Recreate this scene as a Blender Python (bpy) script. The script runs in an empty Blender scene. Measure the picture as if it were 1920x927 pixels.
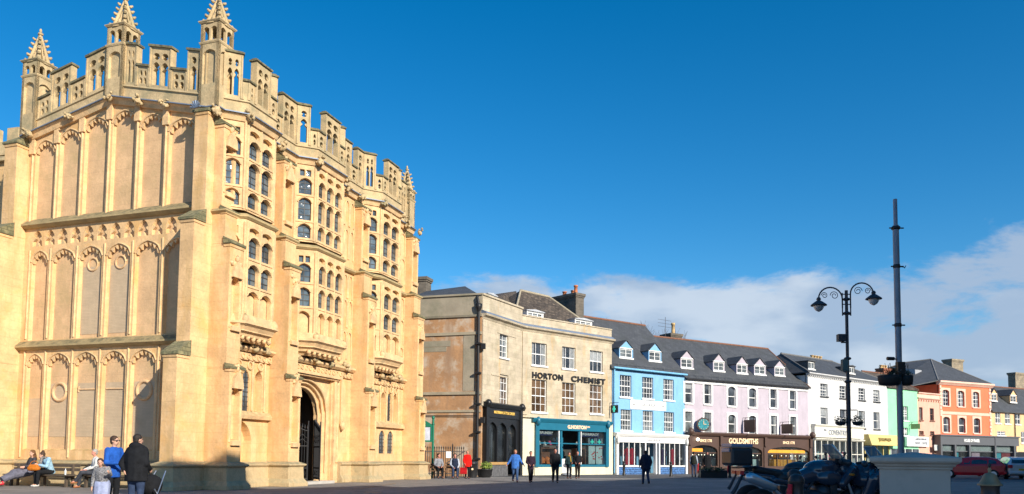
import bpy, math, random
from mathutils import Vector, Matrix
random.seed(7)
RAD=math.radians
scene=bpy.context.scene
COL=scene.collection

# ------------------------------------------------------------------ camera
FPX=1500.0; HOR=857.0; PITCH=math.atan(FPX/22000.0); ROLL=0.0097; EYE=1.35
PY0=HOR-FPX*math.tan(PITCH)
_cp,_sp,_cr,_sr=math.cos(PITCH),math.sin(PITCH),math.cos(ROLL),math.sin(ROLL)
CF=Vector((0,_cp,_sp)); _R0=Vector((1,0,0)); _U0=Vector((0,-_sp,_cp))
CR=_R0*_cr+_U0*_sr; CU=_U0*_cr-_R0*_sr
cam=bpy.data.cameras.new('camera'); camo=bpy.data.objects.new('camera',cam); COL.objects.link(camo)
cam.sensor_width=36; cam.lens=FPX/1920*36; cam.clip_end=6000; cam.clip_start=.1
cam.shift_y=(PY0-463.5)/1920; cam.shift_x=0
M=Matrix.Identity(4)
for i in range(3):
    M[i][0]=CR[i]; M[i][1]=CU[i]; M[i][2]=-CF[i]
M[2][3]=EYE
camo.matrix_world=M
scene.camera=camo

# ------------------------------------------------------------------ light
SUN_AZ=40.0; SUN_EL=26.0     # azimuth: from behind the camera round to the right
sd=Vector((math.sin(RAD(SUN_AZ))*math.cos(RAD(SUN_EL)),-math.cos(RAD(SUN_AZ))*math.cos(RAD(SUN_EL)),math.sin(RAD(SUN_EL))))
sl=bpy.data.lights.new('sun','SUN'); sl.energy=5.0; sl.angle=RAD(.5); sl.color=(1,.91,.77)
so=bpy.data.objects.new('sun',sl); COL.objects.link(so); so.rotation_euler=sd.to_track_quat('Z','Y').to_euler(); so.location=(0,0,60)
w=bpy.data.worlds.new('World'); scene.world=w; w.use_nodes=True
nt=w.node_tree; N=nt.nodes; L=nt.links
for n_ in list(N): N.remove(n_)
out=N.new('ShaderNodeOutputWorld'); bg=N.new('ShaderNodeBackground')
sky=N.new('ShaderNodeTexSky'); sky.sky_type='NISHITA'; sky.sun_disc=False
sky.sun_elevation=RAD(SUN_EL); sky.sun_rotation=math.atan2(sd.x,sd.y)
sky.air_density=1.0; sky.dust_density=.3; sky.ozone_density=4.0
hs=N.new('ShaderNodeHueSaturation'); hs.inputs['Saturation'].default_value=1.36; hs.inputs['Hue'].default_value=.496; hs.inputs['Value'].default_value=1.16
L.new(sky.outputs[0],hs.inputs['Color'])
SEEDZ=9.1
tc=N.new('ShaderNodeTexCoord'); sep=N.new('ShaderNodeSeparateXYZ'); L.new(tc.outputs['Generated'],sep.inputs[0])
def wmath(op,a,b=None,c=None):
    m=N.new('ShaderNodeMath'); m.operation=op
    for i,x in enumerate((a,b,c)):
        if x is None: continue
        if isinstance(x,(int,float)): m.inputs[i].default_value=x
        else: L.new(x,m.inputs[i])
    return m.outputs[0]
X,Y,Z=sep.outputs
# project the view direction on a cloud deck so clouds flatten towards the horizon
cmb=N.new('ShaderNodeCombineXYZ'); L.new(wmath('MULTIPLY',X,1.0),cmb.inputs[0]); L.new(wmath('MULTIPLY',Y,1.0),cmb.inputs[1]); L.new(wmath('ADD',wmath('MULTIPLY',Z,2.6),SEEDZ),cmb.inputs[2])
cn=N.new('ShaderNodeTexNoise'); cn.inputs['Scale'].default_value=4.2; cn.inputs['Detail'].default_value=10; cn.inputs['Roughness'].default_value=.62; cn.inputs['Distortion'].default_value=.25
L.new(cmb.outputs[0],cn.inputs['Vector'])
# cover falls away with elevation; more cloud toward the right
ele=wmath('ADD',Z,wmath('MULTIPLY',X,-.03))
er=N.new('ShaderNodeMapRange'); er.interpolation_type='SMOOTHSTEP'; L.new(ele,er.inputs[0]); er.inputs[1].default_value=.15; er.inputs[2].default_value=.30; er.inputs[3].default_value=.18; er.inputs[4].default_value=-.28
cv=wmath('ADD',cn.outputs[0],er.outputs[0])
cr=N.new('ShaderNodeMapRange'); cr.interpolation_type='SMOOTHSTEP'; L.new(cv,cr.inputs[0]); cr.inputs[1].default_value=.50; cr.inputs[2].default_value=.63; cr.inputs[4].default_value=.92
sh=N.new('ShaderNodeTexNoise'); sh.inputs['Scale'].default_value=6.5; sh.inputs['Detail'].default_value=6
L.new(cmb.outputs[0],sh.inputs['Vector'])
sr=N.new('ShaderNodeMapRange'); sr.interpolation_type='SMOOTHSTEP'; L.new(sh.outputs[0],sr.inputs[0]); sr.inputs[1].default_value=.40; sr.inputs[2].default_value=.62
cc=N.new('ShaderNodeMix'); cc.data_type='RGBA'; L.new(sr.outputs[0],cc.inputs[0])
cc.inputs[6].default_value=(3.0,3.9,5.2,1); cc.inputs[7].default_value=(4.7,5.4,6.3,1)
mx=N.new('ShaderNodeMix'); mx.data_type='RGBA'; L.new(cr.outputs[0],mx.inputs[0]); L.new(hs.outputs[0],mx.inputs[6]); L.new(cc.outputs[2],mx.inputs[7])
L.new(mx.outputs[2],bg.inputs[0]); bg.inputs[1].default_value=.10; L.new(bg.outputs[0],out.inputs[0])
scene.view_settings.view_transform='Standard'; scene.view_settings.look='None'; scene.view_settings.exposure=.40; scene.view_settings.gamma=1
scene.render.engine='CYCLES'; scene.cycles.max_bounces=6

# ------------------------------------------------------------------ measuring the photograph
def ray(px,py):
    return CF+CR*((px-960)/FPX)+CU*((PY0-py)/FPX)
def at(px,py,Y):
    d=ray(px,py); t=Y/d.y; return Vector((d.x*t,Y,EYE+d.z*t))
def pl(px,Y,py=800): p=at(px,py,Y); return (p.x,p.y)
def gnd(px,py,z=0):
    d=ray(px,py); t=(z-EYE)/d.z; return (d.x*t,d.y*t)

# ------------------------------------------------------------------ frames and mesh building
class Fr:
    """vertical plane in plan: s along the wall, d outward, z up"""
    def __init__(s,A,B,zf=None):
        s.o=Vector((A[0],A[1])); v=Vector((B[0]-A[0],B[1]-A[1])); s.L=v.length; s.e=v/s.L; s.n=Vector((s.e.y,-s.e.x)); s.zf=zf
    def pt(s,a,d,z):
        p=s.o+s.e*a+s.n*d
        if s.zf: z=z+s.zf(a)
        return Vector((p.x,p.y,z))
    def hit(s,px,py,d=0):
        r=ray(px,py); o=s.o+s.n*d
        t=(o.x*s.n.x+o.y*s.n.y)/(r.x*s.n.x+r.y*s.n.y)
        x,y=r.x*t-s.o.x,r.y*t-s.o.y
        return x*s.e.x+y*s.e.y, EYE+r.z*t
    def rect(s,r,d=0):
        x0,x1,y0,y1=r; ym=(y0+y1)/2; xm=(x0+x1)/2
        return s.hit(x0,ym,d)[0],s.hit(x1,ym,d)[0],s.hit(xm,y1,d)[1],s.hit(xm,y0,d)[1]
W0=Fr((0,0),(1,0))       # world aligned helper: s=x, d=-y
BASE={}
def base_of(p): return BASE.get(p.name,Vector((0,0,0))) if p else Vector((0,0,0))
class MB:
    def __init__(s): s.v=[]; s.f=[]; s.m=[]; s.sm=[]
    def face(s,pts,m=0,sm=False):
        i=len(s.v); s.v+=[Vector(p) for p in pts]; s.f.append(tuple(range(i,i+len(pts)))); s.m.append(m); s.sm.append(sm)
    def mesh(s,vs,fs,m=0,sm=False):
        i=len(s.v); s.v+=[Vector(p) for p in vs]
        for f in fs: s.f.append(tuple(i+k for k in f)); s.m.append(m); s.sm.append(sm)
    def box(s,fr,s0,s1,d0,d1,z0,z1,m=0):
        if s0>s1:s0,s1=s1,s0
        if d0>d1:d0,d1=d1,d0
        P=[fr.pt(a,d,z) for z in(z0,z1) for d in(d0,d1) for a in(s0,s1)]
        s.mesh(P,[(0,2,3,1),(4,5,7,6),(0,1,5,4),(2,6,7,3),(0,4,6,2),(1,3,7,5)],m)
    def prism(s,fr,poly,d0,d1,m=0):
        """polygon in (s,z) extruded in d"""
        n=len(poly); P=[fr.pt(a,d0,z) for a,z in poly]+[fr.pt(a,d1,z) for a,z in poly]
        s.mesh(P,[tuple(range(n))[::-1],tuple(range(n,2*n))]+[(i,(i+1)%n,n+(i+1)%n,n+i) for i in range(n)],m)
    def prof(s,fr,poly,s0,s1,m=0):
        """polygon in (d,z) extruded in s"""
        n=len(poly); P=[fr.pt(s0,d,z) for d,z in poly]+[fr.pt(s1,d,z) for d,z in poly]
        s.mesh(P,[tuple(range(n)),tuple(range(n,2*n))[::-1]]+[(i,n+i,n+(i+1)%n,(i+1)%n) for i in range(n)],m)
    def tube(s,pts,r,seg=6,m=0,caps=True,sm=True):
        pts=[Vector(p) for p in pts]; rs=r if isinstance(r,(list,tuple)) else [r]*len(pts)
        rings=[]; ref=None
        for i,p in enumerate(pts):
            t=(pts[min(i+1,len(pts)-1)]-pts[max(i-1,0)])
            if t.length<1e-9:t=Vector((0,0,1))
            t.normalize()
            if ref is None: ref=Vector((0,0,1)) if abs(t.z)<.9 else Vector((1,0,0))
            a=ref-t*ref.dot(t)
            if a.length<1e-6: a=t.orthogonal()
            a.normalize(); ref=a; b=t.cross(a)
            rings.append([p+(a*math.cos(2*math.pi*k/seg)+b*math.sin(2*math.pi*k/seg))*rs[i] for k in range(seg)])
        V=[q for rg in rings for q in rg]; F=[]
        for i in range(len(rings)-1):
            for k in range(seg):
                k2=(k+1)%seg; F.append((i*seg+k,i*seg+k2,(i+1)*seg+k2,(i+1)*seg+k))
        s.mesh(V,F,m,sm)
        if caps:
            s.face(rings[0][::-1],m); s.face(rings[-1],m)
    def lathe(s,c,prof,seg=16,m=0,sm=True,sx=1,sy=1):
        c=Vector(c); V=[];F=[]
        for r,z in prof:
            for k in range(seg):
                a=2*math.pi*k/seg; V.append(c+Vector((r*math.cos(a)*sx,r*math.sin(a)*sy,z)))
        for i in range(len(prof)-1):
            for k in range(seg):
                k2=(k+1)%seg; F.append((i*seg+k,i*seg+k2,(i+1)*seg+k2,(i+1)*seg+k))
        s.mesh(V,F,m,sm)
        n=len(prof); s.face([V[k] for k in range(seg)][::-1],m); s.face([V[(n-1)*seg+k] for k in range(seg)],m)
    def ell(s,c,rx,ry,rz,m=0,seg=10,rings=7,rot=None,jit=0):
        c=Vector(c); V=[];F=[]
        for i in range(rings+1):
            t=math.pi*i/rings
            for k in range(seg):
                a=2*math.pi*k/seg; q=Vector((rx*math.sin(t)*math.cos(a),ry*math.sin(t)*math.sin(a),rz*math.cos(t)))
                if jit: q*=1+random.uniform(-jit,jit)
                if rot: q=rot@q
                V.append(c+q)
        for i in range(rings):
            for k in range(seg):
                k2=(k+1)%seg; F.append((i*seg+k,(i+1)*seg+k,(i+1)*seg+k2,i*seg+k2))
        s.mesh(V,F,m,True)
    def cap(s,p0,p1,r0,r1,m=0,seg=10,xs=1.0,side=Vector((1,0,0)),flat=False):
        """tapered capsule; xs widens the section along 'side'"""
        p0=Vector(p0);p1=Vector(p1); t=(p1-p0); Ln=t.length
        if Ln<1e-6: s.ell(p0,r0*xs,r0,r0,m); return
        t.normalize(); a=side-t*side.dot(t)
        if a.length<1e-3:a=t.orthogonal()
        a.normalize(); b=t.cross(a); V=[];F=[];R=[]
        for i in range(4):
            an=math.pi/2*(1-i/3.0); R.append((p0-t*(.02 if flat else r0)*math.sin(an),max((r0*(1 if i else 0) if flat else r0*math.cos(an)),.0005)))
        for i in range(4):
            an=math.pi/2*i/3.0; R.append((p1+t*r1*math.sin(an),max(r1*math.cos(an),.0005)))
        for p,r in R:
            for k in range(seg):
                q=2*math.pi*k/seg; V.append(p+a*math.cos(q)*r*xs+b*math.sin(q)*r)
        for i in range(len(R)-1):
            for k in range(seg):
                k2=(k+1)%seg; F.append((i*seg+k,i*seg+k2,(i+1)*seg+k2,(i+1)*seg+k))
        s.mesh(V,F,m,True); s.face(V[:seg][::-1],m); s.face(V[-seg:],m)
    def sweep(s,pts,prof,zf=None,m=0,closed=False):
        """moulding: profile [(d,z)] swept along plan points with mitred corners (outward = right-hand normal)"""
        P=[Vector(p) for p in pts]; n=len(P); mit=[]
        for i in range(n):
            ns=[]
            if i>0 or closed: v=(P[i]-P[i-1]).normalized(); ns.append(Vector((v.y,-v.x)))
            if i<n-1 or closed: v=(P[(i+1)%n]-P[i]).normalized(); ns.append(Vector((v.y,-v.x)))
            if len(ns)==2:
                h=(ns[0]+ns[1]); 
                if h.length<.1: h=ns[0]
                h.normalize(); h=h/max(.35,h.dot(ns[0])); mit.append(h)
            else: mit.append(ns[0])
        V=[]
        k=len(prof)
        for i in range(n):
            zo=zf(i) if zf else 0
            for d,z in prof:
                q=P[i]+mit[i]*d; V.append(Vector((q.x,q.y,z+zo)))
        F=[]
        for i in range(n if closed else n-1):
            j=(i+1)%n
            for a in range(k):
                b=(a+1)%k; F.append((i*k+a,j*k+a,j*k+b,i*k+b))
        if not closed: F+= [tuple(range(k))[::-1],tuple((n-1)*k+a for a in range(k))]
        s.mesh(V,F,m)
    def holed(s,fr,s0,s1,z0,z1,holes,d0=0,d1=-.2,splay=0,m=0,mr=None,back=False):
        """wall plate with real openings. hole=(a,b,zb,zt,kind,rise)"""
        mr=m if mr is None else mr
        H=[]
        for h in holes:
            a,b,zb,zt=h[:4]; kd=h[4] if len(h)>4 else 'r'; rs=h[5] if len(h)>5 else (b-a)*.7
            if a<s0+.002 or b>s1-.002: a=max(a,s0+.002); b=min(b,s1-.002)
            if b-a<.01: continue
            H.append((a,b,zb,min(zt,z1-.002 if kd=='r' else zt),kd,rs))
        z0f=z0 if callable(z0) else (lambda x:z0); z1f=z1 if callable(z1) else (lambda x:z1)
        cuts={s0,s1}
        for a,b,zb,zt,kd,rs in H:
            cuts|={a,b}
            if kd!='r':
                for i in range(1,10): cuts.add(a+(b-a)*(.5-.5*math.cos(math.pi*i/10)))
        cuts=sorted(cuts); cc=[cuts[0]]
        for x in cuts[1:]:
            if x-cc[-1]>1e-4: cc.append(x)
        def top(h,x):
            a,b,zb,zt,kd,rs=h; t=min(1,abs(x-(a+b)/2)/((b-a)/2))
            if kd=='r': return zt
            if kd=='o': c=(zb+zt)/2; return c+(zt-zb)/2*math.sqrt(max(0,1-t*t))
            if kd=='a': return zt-rs+rs*math.sqrt(max(0,1-t*t))
            k=1.7; hh=math.sqrt(k*k-(k-1)**2); return zt-rs+rs*math.sqrt(max(0,k*k-(t+k-1)**2))/hh
        def bot(h,x):
            a,b,zb,zt,kd,rs=h
            if kd=='o':
                t=min(1,abs(x-(a+b)/2)/((b-a)/2)); c=(zb+zt)/2; return c-(zt-zb)/2*math.sqrt(max(0,1-t*t))
            return zb
        def q(x,z,d): return fr.pt(x,d,z)
        for xa,xb in zip(cc[:-1],cc[1:]):
            xm=(xa+xb)/2; hs=sorted([h for h in H if h[0]<xm<h[1]],key=lambda h:h[2])
            la,lb=z0f(xa),z0f(xb)
            for h in hs+[None]:
                if h: ua,ub=bot(h,xa),bot(h,xb)
                else: ua,ub=z1f(xa),z1f(xb)
                if ua>la+1e-5 or ub>lb+1e-5:
                    s.face([q(xa,la,d0),q(xb,lb,d0),q(xb,ub,d0),q(xa,ua,d0)],m)
                    if back: s.face([q(xb,lb,d1),q(xa,la,d1),q(xa,ua,d1),q(xb,ub,d1)],m)
                if h:
                    ta,tb=top(h,xa),top(h,xb)
                    # sill and soffit
                    s.face([q(xa,ua,d0),q(xa,ua+splay,d1),q(xb,ub+splay,d1),q(xb,ub,d0)],mr)
                    s.face([q(xa,ta,d0),q(xb,tb,d0),q(xb,tb-splay,d1),q(xa,ta-splay,d1)],mr)
                    la,lb=ta,tb
        for h in H:
            a,b=h[0],h[1]
            for x,sg in((a,1),(b,-1)):
                zb,zt=bot(h,x),top(h,x)
                if zt-zb>1e-4: s.face([q(x,zb,d0),q(x+sg*splay,zb,d1),q(x+sg*splay,zt,d1),q(x,zt,d0)],mr)
                elif splay: s.face([q(x,zb,d0),q(x+sg*splay,zb+splay,d1),q(x,zt,d0)],mr)
        # outer edges
        for x in(s0,s1):
            s.face([q(x,z0f(x),d0),q(x,z0f(x),d1),q(x,z1f(x),d1),q(x,z1f(x),d0)],m)
        for xa,xb in zip(cc[:-1],cc[1:]):
            s.face([q(xa,z1f(xa),d0),q(xb,z1f(xb),d0),q(xb,z1f(xb),d1),q(xa,z1f(xa),d1)],m)
    def build(s,name,mats,parent=None,label=None,loc=None,bevel=0,smooth=None,cat=None,group=None,kind=None,remesh=0,smoothit=0):
        if not isinstance(mats,(list,tuple)): mats=[mats]
        off=base_of(parent) if parent else (Vector(loc) if loc is not None else Vector((0,0,0)))
        me=bpy.data.meshes.new(name)
        me.from_pydata([v-off for v in s.v],[],s.f)
        if remesh:
            tmp=bpy.data.objects.new('tmp',me); COL.objects.link(tmp)
            md=tmp.modifiers.new('r','REMESH'); md.mode='VOXEL'; md.voxel_size=remesh
            if smoothit: m2=tmp.modifiers.new('s','SMOOTH'); m2.iterations=smoothit; m2.factor=.5
            dg=bpy.context.evaluated_depsgraph_get(); me2=bpy.data.meshes.new_from_object(tmp.evaluated_get(dg))
            COL.objects.unlink(tmp); bpy.data.objects.remove(tmp); me=me2; me.name=name
            for mt in list(me.materials): pass
            me.materials.clear()
            for mt in mats: me.materials.append(mt)
            me.polygons.foreach_set('use_smooth',[True]*len(me.polygons)); me.polygons.foreach_set('material_index',[0]*len(me.polygons))
        else:
            for mt in mats: me.materials.append(mt)
            me.polygons.foreach_set('material_index',s.m); me.polygons.foreach_set('use_smooth',s.sm if smooth is None else [smooth]*len(s.f))
            uv=me.uv_layers.new(name='UVMap'); data=[]
            for p in me.polygons:
                n=p.normal
                if abs(n.z)>.8: 
                    for vi in p.vertices: c=me.vertices[vi].co+off; data+=[c.x,c.y]
                else:
                    t=Vector((-n.y,n.x)); t.normalize(); sc=1/max(.3,math.sqrt(1-n.z*n.z))
                    for vi in p.vertices: c=me.vertices[vi].co+off; data+=[c.x*t.x+c.y*t.y,c.z*sc]
            uv.data.foreach_set('uv',data)
        me.update()
        o=bpy.data.objects.new(name,me); COL.objects.link(o)
        if parent: o.parent=parent; BASE[o.name]=off
        else: o.location=off; BASE[o.name]=off
        if bevel:
            b=o.modifiers.new('b','BEVEL'); b.width=bevel; b.segments=2; b.limit_method='ANGLE'; b.angle_limit=RAD(40)
        if label:o['label']=label
        if cat:o['category']=cat
        if group:o['group']=group
        if kind:o['kind']=kind
        return o
def thing(name,label,cat,loc=(0,0,0),group=None):
    o=bpy.data.objects.new(name,None); COL.objects.link(o); o.location=loc; o['label']=label; o['category']=cat; o.empty_display_size=.3
    if group:o['group']=group
    BASE[o.name]=Vector(loc); return o
def children(o): return [c for c in bpy.data.objects if c.parent==o]
def dup(o,loc=None,rz=None,sc=None,label=None,parent=None):
    c=o.copy(); COL.objects.link(c); c.parent=parent
    for ch in children(o): dup(ch,parent=c)
    if loc is not None:c.location=loc
    if rz is not None:c.rotation_euler=(0,0,rz)
    if sc is not None:c.scale=(sc,sc,sc)
    if label:c['label']=label
    return c

# ------------------------------------------------------------------ materials
MATS={}
def mat(name,col,rough=.8,noise=.12,scale=2.0,bump=.15,brick=None,stain=None,stain2=None,metal=0,spec=.5,grime=None,fine=0,emit=0,trans=0,coat=0):
    if name in MATS: return MATS[name]
    m=bpy.data.materials.new(name); m.use_nodes=True; MATS[name]=m
    nt=m.node_tree; N=nt.nodes; L=nt.links; b=N['Principled BSDF']
    b.inputs['Roughness'].default_value=rough; b.inputs['Metallic'].default_value=metal; b.inputs['Specular IOR Level'].default_value=spec
    if coat: b.inputs['Coat Weight'].default_value=coat; b.inputs['Coat Roughness'].default_value=.08
    g=N.new('ShaderNodeNewGeometry'); pos=g.outputs['Position']
    def nz(sc,det=6,rough_=.6,vec=None):
        t=N.new('ShaderNodeTexNoise'); t.inputs['Scale'].default_value=sc; t.inputs['Detail'].default_value=det; t.inputs['Roughness'].default_value=rough_; L.new(vec or pos,t.inputs['Vector']); return t.outputs[0]
    def rng(x,a,b_,c=0,d=1):
        r=N.new('ShaderNodeMapRange'); L.new(x,r.inputs[0]); r.inputs[1].default_value=a; r.inputs[2].default_value=b_; r.inputs[3].default_value=c; r.inputs[4].default_value=d; return r.outputs[0]
    def mixc(f,a,b_,mode='MIX'):
        x=N.new('ShaderNodeMix'); x.data_type='RGBA'; x.blend_type=mode
        if isinstance(f,(int,float)): x.inputs[0].default_value=f
        else: L.new(f,x.inputs[0])
        for i,c in((6,a),(7,b_)):
            if isinstance(c,tuple): x.inputs[i].default_value=(*c[:3],1)
            else: L.new(c,x.inputs[i])
        return x.outputs[2]
    c=tuple(col); lo=tuple(max(0,x*(1-noise*1.3)) for x in c); hi=tuple(min(1,x*(1+noise)) for x in c)
    cur=mixc(rng(nz(scale),.3,.7),lo,hi)
    if fine: cur=mixc(rng(nz(scale*9,3),.35,.65),cur,mixc(1.0,cur,(1-fine,)*3,'MULTIPLY'))
    hgt=nz(scale*6,5)
    if brick:
        bw,bh,mc,strength=brick[:4]; mo=brick[4] if len(brick)>4 else .012
        uvn=N.new('ShaderNodeTexCoord'); br=N.new('ShaderNodeTexBrick'); L.new(uvn.outputs['UV'],br.inputs['Vector'])
        br.inputs['Scale'].default_value=1; br.inputs['Brick Width'].default_value=bw; br.inputs['Row Height'].default_value=bh; br.inputs['Mortar Size'].default_value=mo; br.inputs['Mortar Smooth'].default_value=.3
        v=strength
        br.inputs['Color1'].default_value=(1-v,1-v,1-v*.95,1); br.inputs['Color2'].default_value=(1+v*.5,1+v*.5,1+v*.45,1); br.inputs['Mortar'].default_value=(mc,mc,mc,1); br.inputs['Bias'].default_value=0
        cur=mixc(1.0,cur,br.outputs['Color'],'MULTIPLY')
    if stain: # (color, lo, hi, scale)
        cur=mixc(rng(nz(stain[3],7,.65),stain[1],stain[2]),cur,tuple(stain[0]))
    if stain2:
        mp=N.new('ShaderNodeMapping'); L.new(pos,mp.inputs[0]); mp.inputs['Scale'].default_value=(2.2,2.2,.35)
        cur=mixc(rng(nz(stain2[3],7,.65,mp.outputs[0]),stain2[1],stain2[2]),cur,tuple(stain2[0]))
    if grime: # lichen and dirt on upward facing ledges: (color, strength)
        sp=N.new('ShaderNodeSeparateXYZ'); L.new(g.outputs['Normal'],sp.inputs[0]); a=rng(sp.outputs[2],.35,.8,0,grime[1])
        mm=N.new('ShaderNodeMath'); mm.operation='MULTIPLY'; L.new(a,mm.inputs[0]); L.new(rng(nz(4),.3,.6),mm.inputs[1])
        cur=mixc(mm.outputs[0],cur,tuple(grime[0]))
    L.new(cur,b.inputs['Base Color'])
    if emit: L.new(cur,b.inputs['Emission Color']); b.inputs['Emission Strength'].default_value=emit
    if trans: b.inputs['Transmission Weight'].default_value=trans
    if bump:
        bp=N.new('ShaderNodeBump'); bp.inputs['Strength'].default_value=bump; bp.inputs['Distance'].default_value=.05; L.new(hgt,bp.inputs['Height']); last=bp.outputs[0]
        if brick:
            b2=N.new('ShaderNodeBump'); b2.inputs['Strength'].default_value=min(1,.2+bump); b2.inputs['Distance'].default_value=.02; b2.invert=True; L.new(br.outputs['Fac'],b2.inputs['Height']); L.new(last,b2.inputs['Normal']); last=b2.outputs[0]
        L.new(last,b.inputs['Normal'])
    return m
def glassmat(name,dark=(.02,.025,.03),rough=.04,alpha=None,spec=.9,wob=.5):
    if name in MATS: return MATS[name]
    m=bpy.data.materials.new(name); m.use_nodes=True; MATS[name]=m; nt=m.node_tree; N=nt.nodes; L=nt.links; b=N['Principled BSDF']
    b.inputs['Roughness'].default_value=rough; b.inputs['Specular IOR Level'].default_value=spec
    g=N.new('ShaderNodeNewGeometry'); t=N.new('ShaderNodeTexNoise'); t.inputs['Scale'].default_value=1.1; t.inputs['Detail'].default_value=2; L.new(g.outputs['Position'],t.inputs['Vector'])
    r=N.new('ShaderNodeValToRGB'); r.color_ramp.elements[0].position=.38; r.color_ramp.elements[1].position=.66
    r.color_ramp.elements[0].color=(*dark,1); r.color_ramp.elements[1].color=(*[min(1,x*3.2+.02) for x in dark],1); L.new(t.outputs[0],r.inputs[0]); L.new(r.outputs[0],b.inputs['Base Color'])
    t2=N.new('ShaderNodeTexNoise'); t2.inputs['Scale'].default_value=2.4; L.new(g.outputs['Position'],t2.inputs['Vector'])
    bp=N.new('ShaderNodeBump'); bp.inputs['Strength'].default_value=.25*wob; bp.inputs['Distance'].default_value=.1; L.new(t2.outputs[0],bp.inputs['Height']); L.new(bp.outputs[0],b.inputs['Normal'])
    if alpha is not None:
        tr=N.new('ShaderNodeBsdfTransparent'); tr.inputs[0].default_value=(.88,.93,.93,1); mx=N.new('ShaderNodeMixShader'); mx.inputs[0].default_value=alpha
        L.new(tr.outputs[0],mx.inputs[1]); L.new(b.outputs[0],mx.inputs[2]); L.new(mx.outputs[0],N['Material Output'].inputs[0])
    return m
HONEY=mat('honey_limestone',(.81,.525,.262),.92,.16,1.1,.32,brick=(.85,.36,.95,.035,.005),stain=((.72,.40,.13),.52,.72,.7),stain2=((.56,.36,.15),.50,.72,.9),grime=((.30,.25,.11),.75),fine=.12)
HONEYC=mat('carved_limestone',(.81,.535,.275),.9,.2,2.2,.3,stain=((.48,.37,.21),.52,.72,1.5),grime=((.24,.22,.11),.85),fine=.15)
PANELST=mat('panel_limestone',(.73,.475,.255),.92,.12,1.4,.25,brick=(1.1,.5,.9,.05,.008),stain=((.52,.36,.18),.48,.68,.8),fine=.1)
PARAST=mat('weathered_parapet_stone',(.62,.46,.25),.92,.2,2.0,.35,stain=((.36,.30,.17),.48,.68,1.4),grime=((.13,.12,.07),.95),fine=.2)
LICHEN=mat('lichened_cap_stone',(.26,.23,.12),.95,.3,3,.4,brick=(.5,.16,.6,.1,.02),stain=((.13,.13,.07),.45,.6,4))
PLINTH=mat('plinth_stone',(.60,.45,.25),.92,.16,1.6,.3,stain=((.38,.31,.18),.50,.70,1.6),stain2=((.36,.24,.1),.55,.75,1),grime=((.22,.22,.14),.9),fine=.15)
TABLET=mat('inscribed_tablet',(.56,.42,.27),.85,.08,2,.1,brick=(.35,.06,.90,.05,.008))
LEADF=mat('lead_flashing',(.20,.25,.33),.5,.12,4,.1,metal=.3)
LEADBAR=mat('lead_came',(.05,.05,.05),.6,.1,4,0)
IRON=mat('black_iron',(.018,.018,.02),.45,.1,6,.05)
LEADGLASS=glassmat('leaded_glass',(.035,.05,.06),.06,wob=2.2)
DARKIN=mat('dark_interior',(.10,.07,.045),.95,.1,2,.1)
PAVE=mat('paving',(.25,.235,.22),.85,.15,1.2,.2,brick=(.9,.6,.55,.2,.016),stain=((.17,.16,.15),.45,.65,.35),fine=.1)

# ================================================================== GROUND
gm=MB(); gm.face([(-900,-400,0),(1200,-400,0),(1200,2500,0),(-900,2500,0)])
gm.build('ground',mat('market_place_asphalt',(.12,.12,.125),.85,.14,.5,.25,stain=((.06,.06,.065),.45,.65,.25),fine=.2),kind='structure')
pv=MB(); pv.face([(-60,-6,.004),(60,-6,.004),(60,52,.004),(-60,52,.004)]); pv.build('pavement',PAVE,kind='structure')
kb=MB()
for x0,x1,y in((-60,60,52.0),): kb.box(W0,x0,x1,-y-.15,-y,-.05,.02)
kb.build('kerb',mat('granite_kerb',(.30,.29,.28),.8,.15,3,.2),kind='structure')

# ================================================================== CHURCH PORCH
OP=at(385,760,30.5)
_e=Vector((.32,.9474)).normalized(); _n=Vector((_e.y,-_e.x))
def Q(a,b): return (OP.x+_e.x*a+_n.x*b, OP.y+_e.y*a+_n.y*b)
FF=Fr(Q(0,0),Q(1,0))          # south front, s=a, d=b
gab=lambda s: max(0,1.12*(1-abs(s+5.05)/4.65))
WF=Fr(Q(0,0),Q(0,1))          # west side, s=b (negative going left), d=-a
WG=Fr(Q(0,0),Q(0,1),gab)      # the same raked by the gable
porch=thing('church_porch','tall honey stone gothic porch with three oriel bays and pierced battlements','church porch',(*Q(8,-4),0))
ZS=14.85
# core
c=MB()
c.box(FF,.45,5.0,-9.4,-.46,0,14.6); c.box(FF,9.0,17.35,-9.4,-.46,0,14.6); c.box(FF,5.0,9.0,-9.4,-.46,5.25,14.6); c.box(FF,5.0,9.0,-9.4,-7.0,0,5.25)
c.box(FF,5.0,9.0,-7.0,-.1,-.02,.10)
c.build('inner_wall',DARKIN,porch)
c=MB(); c.box(FF,.6,17.3,-9.3,-.4,14.6,14.8); c.prof(FF,[(-9.6,14.8),(-.3,14.8),(-5,15.7)],.3,17.4); c.build('roof',mat('lead_roof',(.2,.21,.23),.6,.1,2,.1),porch)
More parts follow.
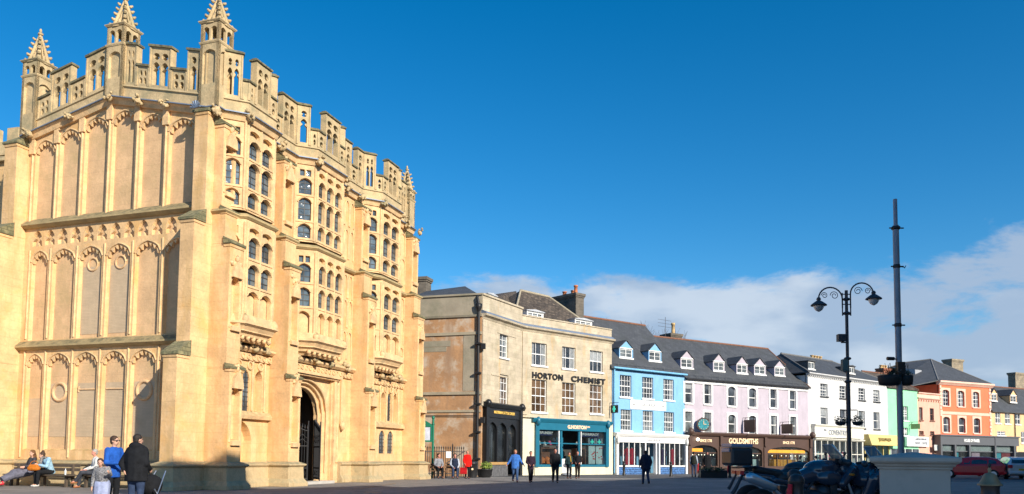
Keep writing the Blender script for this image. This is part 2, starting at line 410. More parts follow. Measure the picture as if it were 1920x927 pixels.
# ---- west wall : three tiers of blind panels
mull=[-9.3,-8.15,-6.7,-5.25,-3.8,-2.32]
def tier(z0,z1,hs,d0=0): pass
wl=MB()
hl=[]; hw_=.13
def spans(ms,last=None):
    r=[(a+hw_,b-hw_) for a,b in zip(ms[:-1],ms[1:])]
    if last: r.append((ms[-1]+hw_,last))
    return r
low=spans(mull,-1.55); mid=spans(mull,-1.0); up=spans([-9.4,-8.05,-6.7,-5.25,-3.8,-2.36],-.95)
wl.holed(WF,-9.7,-.3,1.05,5.75,[(a,b,1.45,5.42,'p',.46) for a,b in low],0,-.15,.05)
wl.holed(WF,-9.7,-.3,6.0,9.98,[(a,b,6.02,9.8,'p',.46) for a,b in mid],0,-.15,.05)
sm=[]
x=-9.28
while x<-1.0:
    sm.append((x+.09,x+.61,10.05,10.72,'p',.4)); x+=.70
wl.holed(WF,-9.7,-.3,9.98,10.85,sm,0,-.13,.05)
wl.holed(WF,-9.7,-.3,11.0,lambda s:14.86+gab(s),[(a,b,11.15,14.35+gab((a+b)/2),'p',.46) for a,b in up],0,-.15,.05)
wl.build('west_wall',HONEY,porch)
pn=MB(); pn.box(WF,-9.7,-.3,-.44,-.147,1.0,14.7); pn.prism(WF,[(-9.7,14.7),(-.3,14.7),(-5.05,15.75)],-.44,-.147); pn.build('panel_backing',PANELST,porch)
# cusps of the blind arches
cs=MB()
for (sp,zt) in ((low,lambda c:5.42),(mid,lambda c:9.8),(up,lambda c:14.35+gab(c))):
    for a,b in sp:
        cc=(a+b)/2; z=zt(cc); wd=(b-a)/2
        for sg in(-1,1):
            for t,dz in((.88,.40),(.56,.20),(.22,.08)):
                px=cc+sg*wd*t; 
                cs.prism(WF,[(px-.11*sg,z-dz+.13),(px+.10*sg,z-dz+.04),(px-.03*sg,z-dz-.10)],-.13,-.0)
        # little hood rib
        pts=[]
        for i in range(13):
            t=-1+2*i/12; k=1.7; hh=math.sqrt(k*k-(k-1)**2); zz_=z-.46+.46*math.sqrt(max(0,k*k-(abs(t)+k-1)**2))/hh
            pts.append(WF.pt(cc+t*(wd+.03),.01,zz_+.05))
        cs.tube(pts,.04,5)
for a,b,z0,z1,_,_ in sm:
    cc=(a+b)/2
    for sg in(-1,1): cs.prism(WF,[(cc+sg*.25,z0+.42),(cc+sg*.25,z0+.2),(cc+sg*.10,z0+.33)],-.12,-.01)
    cs.prism(WF,[(cc-.12,z0-.01),(cc+.12,z0-.01),(cc,z0+.17)],-.12,-.01)
# slim mullion ribs standing on the wall face
for ms,z0,z1 in((mull,1.15,5.6),(mull,6.1,9.9)):
    for s in ms: cs.tube([WF.pt(s,.0,z0),WF.pt(s,.0,z1)],.05,6)
for s in[-9.4,-8.05,-6.7,-5.25,-3.8,-2.36]:
    cs.tube([WF.pt(s,.02,11.1),WF.pt(s,.02,14.2+gab(s))],.05,6); cs.box(WF,s-.14,s+.14,0,.10,14.0+gab(s),14.62+gab(s))
cs.build('arch_cusp',HONEYC,porch)
# string courses on the west side
STR=[(-.05,0),(.10,0),(.24,.10),(.24,.17),(-.05,.42)]
for z in(5.62,10.82):
    st=MB(); st.sweep([Q(-.0,-9.7),Q(-.0,-.6)],[(d,z+q) for d,q in STR]); st.build('string_course',mat('string_stone',(.42,.32,.16),.92,.2,2,.3,grime=((.12,.11,.06),.95)),porch)
for k,(z0,z1) in((0,(2.0,3.6)),(1,(2.0,4.2)),(2,(2.0,4.2)),(3,(2.0,4.2)),(4,(2.0,4.2))):
    a,b=low[k]; tb=MB(); tb.box(WF,a+.08,b-.08,-.15,-.135,z0,z1); tb.build('memorial_tablet',TABLET,porch)
for k in(2,3):
    a,b=mid[k]; tb=MB(); tb.box(WF,a+.08,b-.08,-.15,-.135,6.2,9.0); tb.build('memorial_tablet',TABLET,porch)
def ring(mb,c,r,t,seg=20,fr=WF,d=-.13):
    pts=[fr.pt(c[0]+r*math.cos(2*math.pi*i/seg),d,c[1]+r*math.sin(2*math.pi*i/seg)) for i in range(seg+1)]
    mb.tube(pts,t,6,caps=False)
for k,z,r,t in((1,3.85,.36,.075),(4,3.85,.36,.075),(2,9.1,.26,.045),(3,9.1,.26,.045)):
    sp=(low if z<5 else mid)[k]; rg=MB(); ring(rg,((sp[0]+sp[1])/2,z),r,t); rg.build('carved_wreath',PANELST,porch)
sw=MB()
for k,sg in((2,1),(3,-1)):
    cc=(low[k][0]+low[k][1])/2; sw.tube([WF.pt(cc-.45,-.13,3.93),WF.pt(cc+.42,-.13,3.93)],.035,5); sw.tube([WF.pt(cc-.45*sg,-.13,3.83),WF.pt(cc-.45*sg,-.13,4.05)],.04,5)
sw.build('carved_sword',PANELST,porch)

# ---- plinth
PLP=[(-.3,0),(.34,0),(.34,.18),(.22,.36),(.2,.82),(.30,.90),(.30,.95),(.08,1.04),(-.3,1.04)]
for A_,B_ in((Q(0,-9.7),Q(0,-.5)),(Q(.3,0),Q(5.0,0)),(Q(9.6,0),Q(17.4,0))):
    pm=MB(); pm.sweep([A_,B_],PLP); pm.build('plinth',PLINTH,porch,bevel=.02)

# ---- buttresses
def buttress(fr,s0,s1,st,niches=(),name='buttress'):
    """st: list of (z0,z1,projection); each stage topped by a sloped weathering"""
    body=MB(); caps=[]
    for i,(z0,z1,p) in enumerate(st):
        nh=[(s0+.16,s1-.16,a,b,'p',.3) for (k,a,b) in niches if k==i]
        body.holed(fr,s0,s1,z0,z1,nh,p,p-.24,.03); body.box(fr,s0+.002,s1-.002,-.4,p-.243,z0,z1)
        nx=st[i+1][2] if i+1<len(st) else 0
        if nx<p-.05:
            h=min(.52,(p-nx)*.85)
            cap=MB(); caps.append(cap); cap.prof(fr,[(nx-.02,z1-.02),(p+.09,z1-.02),(p+.09,z1+.07),(nx-.02,z1+h+.05)],s0-.07,s1+.07)
            body.prof(fr,[(nx-.02,z1-.14),(p+.03,z1-.14),(p+.06,z1-.022),(nx-.02,z1-.022)],s0-.03,s1+.03)
    o=body.build(name,HONEY,porch,bevel=.015)
    off=BASE[o.name]
    pl_=MB(); p=st[0][2]
    pl_.sweep([fr.pt(s0,0,0).xy,fr.pt(s0,p,0).xy,fr.pt(s1,p,0).xy,fr.pt(s1,0,0).xy],[(-.2,0),(.30,0),(.30,.16),(.17,.34),(.15,.83),(.25,.90),(.25,.95),(.0,1.06),(-.2,1.06)])
    [cp.build('weathering',LICHEN,o) for cp in caps]; pl_.build('buttress_plinth',PLINTH,o,bevel=.02)
    # canopy and shafts over each niche
    cn=MB()
    for k,a,b in niches:
        pr=st[k][2]; c_=(s0+s1)/2
        cn.prism(fr,[(s0+.10,b-.05),(s1-.10,b-.05),(s1-.16,b+.32),(c_,b+.62),(s0+.16,b+.32)],pr-.02,pr+.14)
        cn.ell(fr.pt(c_,pr+.05,b+.7),.09,.09,.13,seg=7,rings=5,jit=.2)
        for sx in(s0+.09,s1-.09): cn.tube([fr.pt(sx,pr,a-.1),fr.pt(sx,pr,b+.1)],.045,5)
        cn.box(fr,s0+.14,s1-.14,pr-.22,pr+.12,a-.22,a-.05)
        for q in range(7): cn.ell(fr.pt(random.uniform(s0+.12,s1-.12),pr-.0,random.uniform(b+.1,b+.9)),.09,.09,.11,seg=6,rings=5,jit=.3)
    if niches: cn.build('niche_canopy',HONEYC,o)
    return o
# south facing buttresses
for a0,a1 in((0.0,.80),(3.95,4.75),(10.82,11.65),(16.75,17.6)):
    buttress(FF,a0,a1,[(0,4.62,1.06),(4.62,9.45,.88),(9.45,10.75,.62),(10.75,14.2,.42)],[(0,1.9,3.9),(1,6.3,8.2),(3,11.6,13.4)])
# west facing ones
buttress(WF,-.62,0,[(0,5.0,1.6),(5.0,10.2,.98),(10.2,14.6,.42)],name='buttress')
buttress(WF,-10.3,-9.62,[(0,5.0,1.9),(5.0,10.4,1.3),(10.4,14.4,.6)],name='buttress')

# ---- south front wall
fw=MB()
fw.holed(FF,.3,5.0,1.0,14.7,[(2.05,2.62,3.12,4.85,'p',.45),(1.5,2.85,.9,2.72,'p',.8),(2.95,3.5,3.12,4.85,'p',.4)],0,-.36,.07)
fw.holed(FF,9.6,17.4,1.0,14.7,[(14.85,15.3,3.28,4.85,'p',.35),(14.1,14.6,3.28,4.85,'p',.3),(15.55,16.0,3.28,4.85,'p',.3),(13.95,14.62,1.46,2.74,'p',.4),(14.95,15.62,1.46,2.74,'p',.4)],0,-.3,.06)
fw.box(FF,5.0,9.6,-.36,0,5.1,14.7)
fw.box(FF,1.4,3.6,-.4,-.36,.9,2.9); fw.box(FF,2.9,3.6,-.4,-.34,3.0,4.9); fw.box(FF,14.0,14.7,-.4,-.28,3.2,4.9); fw.box(FF,15.5,16.1,-.4,-.28,3.2,4.9)
fw.build('front_wall',HONEY,porch)
# door surround in receding orders
DC=6.9
dr=MB()
dr.holed(FF,5.0,9.6,0,5.1,[(DC-2.05,DC+2.05,.06,4.98,'r')],0.02,-.10,0)
dr.holed(FF,5.0,9.6,0,5.1,[(DC-1.80,DC+1.80,.06,4.85,'a',1.4)],-.10,-.22,.05)
dr.holed(FF,5.0,9.6,0,5.1,[(DC-1.62,DC+1.62,.06,4.70,'a',1.35)],-.22,-.34,.07)
dr.holed(FF,5.0,9.6,0,5.1,[(DC-1.44,DC+1.44,.06,4.52,'a',1.25)],-.34,-.55,.02,back=True)
for r,d in((1.80,-.10),(1.62,-.22),(1.44,-.34)):
    ztop={1.80:4.85,1.62:4.70,1.44:4.52}[r]; ri={1.80:1.4,1.62:1.35,1.44:1.25}[r]; pts=[FF.pt(DC-r,d,.5)]
    k=1.7; hh=math.sqrt(k*k-(k-1)**2)
    for i in range(21):
        t=-1+2*i/20; pts.append(FF.pt(DC+t*r,d+.02,ztop-ri+ri*math.sqrt(max(0,1-t*t))))
    pts.append(FF.pt(DC+r,d,.5)); dr.tube(pts,.05,6)
dr.box(FF,9.05,9.25,0,.16,.9,5.3); dr.box(FF,8.97,9.33,0,.22,0.02,.9); dr.tube([FF.pt(9.5,.05,1),FF.pt(9.5,.05,5.2)],.07,6); dr.tube([FF.pt(9.85,.05,2.9),FF.pt(9.85,.05,5.2)],.06,6)
dr.box(FF,4.9,9.5,0,.30,5.06,5.2); dr.box(FF,4.9,9.45,0,.20,4.98,5.06)
dr.ell(FF.pt(9.85,.12,2.8),.13,.13,.24,seg=8,rings=6,jit=.25)
dr.build('door_surround',HONEYC,porch,bevel=.01)
stp=MB(); stp.box(FF,5.3,8.6,-.1,.55,0,.14); stp.build('door_step',mat('pale_step',(.5,.47,.42),.8,.1,3,.2),porch,bevel=.02)
# gates folded open, wrought iron
def gate(hinge,ang):
    g=MB(); h=FF.pt(hinge,-.45,0); dirv=Vector((_e.x,_e.y,0))*math.cos(ang)+Vector((_n.x,_n.y,0))*math.sin(ang)
    P=lambda t,z: h+dirv*t+Vector((0,0,z))
    tops=lambda t: 2.55+.35*abs(1.2-t)
    for i in range(11):
        t=.06+i*.115; g.tube([P(t,.2),P(t,tops(t))],.017,5); g.tube([P(t,tops(t)),P(t,tops(t)+.16)],[.035,.003],5)
    for z in(.28,.75,1.75): g.tube([P(0,z),P(1.25,z)],.024,4)
    g.tube([P(t/10*1.25,tops(t/10*1.25)-.12) for t in range(11)],.024,4)
    for t in(0,1.25): g.tube([P(t,.16),P(t,2.9+(.15 if t==0 else 0))],.032,6)
    for z in(2.0,2.2): g.tube([P(.1+i*.1,z+.09*math.sin(i*1.6)) for i in range(12)],.014,4)
    for i in range(4): g.tube([P(.15+i*.3+.11*math.cos(q/8*6.28),.51+.11*math.sin(q/8*6.28)) for q in range(9)],.012,4)
    return g.build('gate',IRON,porch,label='open wrought iron gate leaf')
gate(DC+1.38,2.35); gate(DC-1.38,.75)
# frieze above doors, sills and string mouldings on the lower front
fz=MB()
for a0,a1 in((.8,3.95),(4.75,10.8),(11.7,16.7)):
    fz.prof(FF,[(-.02,5.55),(.18,5.55),(.30,5.66),(.30,5.74),(-.02,5.95)],a0,a1)
    fz.box(FF,a0,a1,-.02,.10,5.22,5.50)
    n_=int((a1-a0)/.32)
    for i in range(n_):
        s=a0+(i+.5)*(a1-a0)/n_; ring(fz,(s,5.36),.1,.025,8,FF,.12)
for a0,a1,z in((.8,3.95,2.9),(11.7,16.7,3.0)): fz.prof(FF,[(-.02,z-.1),(.18,z-.1),(.22,z+.04),(.05,z+.22),(-.02,z+.22)],a0,a1)
for s,zt in((1.42,4.9),(2.62+.16,4.9),(3.6,4.9),(13.95,4.9),(14.7,4.9),(15.42,4.9),(16.12,4.9)):
    fz.tube([FF.pt(s,.03,3.15),FF.pt(s,.03,5.2)],.055,6)
for s in(1.3,1.9,2.6,3.3,14.0,14.6,15.2,15.8):
    ring(fz,(s,5.02),.16,.04,9,FF,.03)
fz.build('frieze',HONEYC,porch)
an=0
for s in(1.35,2.4,3.4,5.3,6.9,8.4,9.9,12.4,13.5,14.6,15.7):
    g=MB()
    for q in range(6): g.ell(FF.pt(s+random.uniform(-.22,.22),.26+random.uniform(-.05,.12),5.74+random.uniform(-.12,.14)),random.uniform(.1,.17),random.uniform(.1,.17),random.uniform(.09,.15),seg=7,rings=5,jit=.25)
    g.build('carved_angel',PARAST,porch)
# lower windows glass
def lead(mb,fr,s0,s1,z0,z1,d,nx=1,dz=.30,r=.016):
    for i in range(nx): s=s0+(s1-s0)*(i+1)/(nx+1); mb.box(fr,s-r,s+r,d,d+.02,z0,z1)
    z=z0+dz
    while z<z1-.05: mb.box(fr,s0,s1,d+.003,d+.023,z-r,z+r); z+=dz
def glasslight(fr,s0,s1,z0,z1,d,name='window_glass',nx=1,dz=.3,parent=None):
    g=MB(); g.box(fr,s0-.03,s1+.03,d-.02,d,z0-.03,z1+.03); o=g.build(name,LEADGLASS,parent or porch)
    return o
pg=glasslight(FF,2.05,2.62,3.12,4.85,-.07); l_=MB(); lead(l_,FF,2.05,2.62,3.12,4.85,-.07,2,.2); l_.build('window_lead',LEADBAR,pg)
for a,b,z0,z1 in((14.85,15.3,3.28,4.85),(13.95,14.62,1.46,2.74),(14.95,15.62,1.46,2.74)):
    pg=glasslight(FF,a,b,z0,z1,-.07); l_=MB(); lead(l_,FF,a,b,z0,z1,-.07,2,.2); l_.build('window_lead',LEADBAR,pg)

# ---- oriel windows in two storeys
ORI=[(.22,.92,2.80,3.35,2),(5.30,5.98,8.35,9.0,3),(11.45,12.3,14.45,15.1,2)]
def cop(pts,add): # push plan outward
    return pts
for a0,a1,a2,a3,nl in ORI:
    for (z0,z1,pj,rows,sqz) in((6.55,10.62,.90,[(9.15,9.98,1),(8.05,8.88,1),(6.85,7.80,0)],10.13),(11.0,14.80,.78,[(13.2,13.92,1),(12.0,13.02,1),(11.18,11.82,1)],14.12)):
        P=[Q(a0,.05),Q(a1,pj),Q(a2,pj),Q(a3,.05)]
        F0,F1,F2=Fr(P[0],P[1]),Fr(P[1],P[2]),Fr(P[2],P[3])
        ow=MB()
        gl=MB(); ld=MB()
        for fr,n in((F0,1),(F1,nl),(F2,1)):
            dp=.15 if n>1 else .10
            m_=.10; wdt=(fr.L-2*m_)/n; holes=[]
            for i in range(n):
                s0=m_+i*wdt+.09; s1=m_+(i+1)*wdt-.09
                if n==1: s0=fr.L/2-min(.29,fr.L/2-.12); s1=fr.L-s0
                for zb,zt,g_ in rows:
                    holes.append((s0,s1,zb,zt,'p',.24))
                    if g_: gl.box(fr,s0-.02,s1+.02,-dp-.03,-dp-.015,zb-.02,zt+.02); lead(ld,fr,s0,s1,zb,zt,-dp-.015,1,.27,.016)
                if n==1:
                    for q in(0,1):
                        x0=s0+.04+q*(s1-s0)/2; holes.append((x0,x0+(s1-s0)/2-.08,sqz-.08,sqz+.22,'r')); gl.box(fr,x0,x0+.2,-dp-.03,-dp-.015,sqz-.1,sqz+.24)
                else:
                    holes.append((s0+.02,s1-.02,sqz-.02,sqz+.25,'p',.12))
            ow.holed(fr,0,fr.L,z0,z1,holes,0,-dp,.015)
            ow.box(fr,.02,fr.L-.02,-dp-.05,-dp-.035,z0+.05,7.9 if z0<8 else z0+.15)
            if n>1: ow.box(fr,.02,fr.L-.02,-dp-.05,-dp-.035,sqz-.05,z1-.05)
            # shafts on the mullions
            for i in range(n+1):
                s=m_+i*wdt if n>1 else (.05 if i==0 else fr.L-.05)
                ow.tube([fr.pt(s,.0,z0+.05),fr.pt(s,.0,z1-.1)],.045 if 0<i<n else .06,6)
            # hood ribs
            for i in range(n):
                s0=m_+i*wdt+.09; s1=m_+(i+1)*wdt-.09
                if n==1: s0=fr.L/2-min(.29,fr.L/2-.12); s1=fr.L-s0
                c_=(s0+s1)/2; r_=(s1-s0)/2+.03
                for zb,zt,g_ in rows:
                    k=1.7; hh=math.sqrt(k*k-(k-1)**2)
                    ow.tube([fr.pt(c_+t*r_,.02,zt-.2+.24*math.sqrt(max(0,k*k-(abs(t)+k-1)**2))/hh) for t in(-1,-.75,-.4,0,.4,.75,1)],.032,5)
            for zb,zt,g_ in rows: ow.box(fr,.03,fr.L-.03,-.02,.035,zb-.10,zb-.04)
        o=ow.build('oriel_window',HONEYC,porch)
        gl.build('window_glass',LEADGLASS,o); ld.build('window_lead',LEADBAR,o)
        if z0<8:
            lg=MB(); lg.sweep(P,[(-.3,6.56),(.20,6.56),(.22,6.46),(.10,6.38),(.02,6.24),(.02,6.20),(-.12,6.12),(-.16,6.02),(-.30,5.96),(-.38,5.86),(-.6,5.86)])
            for i in range(7):
                s=a1-.1+(a2-a1+.2)*i/6; lg.ell(FF.pt(s,pj-.22,5.98),.10,.10,.12,seg=7,rings=5,jit=.2)
            for s in(a1,a2): lg.ell(FF.pt(s,pj+.08,6.62),.16,.16,.22,seg=8,rings=6,jit=.2)
            # carved cresting along the ledge
            lg.sweep(P,[(-.05,6.56),(.14,6.56),(.10,6.82),(-.05,6.82)])
            lg.build('ledge',PARAST if False else HONEYC,o)
            blk=MB(); blk.sweep(P,[(-.1,z0),(-.0,z0),(-.0,z0+.01)]) if False else None
# blind panelling beside the oriels
for a0,a1 in((9.25,10.75),(3.5,3.95),(15.35,16.7),(4.78,5.2),(11.68,11.75)):
    bp_=MB()
    for z0,z1 in((6.2,7.6),(7.8,9.2),(9.3,10.5),(11.3,12.8),(13.0,14.3)):
        n_=max(1,int((a1-a0)/.5))
        for i in range(n_):
            s0=a0+i*(a1-a0)/n_+.05; s1=a0+(i+1)*(a1-a0)/n_-.05; c_=(s0+s1)/2; r_=(s1-s0)/2
            k=1.7; hh=math.sqrt(k*k-(k-1)**2)
            bp_.tube([FF.pt(s0,.02,z0)]+[FF.pt(c_+t*r_,.03,z1-.25+.25*math.sqrt(max(0,k*k-(abs(t)+k-1)**2))/hh) for t in(-1,-.7,-.35,0,.35,.7,1)]+[FF.pt(s1,.02,z0)],.04,5)
    bp_.build('blind_panelling',HONEYC,porch)

# ---- string following the oriels, both levels
def plan(z):
    pj=.86 if z>12 else .98; wl_=.12
    P=[Q(-.0,-.2),Q(-.0,wl_),Q(ORI[0][0],wl_)]
    for i,(a0,a1,a2,a3,nl) in enumerate(ORI):
        if i: P.append(Q(a0,wl_))
        P+=[Q(a1,pj),Q(a2,pj),Q(a3,wl_)]
    P+=[Q(17.55,wl_)]
    return P
s2=MB()
def mplan():
    P=[]
    B=[(0.0,.80),(3.95,4.75),(10.82,11.65),(16.75,17.6)]
    P=[Q(0,-.3),Q(0,.62),Q(.80,.62)]
    P+=[Q(.95,.9),Q(2.85,.9),Q(3.5,.1),Q(3.95,.1),Q(3.95,.62),Q(4.75,.62),Q(4.75,.1),Q(5.3,.1),Q(5.98,.9),Q(8.35,.9),Q(9.0,.1),Q(10.82,.1),Q(10.82,.62),Q(11.65,.62),Q(12.3,.9),Q(14.45,.9),Q(15.1,.1),Q(16.75,.1),Q(16.75,.62),Q(17.6,.62),Q(17.6,.0)]
    return P
s2.sweep(mplan(),[(-.25,10.64),(.02,10.64),(.11,10.72),(.11,10.76),(-.03,10.88),(-.25,10.88)])
s2.build('string_course',mat('string_stone2',(.50,.37,.18),.92,.2,2,.3,grime=((.2,.18,.09),.8)),porch)
top=plan(14.85)
s3=MB(); s3.sweep(top,[(-.25,ZS-.28),(.0,ZS-.28),(.06,ZS-.12),(.14,ZS-.04),(-.25,ZS-.04)]); 
WTOP=[Q(-.12,b) for b in(-9.9,-5.05,-.2,.12)]; WZ=[0,1.12,0,0]
s3.sweep(WTOP,[(-.35,ZS-.28),(.0,ZS-.28),(.06,ZS-.12),(.14,ZS-.04),(-.35,ZS-.04)],zf=lambda i:WZ[i])
s3.build('cornice',HONEYC,porch)
s4=MB(); s4.sweep(top,[(-.2,ZS-.035),(.20,ZS-.035),(.19,ZS+.01),(-.02,ZS+.08),(-.2,ZS+.08)]); s4.sweep(WTOP,[(-.2,ZS-.035),(.20,ZS-.035),(.19,ZS+.01),(-.02,ZS+.08),(-.2,ZS+.08)],zf=lambda i:WZ[i])
s4.build('lead_flashing',LEADF,porch)
# gargoyles
for p,z in [(Q(-.2,.2),ZS-.1),(Q(.92,.95),ZS),(Q(3.95,.3),ZS),(Q(5.98,.95),ZS),(Q(8.4,.95),ZS),(Q(9.6,.3),ZS),(Q(11.0,.35),ZS),(Q(12.3,.95),ZS),(Q(14.45,.95),ZS),(Q(16.3,.3),ZS),(Q(17.6,.5),ZS-.1),(Q(-.35,-5.05),ZS+1.05),(Q(-.3,-3.6),ZS+.75),(Q(-.3,-2.2),ZS+.4),(Q(-.3,-7.2),ZS+.6),(Q(-.35,-9.3),ZS+.05)]:
    g=MB(); sz=random.uniform(.75,1.05)
    g.ell((p[0],p[1],z-.08),.17*sz,.17*sz,.19*sz,seg=9,rings=7,jit=.2)
    for q in range(7): g.ell((p[0]+random.uniform(-.17,.17),p[1]-.08+random.uniform(-.12,.1),z+random.uniform(-.24,.12)),random.uniform(.05,.10)*sz,random.uniform(.05,.12)*sz,random.uniform(.05,.10)*sz,seg=7,rings=5,jit=.35)
    g.build('gargoyle',PARAST,porch)

# ---- parapet with pierced merlons
TH=.26
def merlon(mb,fr,s0,s1,z0,hi,n=None):
    """pierced upright panel, hi tall, or a low crenel panel"""
    wdt=s1-s0
    if wdt<.08: return
    n=n or (2 if wdt>.62 else 1); st_=.11; holes=[]; cw=(wdt-2*st_+.0)/n
    for i in range(n):
        a=s0+st_+i*cw+.035; b=a+cw-.07
        if b-a<.08: continue
        if hi>1.2: holes+= [(a,b,z0+.14,z0+hi-.62,'p',.22),(a+.02,b-.02,z0+hi-.53,z0+hi-.24,'o')]
        else: holes+=[(a,b,z0+.10,z0+hi*.5-.03,'o'),(a,b,z0+hi*.5+.05,z0+hi-.16,'p',.14)]
    mb.holed(fr,s0,s1,z0,z0+hi,holes,0,-TH,.0,back=True)
    for h in holes:  # cusps
        a,b,zb,zt=h[:4]; r=(b-a)
        if h[4]=='p' and hi>1.2:
            for sg,x in((1,a),(-1,b)):
                mb.prism(fr,[(x,zt-.14),(x,zt-.36),(x+sg*r*.34,zt-.24)],-.2,-.05)
        if h[4]=='o':
            for sg,x in((1,a),(-1,b)): mb.prism(fr,[(x,(zb+zt)/2+.07),(x,(zb+zt)/2-.07),(x+sg*r*.36,(zb+zt)/2)],-.2,-.05)
    # raised frame
    for x in(s0,s1-.06): mb.box(fr,x,x+.06,.0,.035,z0+.03,z0+hi-.05)
COPM=mat('coping_stone',(.22,.19,.10),.95,.3,2.5,.35,stain=((.09,.085,.06),.45,.6,5))
def segm(fr,parts,z0=ZS+.60):
    for a,b,k in parts:
        s0,s1=a*fr.L,b*fr.L
        hi=1.86 if k else .78
        par=MB(); cop_=MB(); merlon(par,fr,s0+.004,s1-.004,z0,hi)
        cop_.prism(fr,[(s0-(.05 if k else -.01),z0+hi),(s1+(.05 if k else -.01),z0+hi),(s1+(.05 if k else -.01),z0+hi+.07),(s0-(.05 if k else -.01),z0+hi+.07)],-TH-.06,.07)
        cop_.prism(fr,[(s0,z0+hi+.072),(s1,z0+hi+.072),(s1,z0+hi+.13),(s0,z0+hi+.13)],-TH+.02,-.02)
        if par.v: o=par.build('merlon' if k else 'crenel_panel',PARAST,porch); cop_.build('coping',COPM,o)
TP=plan(14.85)
base=MB(); base.sweep(TP,[(-.34,ZS+.0),(-.04,ZS+.0),(-.04,ZS+.50),(.02,ZS+.52),(-.02,ZS+.6),(-.34,ZS+.6)])
base.sweep([Q(-.1,b) for b in(-9.9,-5.05,-.2)],[(-.34,ZS),(-.04,ZS),(-.04,ZS+.50),(.02,ZS+.52),(-.02,ZS+.6),(-.34,ZS+.6)],zf=lambda i:[0,1.12,0][i])
base.build('parapet_base',PARAST,porch)
def seg(i): 
    A,B=TP[i],TP[i+1]; v=Vector((B[0]-A[0],B[1]-A[1])).normalized(); nn=Vector((v.y,-v.x))*-.05
    return Fr((A[0]+nn.x,A[1]+nn.y),(B[0]+nn.x,B[1]+nn.y))
# TP indices: 0 back,1 corner,2 a0 | 3 a1,4 a2,5 a3 | 6 a0,7,8,9 |10 a0,11,12,13|14 end
segm(seg(2),[(.0,.72,1),(.72,1,0)])
segm(seg(3),[(0,.22,0),(.22,.74,1),(.74,1,0)])
segm(seg(4),[(.1,.9,1)])
segm(seg(5),[(0,.45,0),(.45,1,1)])
segm(seg(6),[(0,.6,1),(.6,1,0)])
segm(seg(7),[(0,.24,0),(.24,.78,1),(.78,1,0)])
segm(seg(8),[(.1,.9,1)])
segm(seg(9),[(0,.25,0),(.25,.5,1),(.5,.75,0),(.75,1,1)])
segm(seg(10),[(0,.6,1),(.6,1,0)])
segm(seg(11),[(0,.24,0),(.24,.8,1),(.8,1,0)])
segm(seg(12),[(.1,.9,1)])
segm(seg(13),[(0,.3,0),(.3,.62,1),(.62,1,0)])
WS=Fr(Q(-.05,0),Q(-.05,1),lambda s:gab(s))
WSL=WS
def segw(parts,z0=ZS+.60):
    for a,b,k in parts:
        hi=1.72 if k else .86
        par=MB(); cop_=MB(); merlon(par,WS,a+.004,b-.004,z0,hi)
        cop_.prism(WS,[(a-.05*k,z0+hi),(b+.05*k,z0+hi),(b+.05*k,z0+hi+.09),(a-.05*k,z0+hi+.09)],-TH-.06,.07)
        o=par.build('merlon' if k else 'crenel_panel',PARAST,porch); cop_.build('coping',COPM,o)
segw([(-9.2,-8.5,0),(-8.5,-7.42,1),(-7.42,-6.62,0),(-6.62,-5.5,1),(-4.6,-3.95,1),(-3.95,-3.3,0),(-3.3,-2.2,1),(-2.2,-1.4,0),(-1.4,-.45,1)])

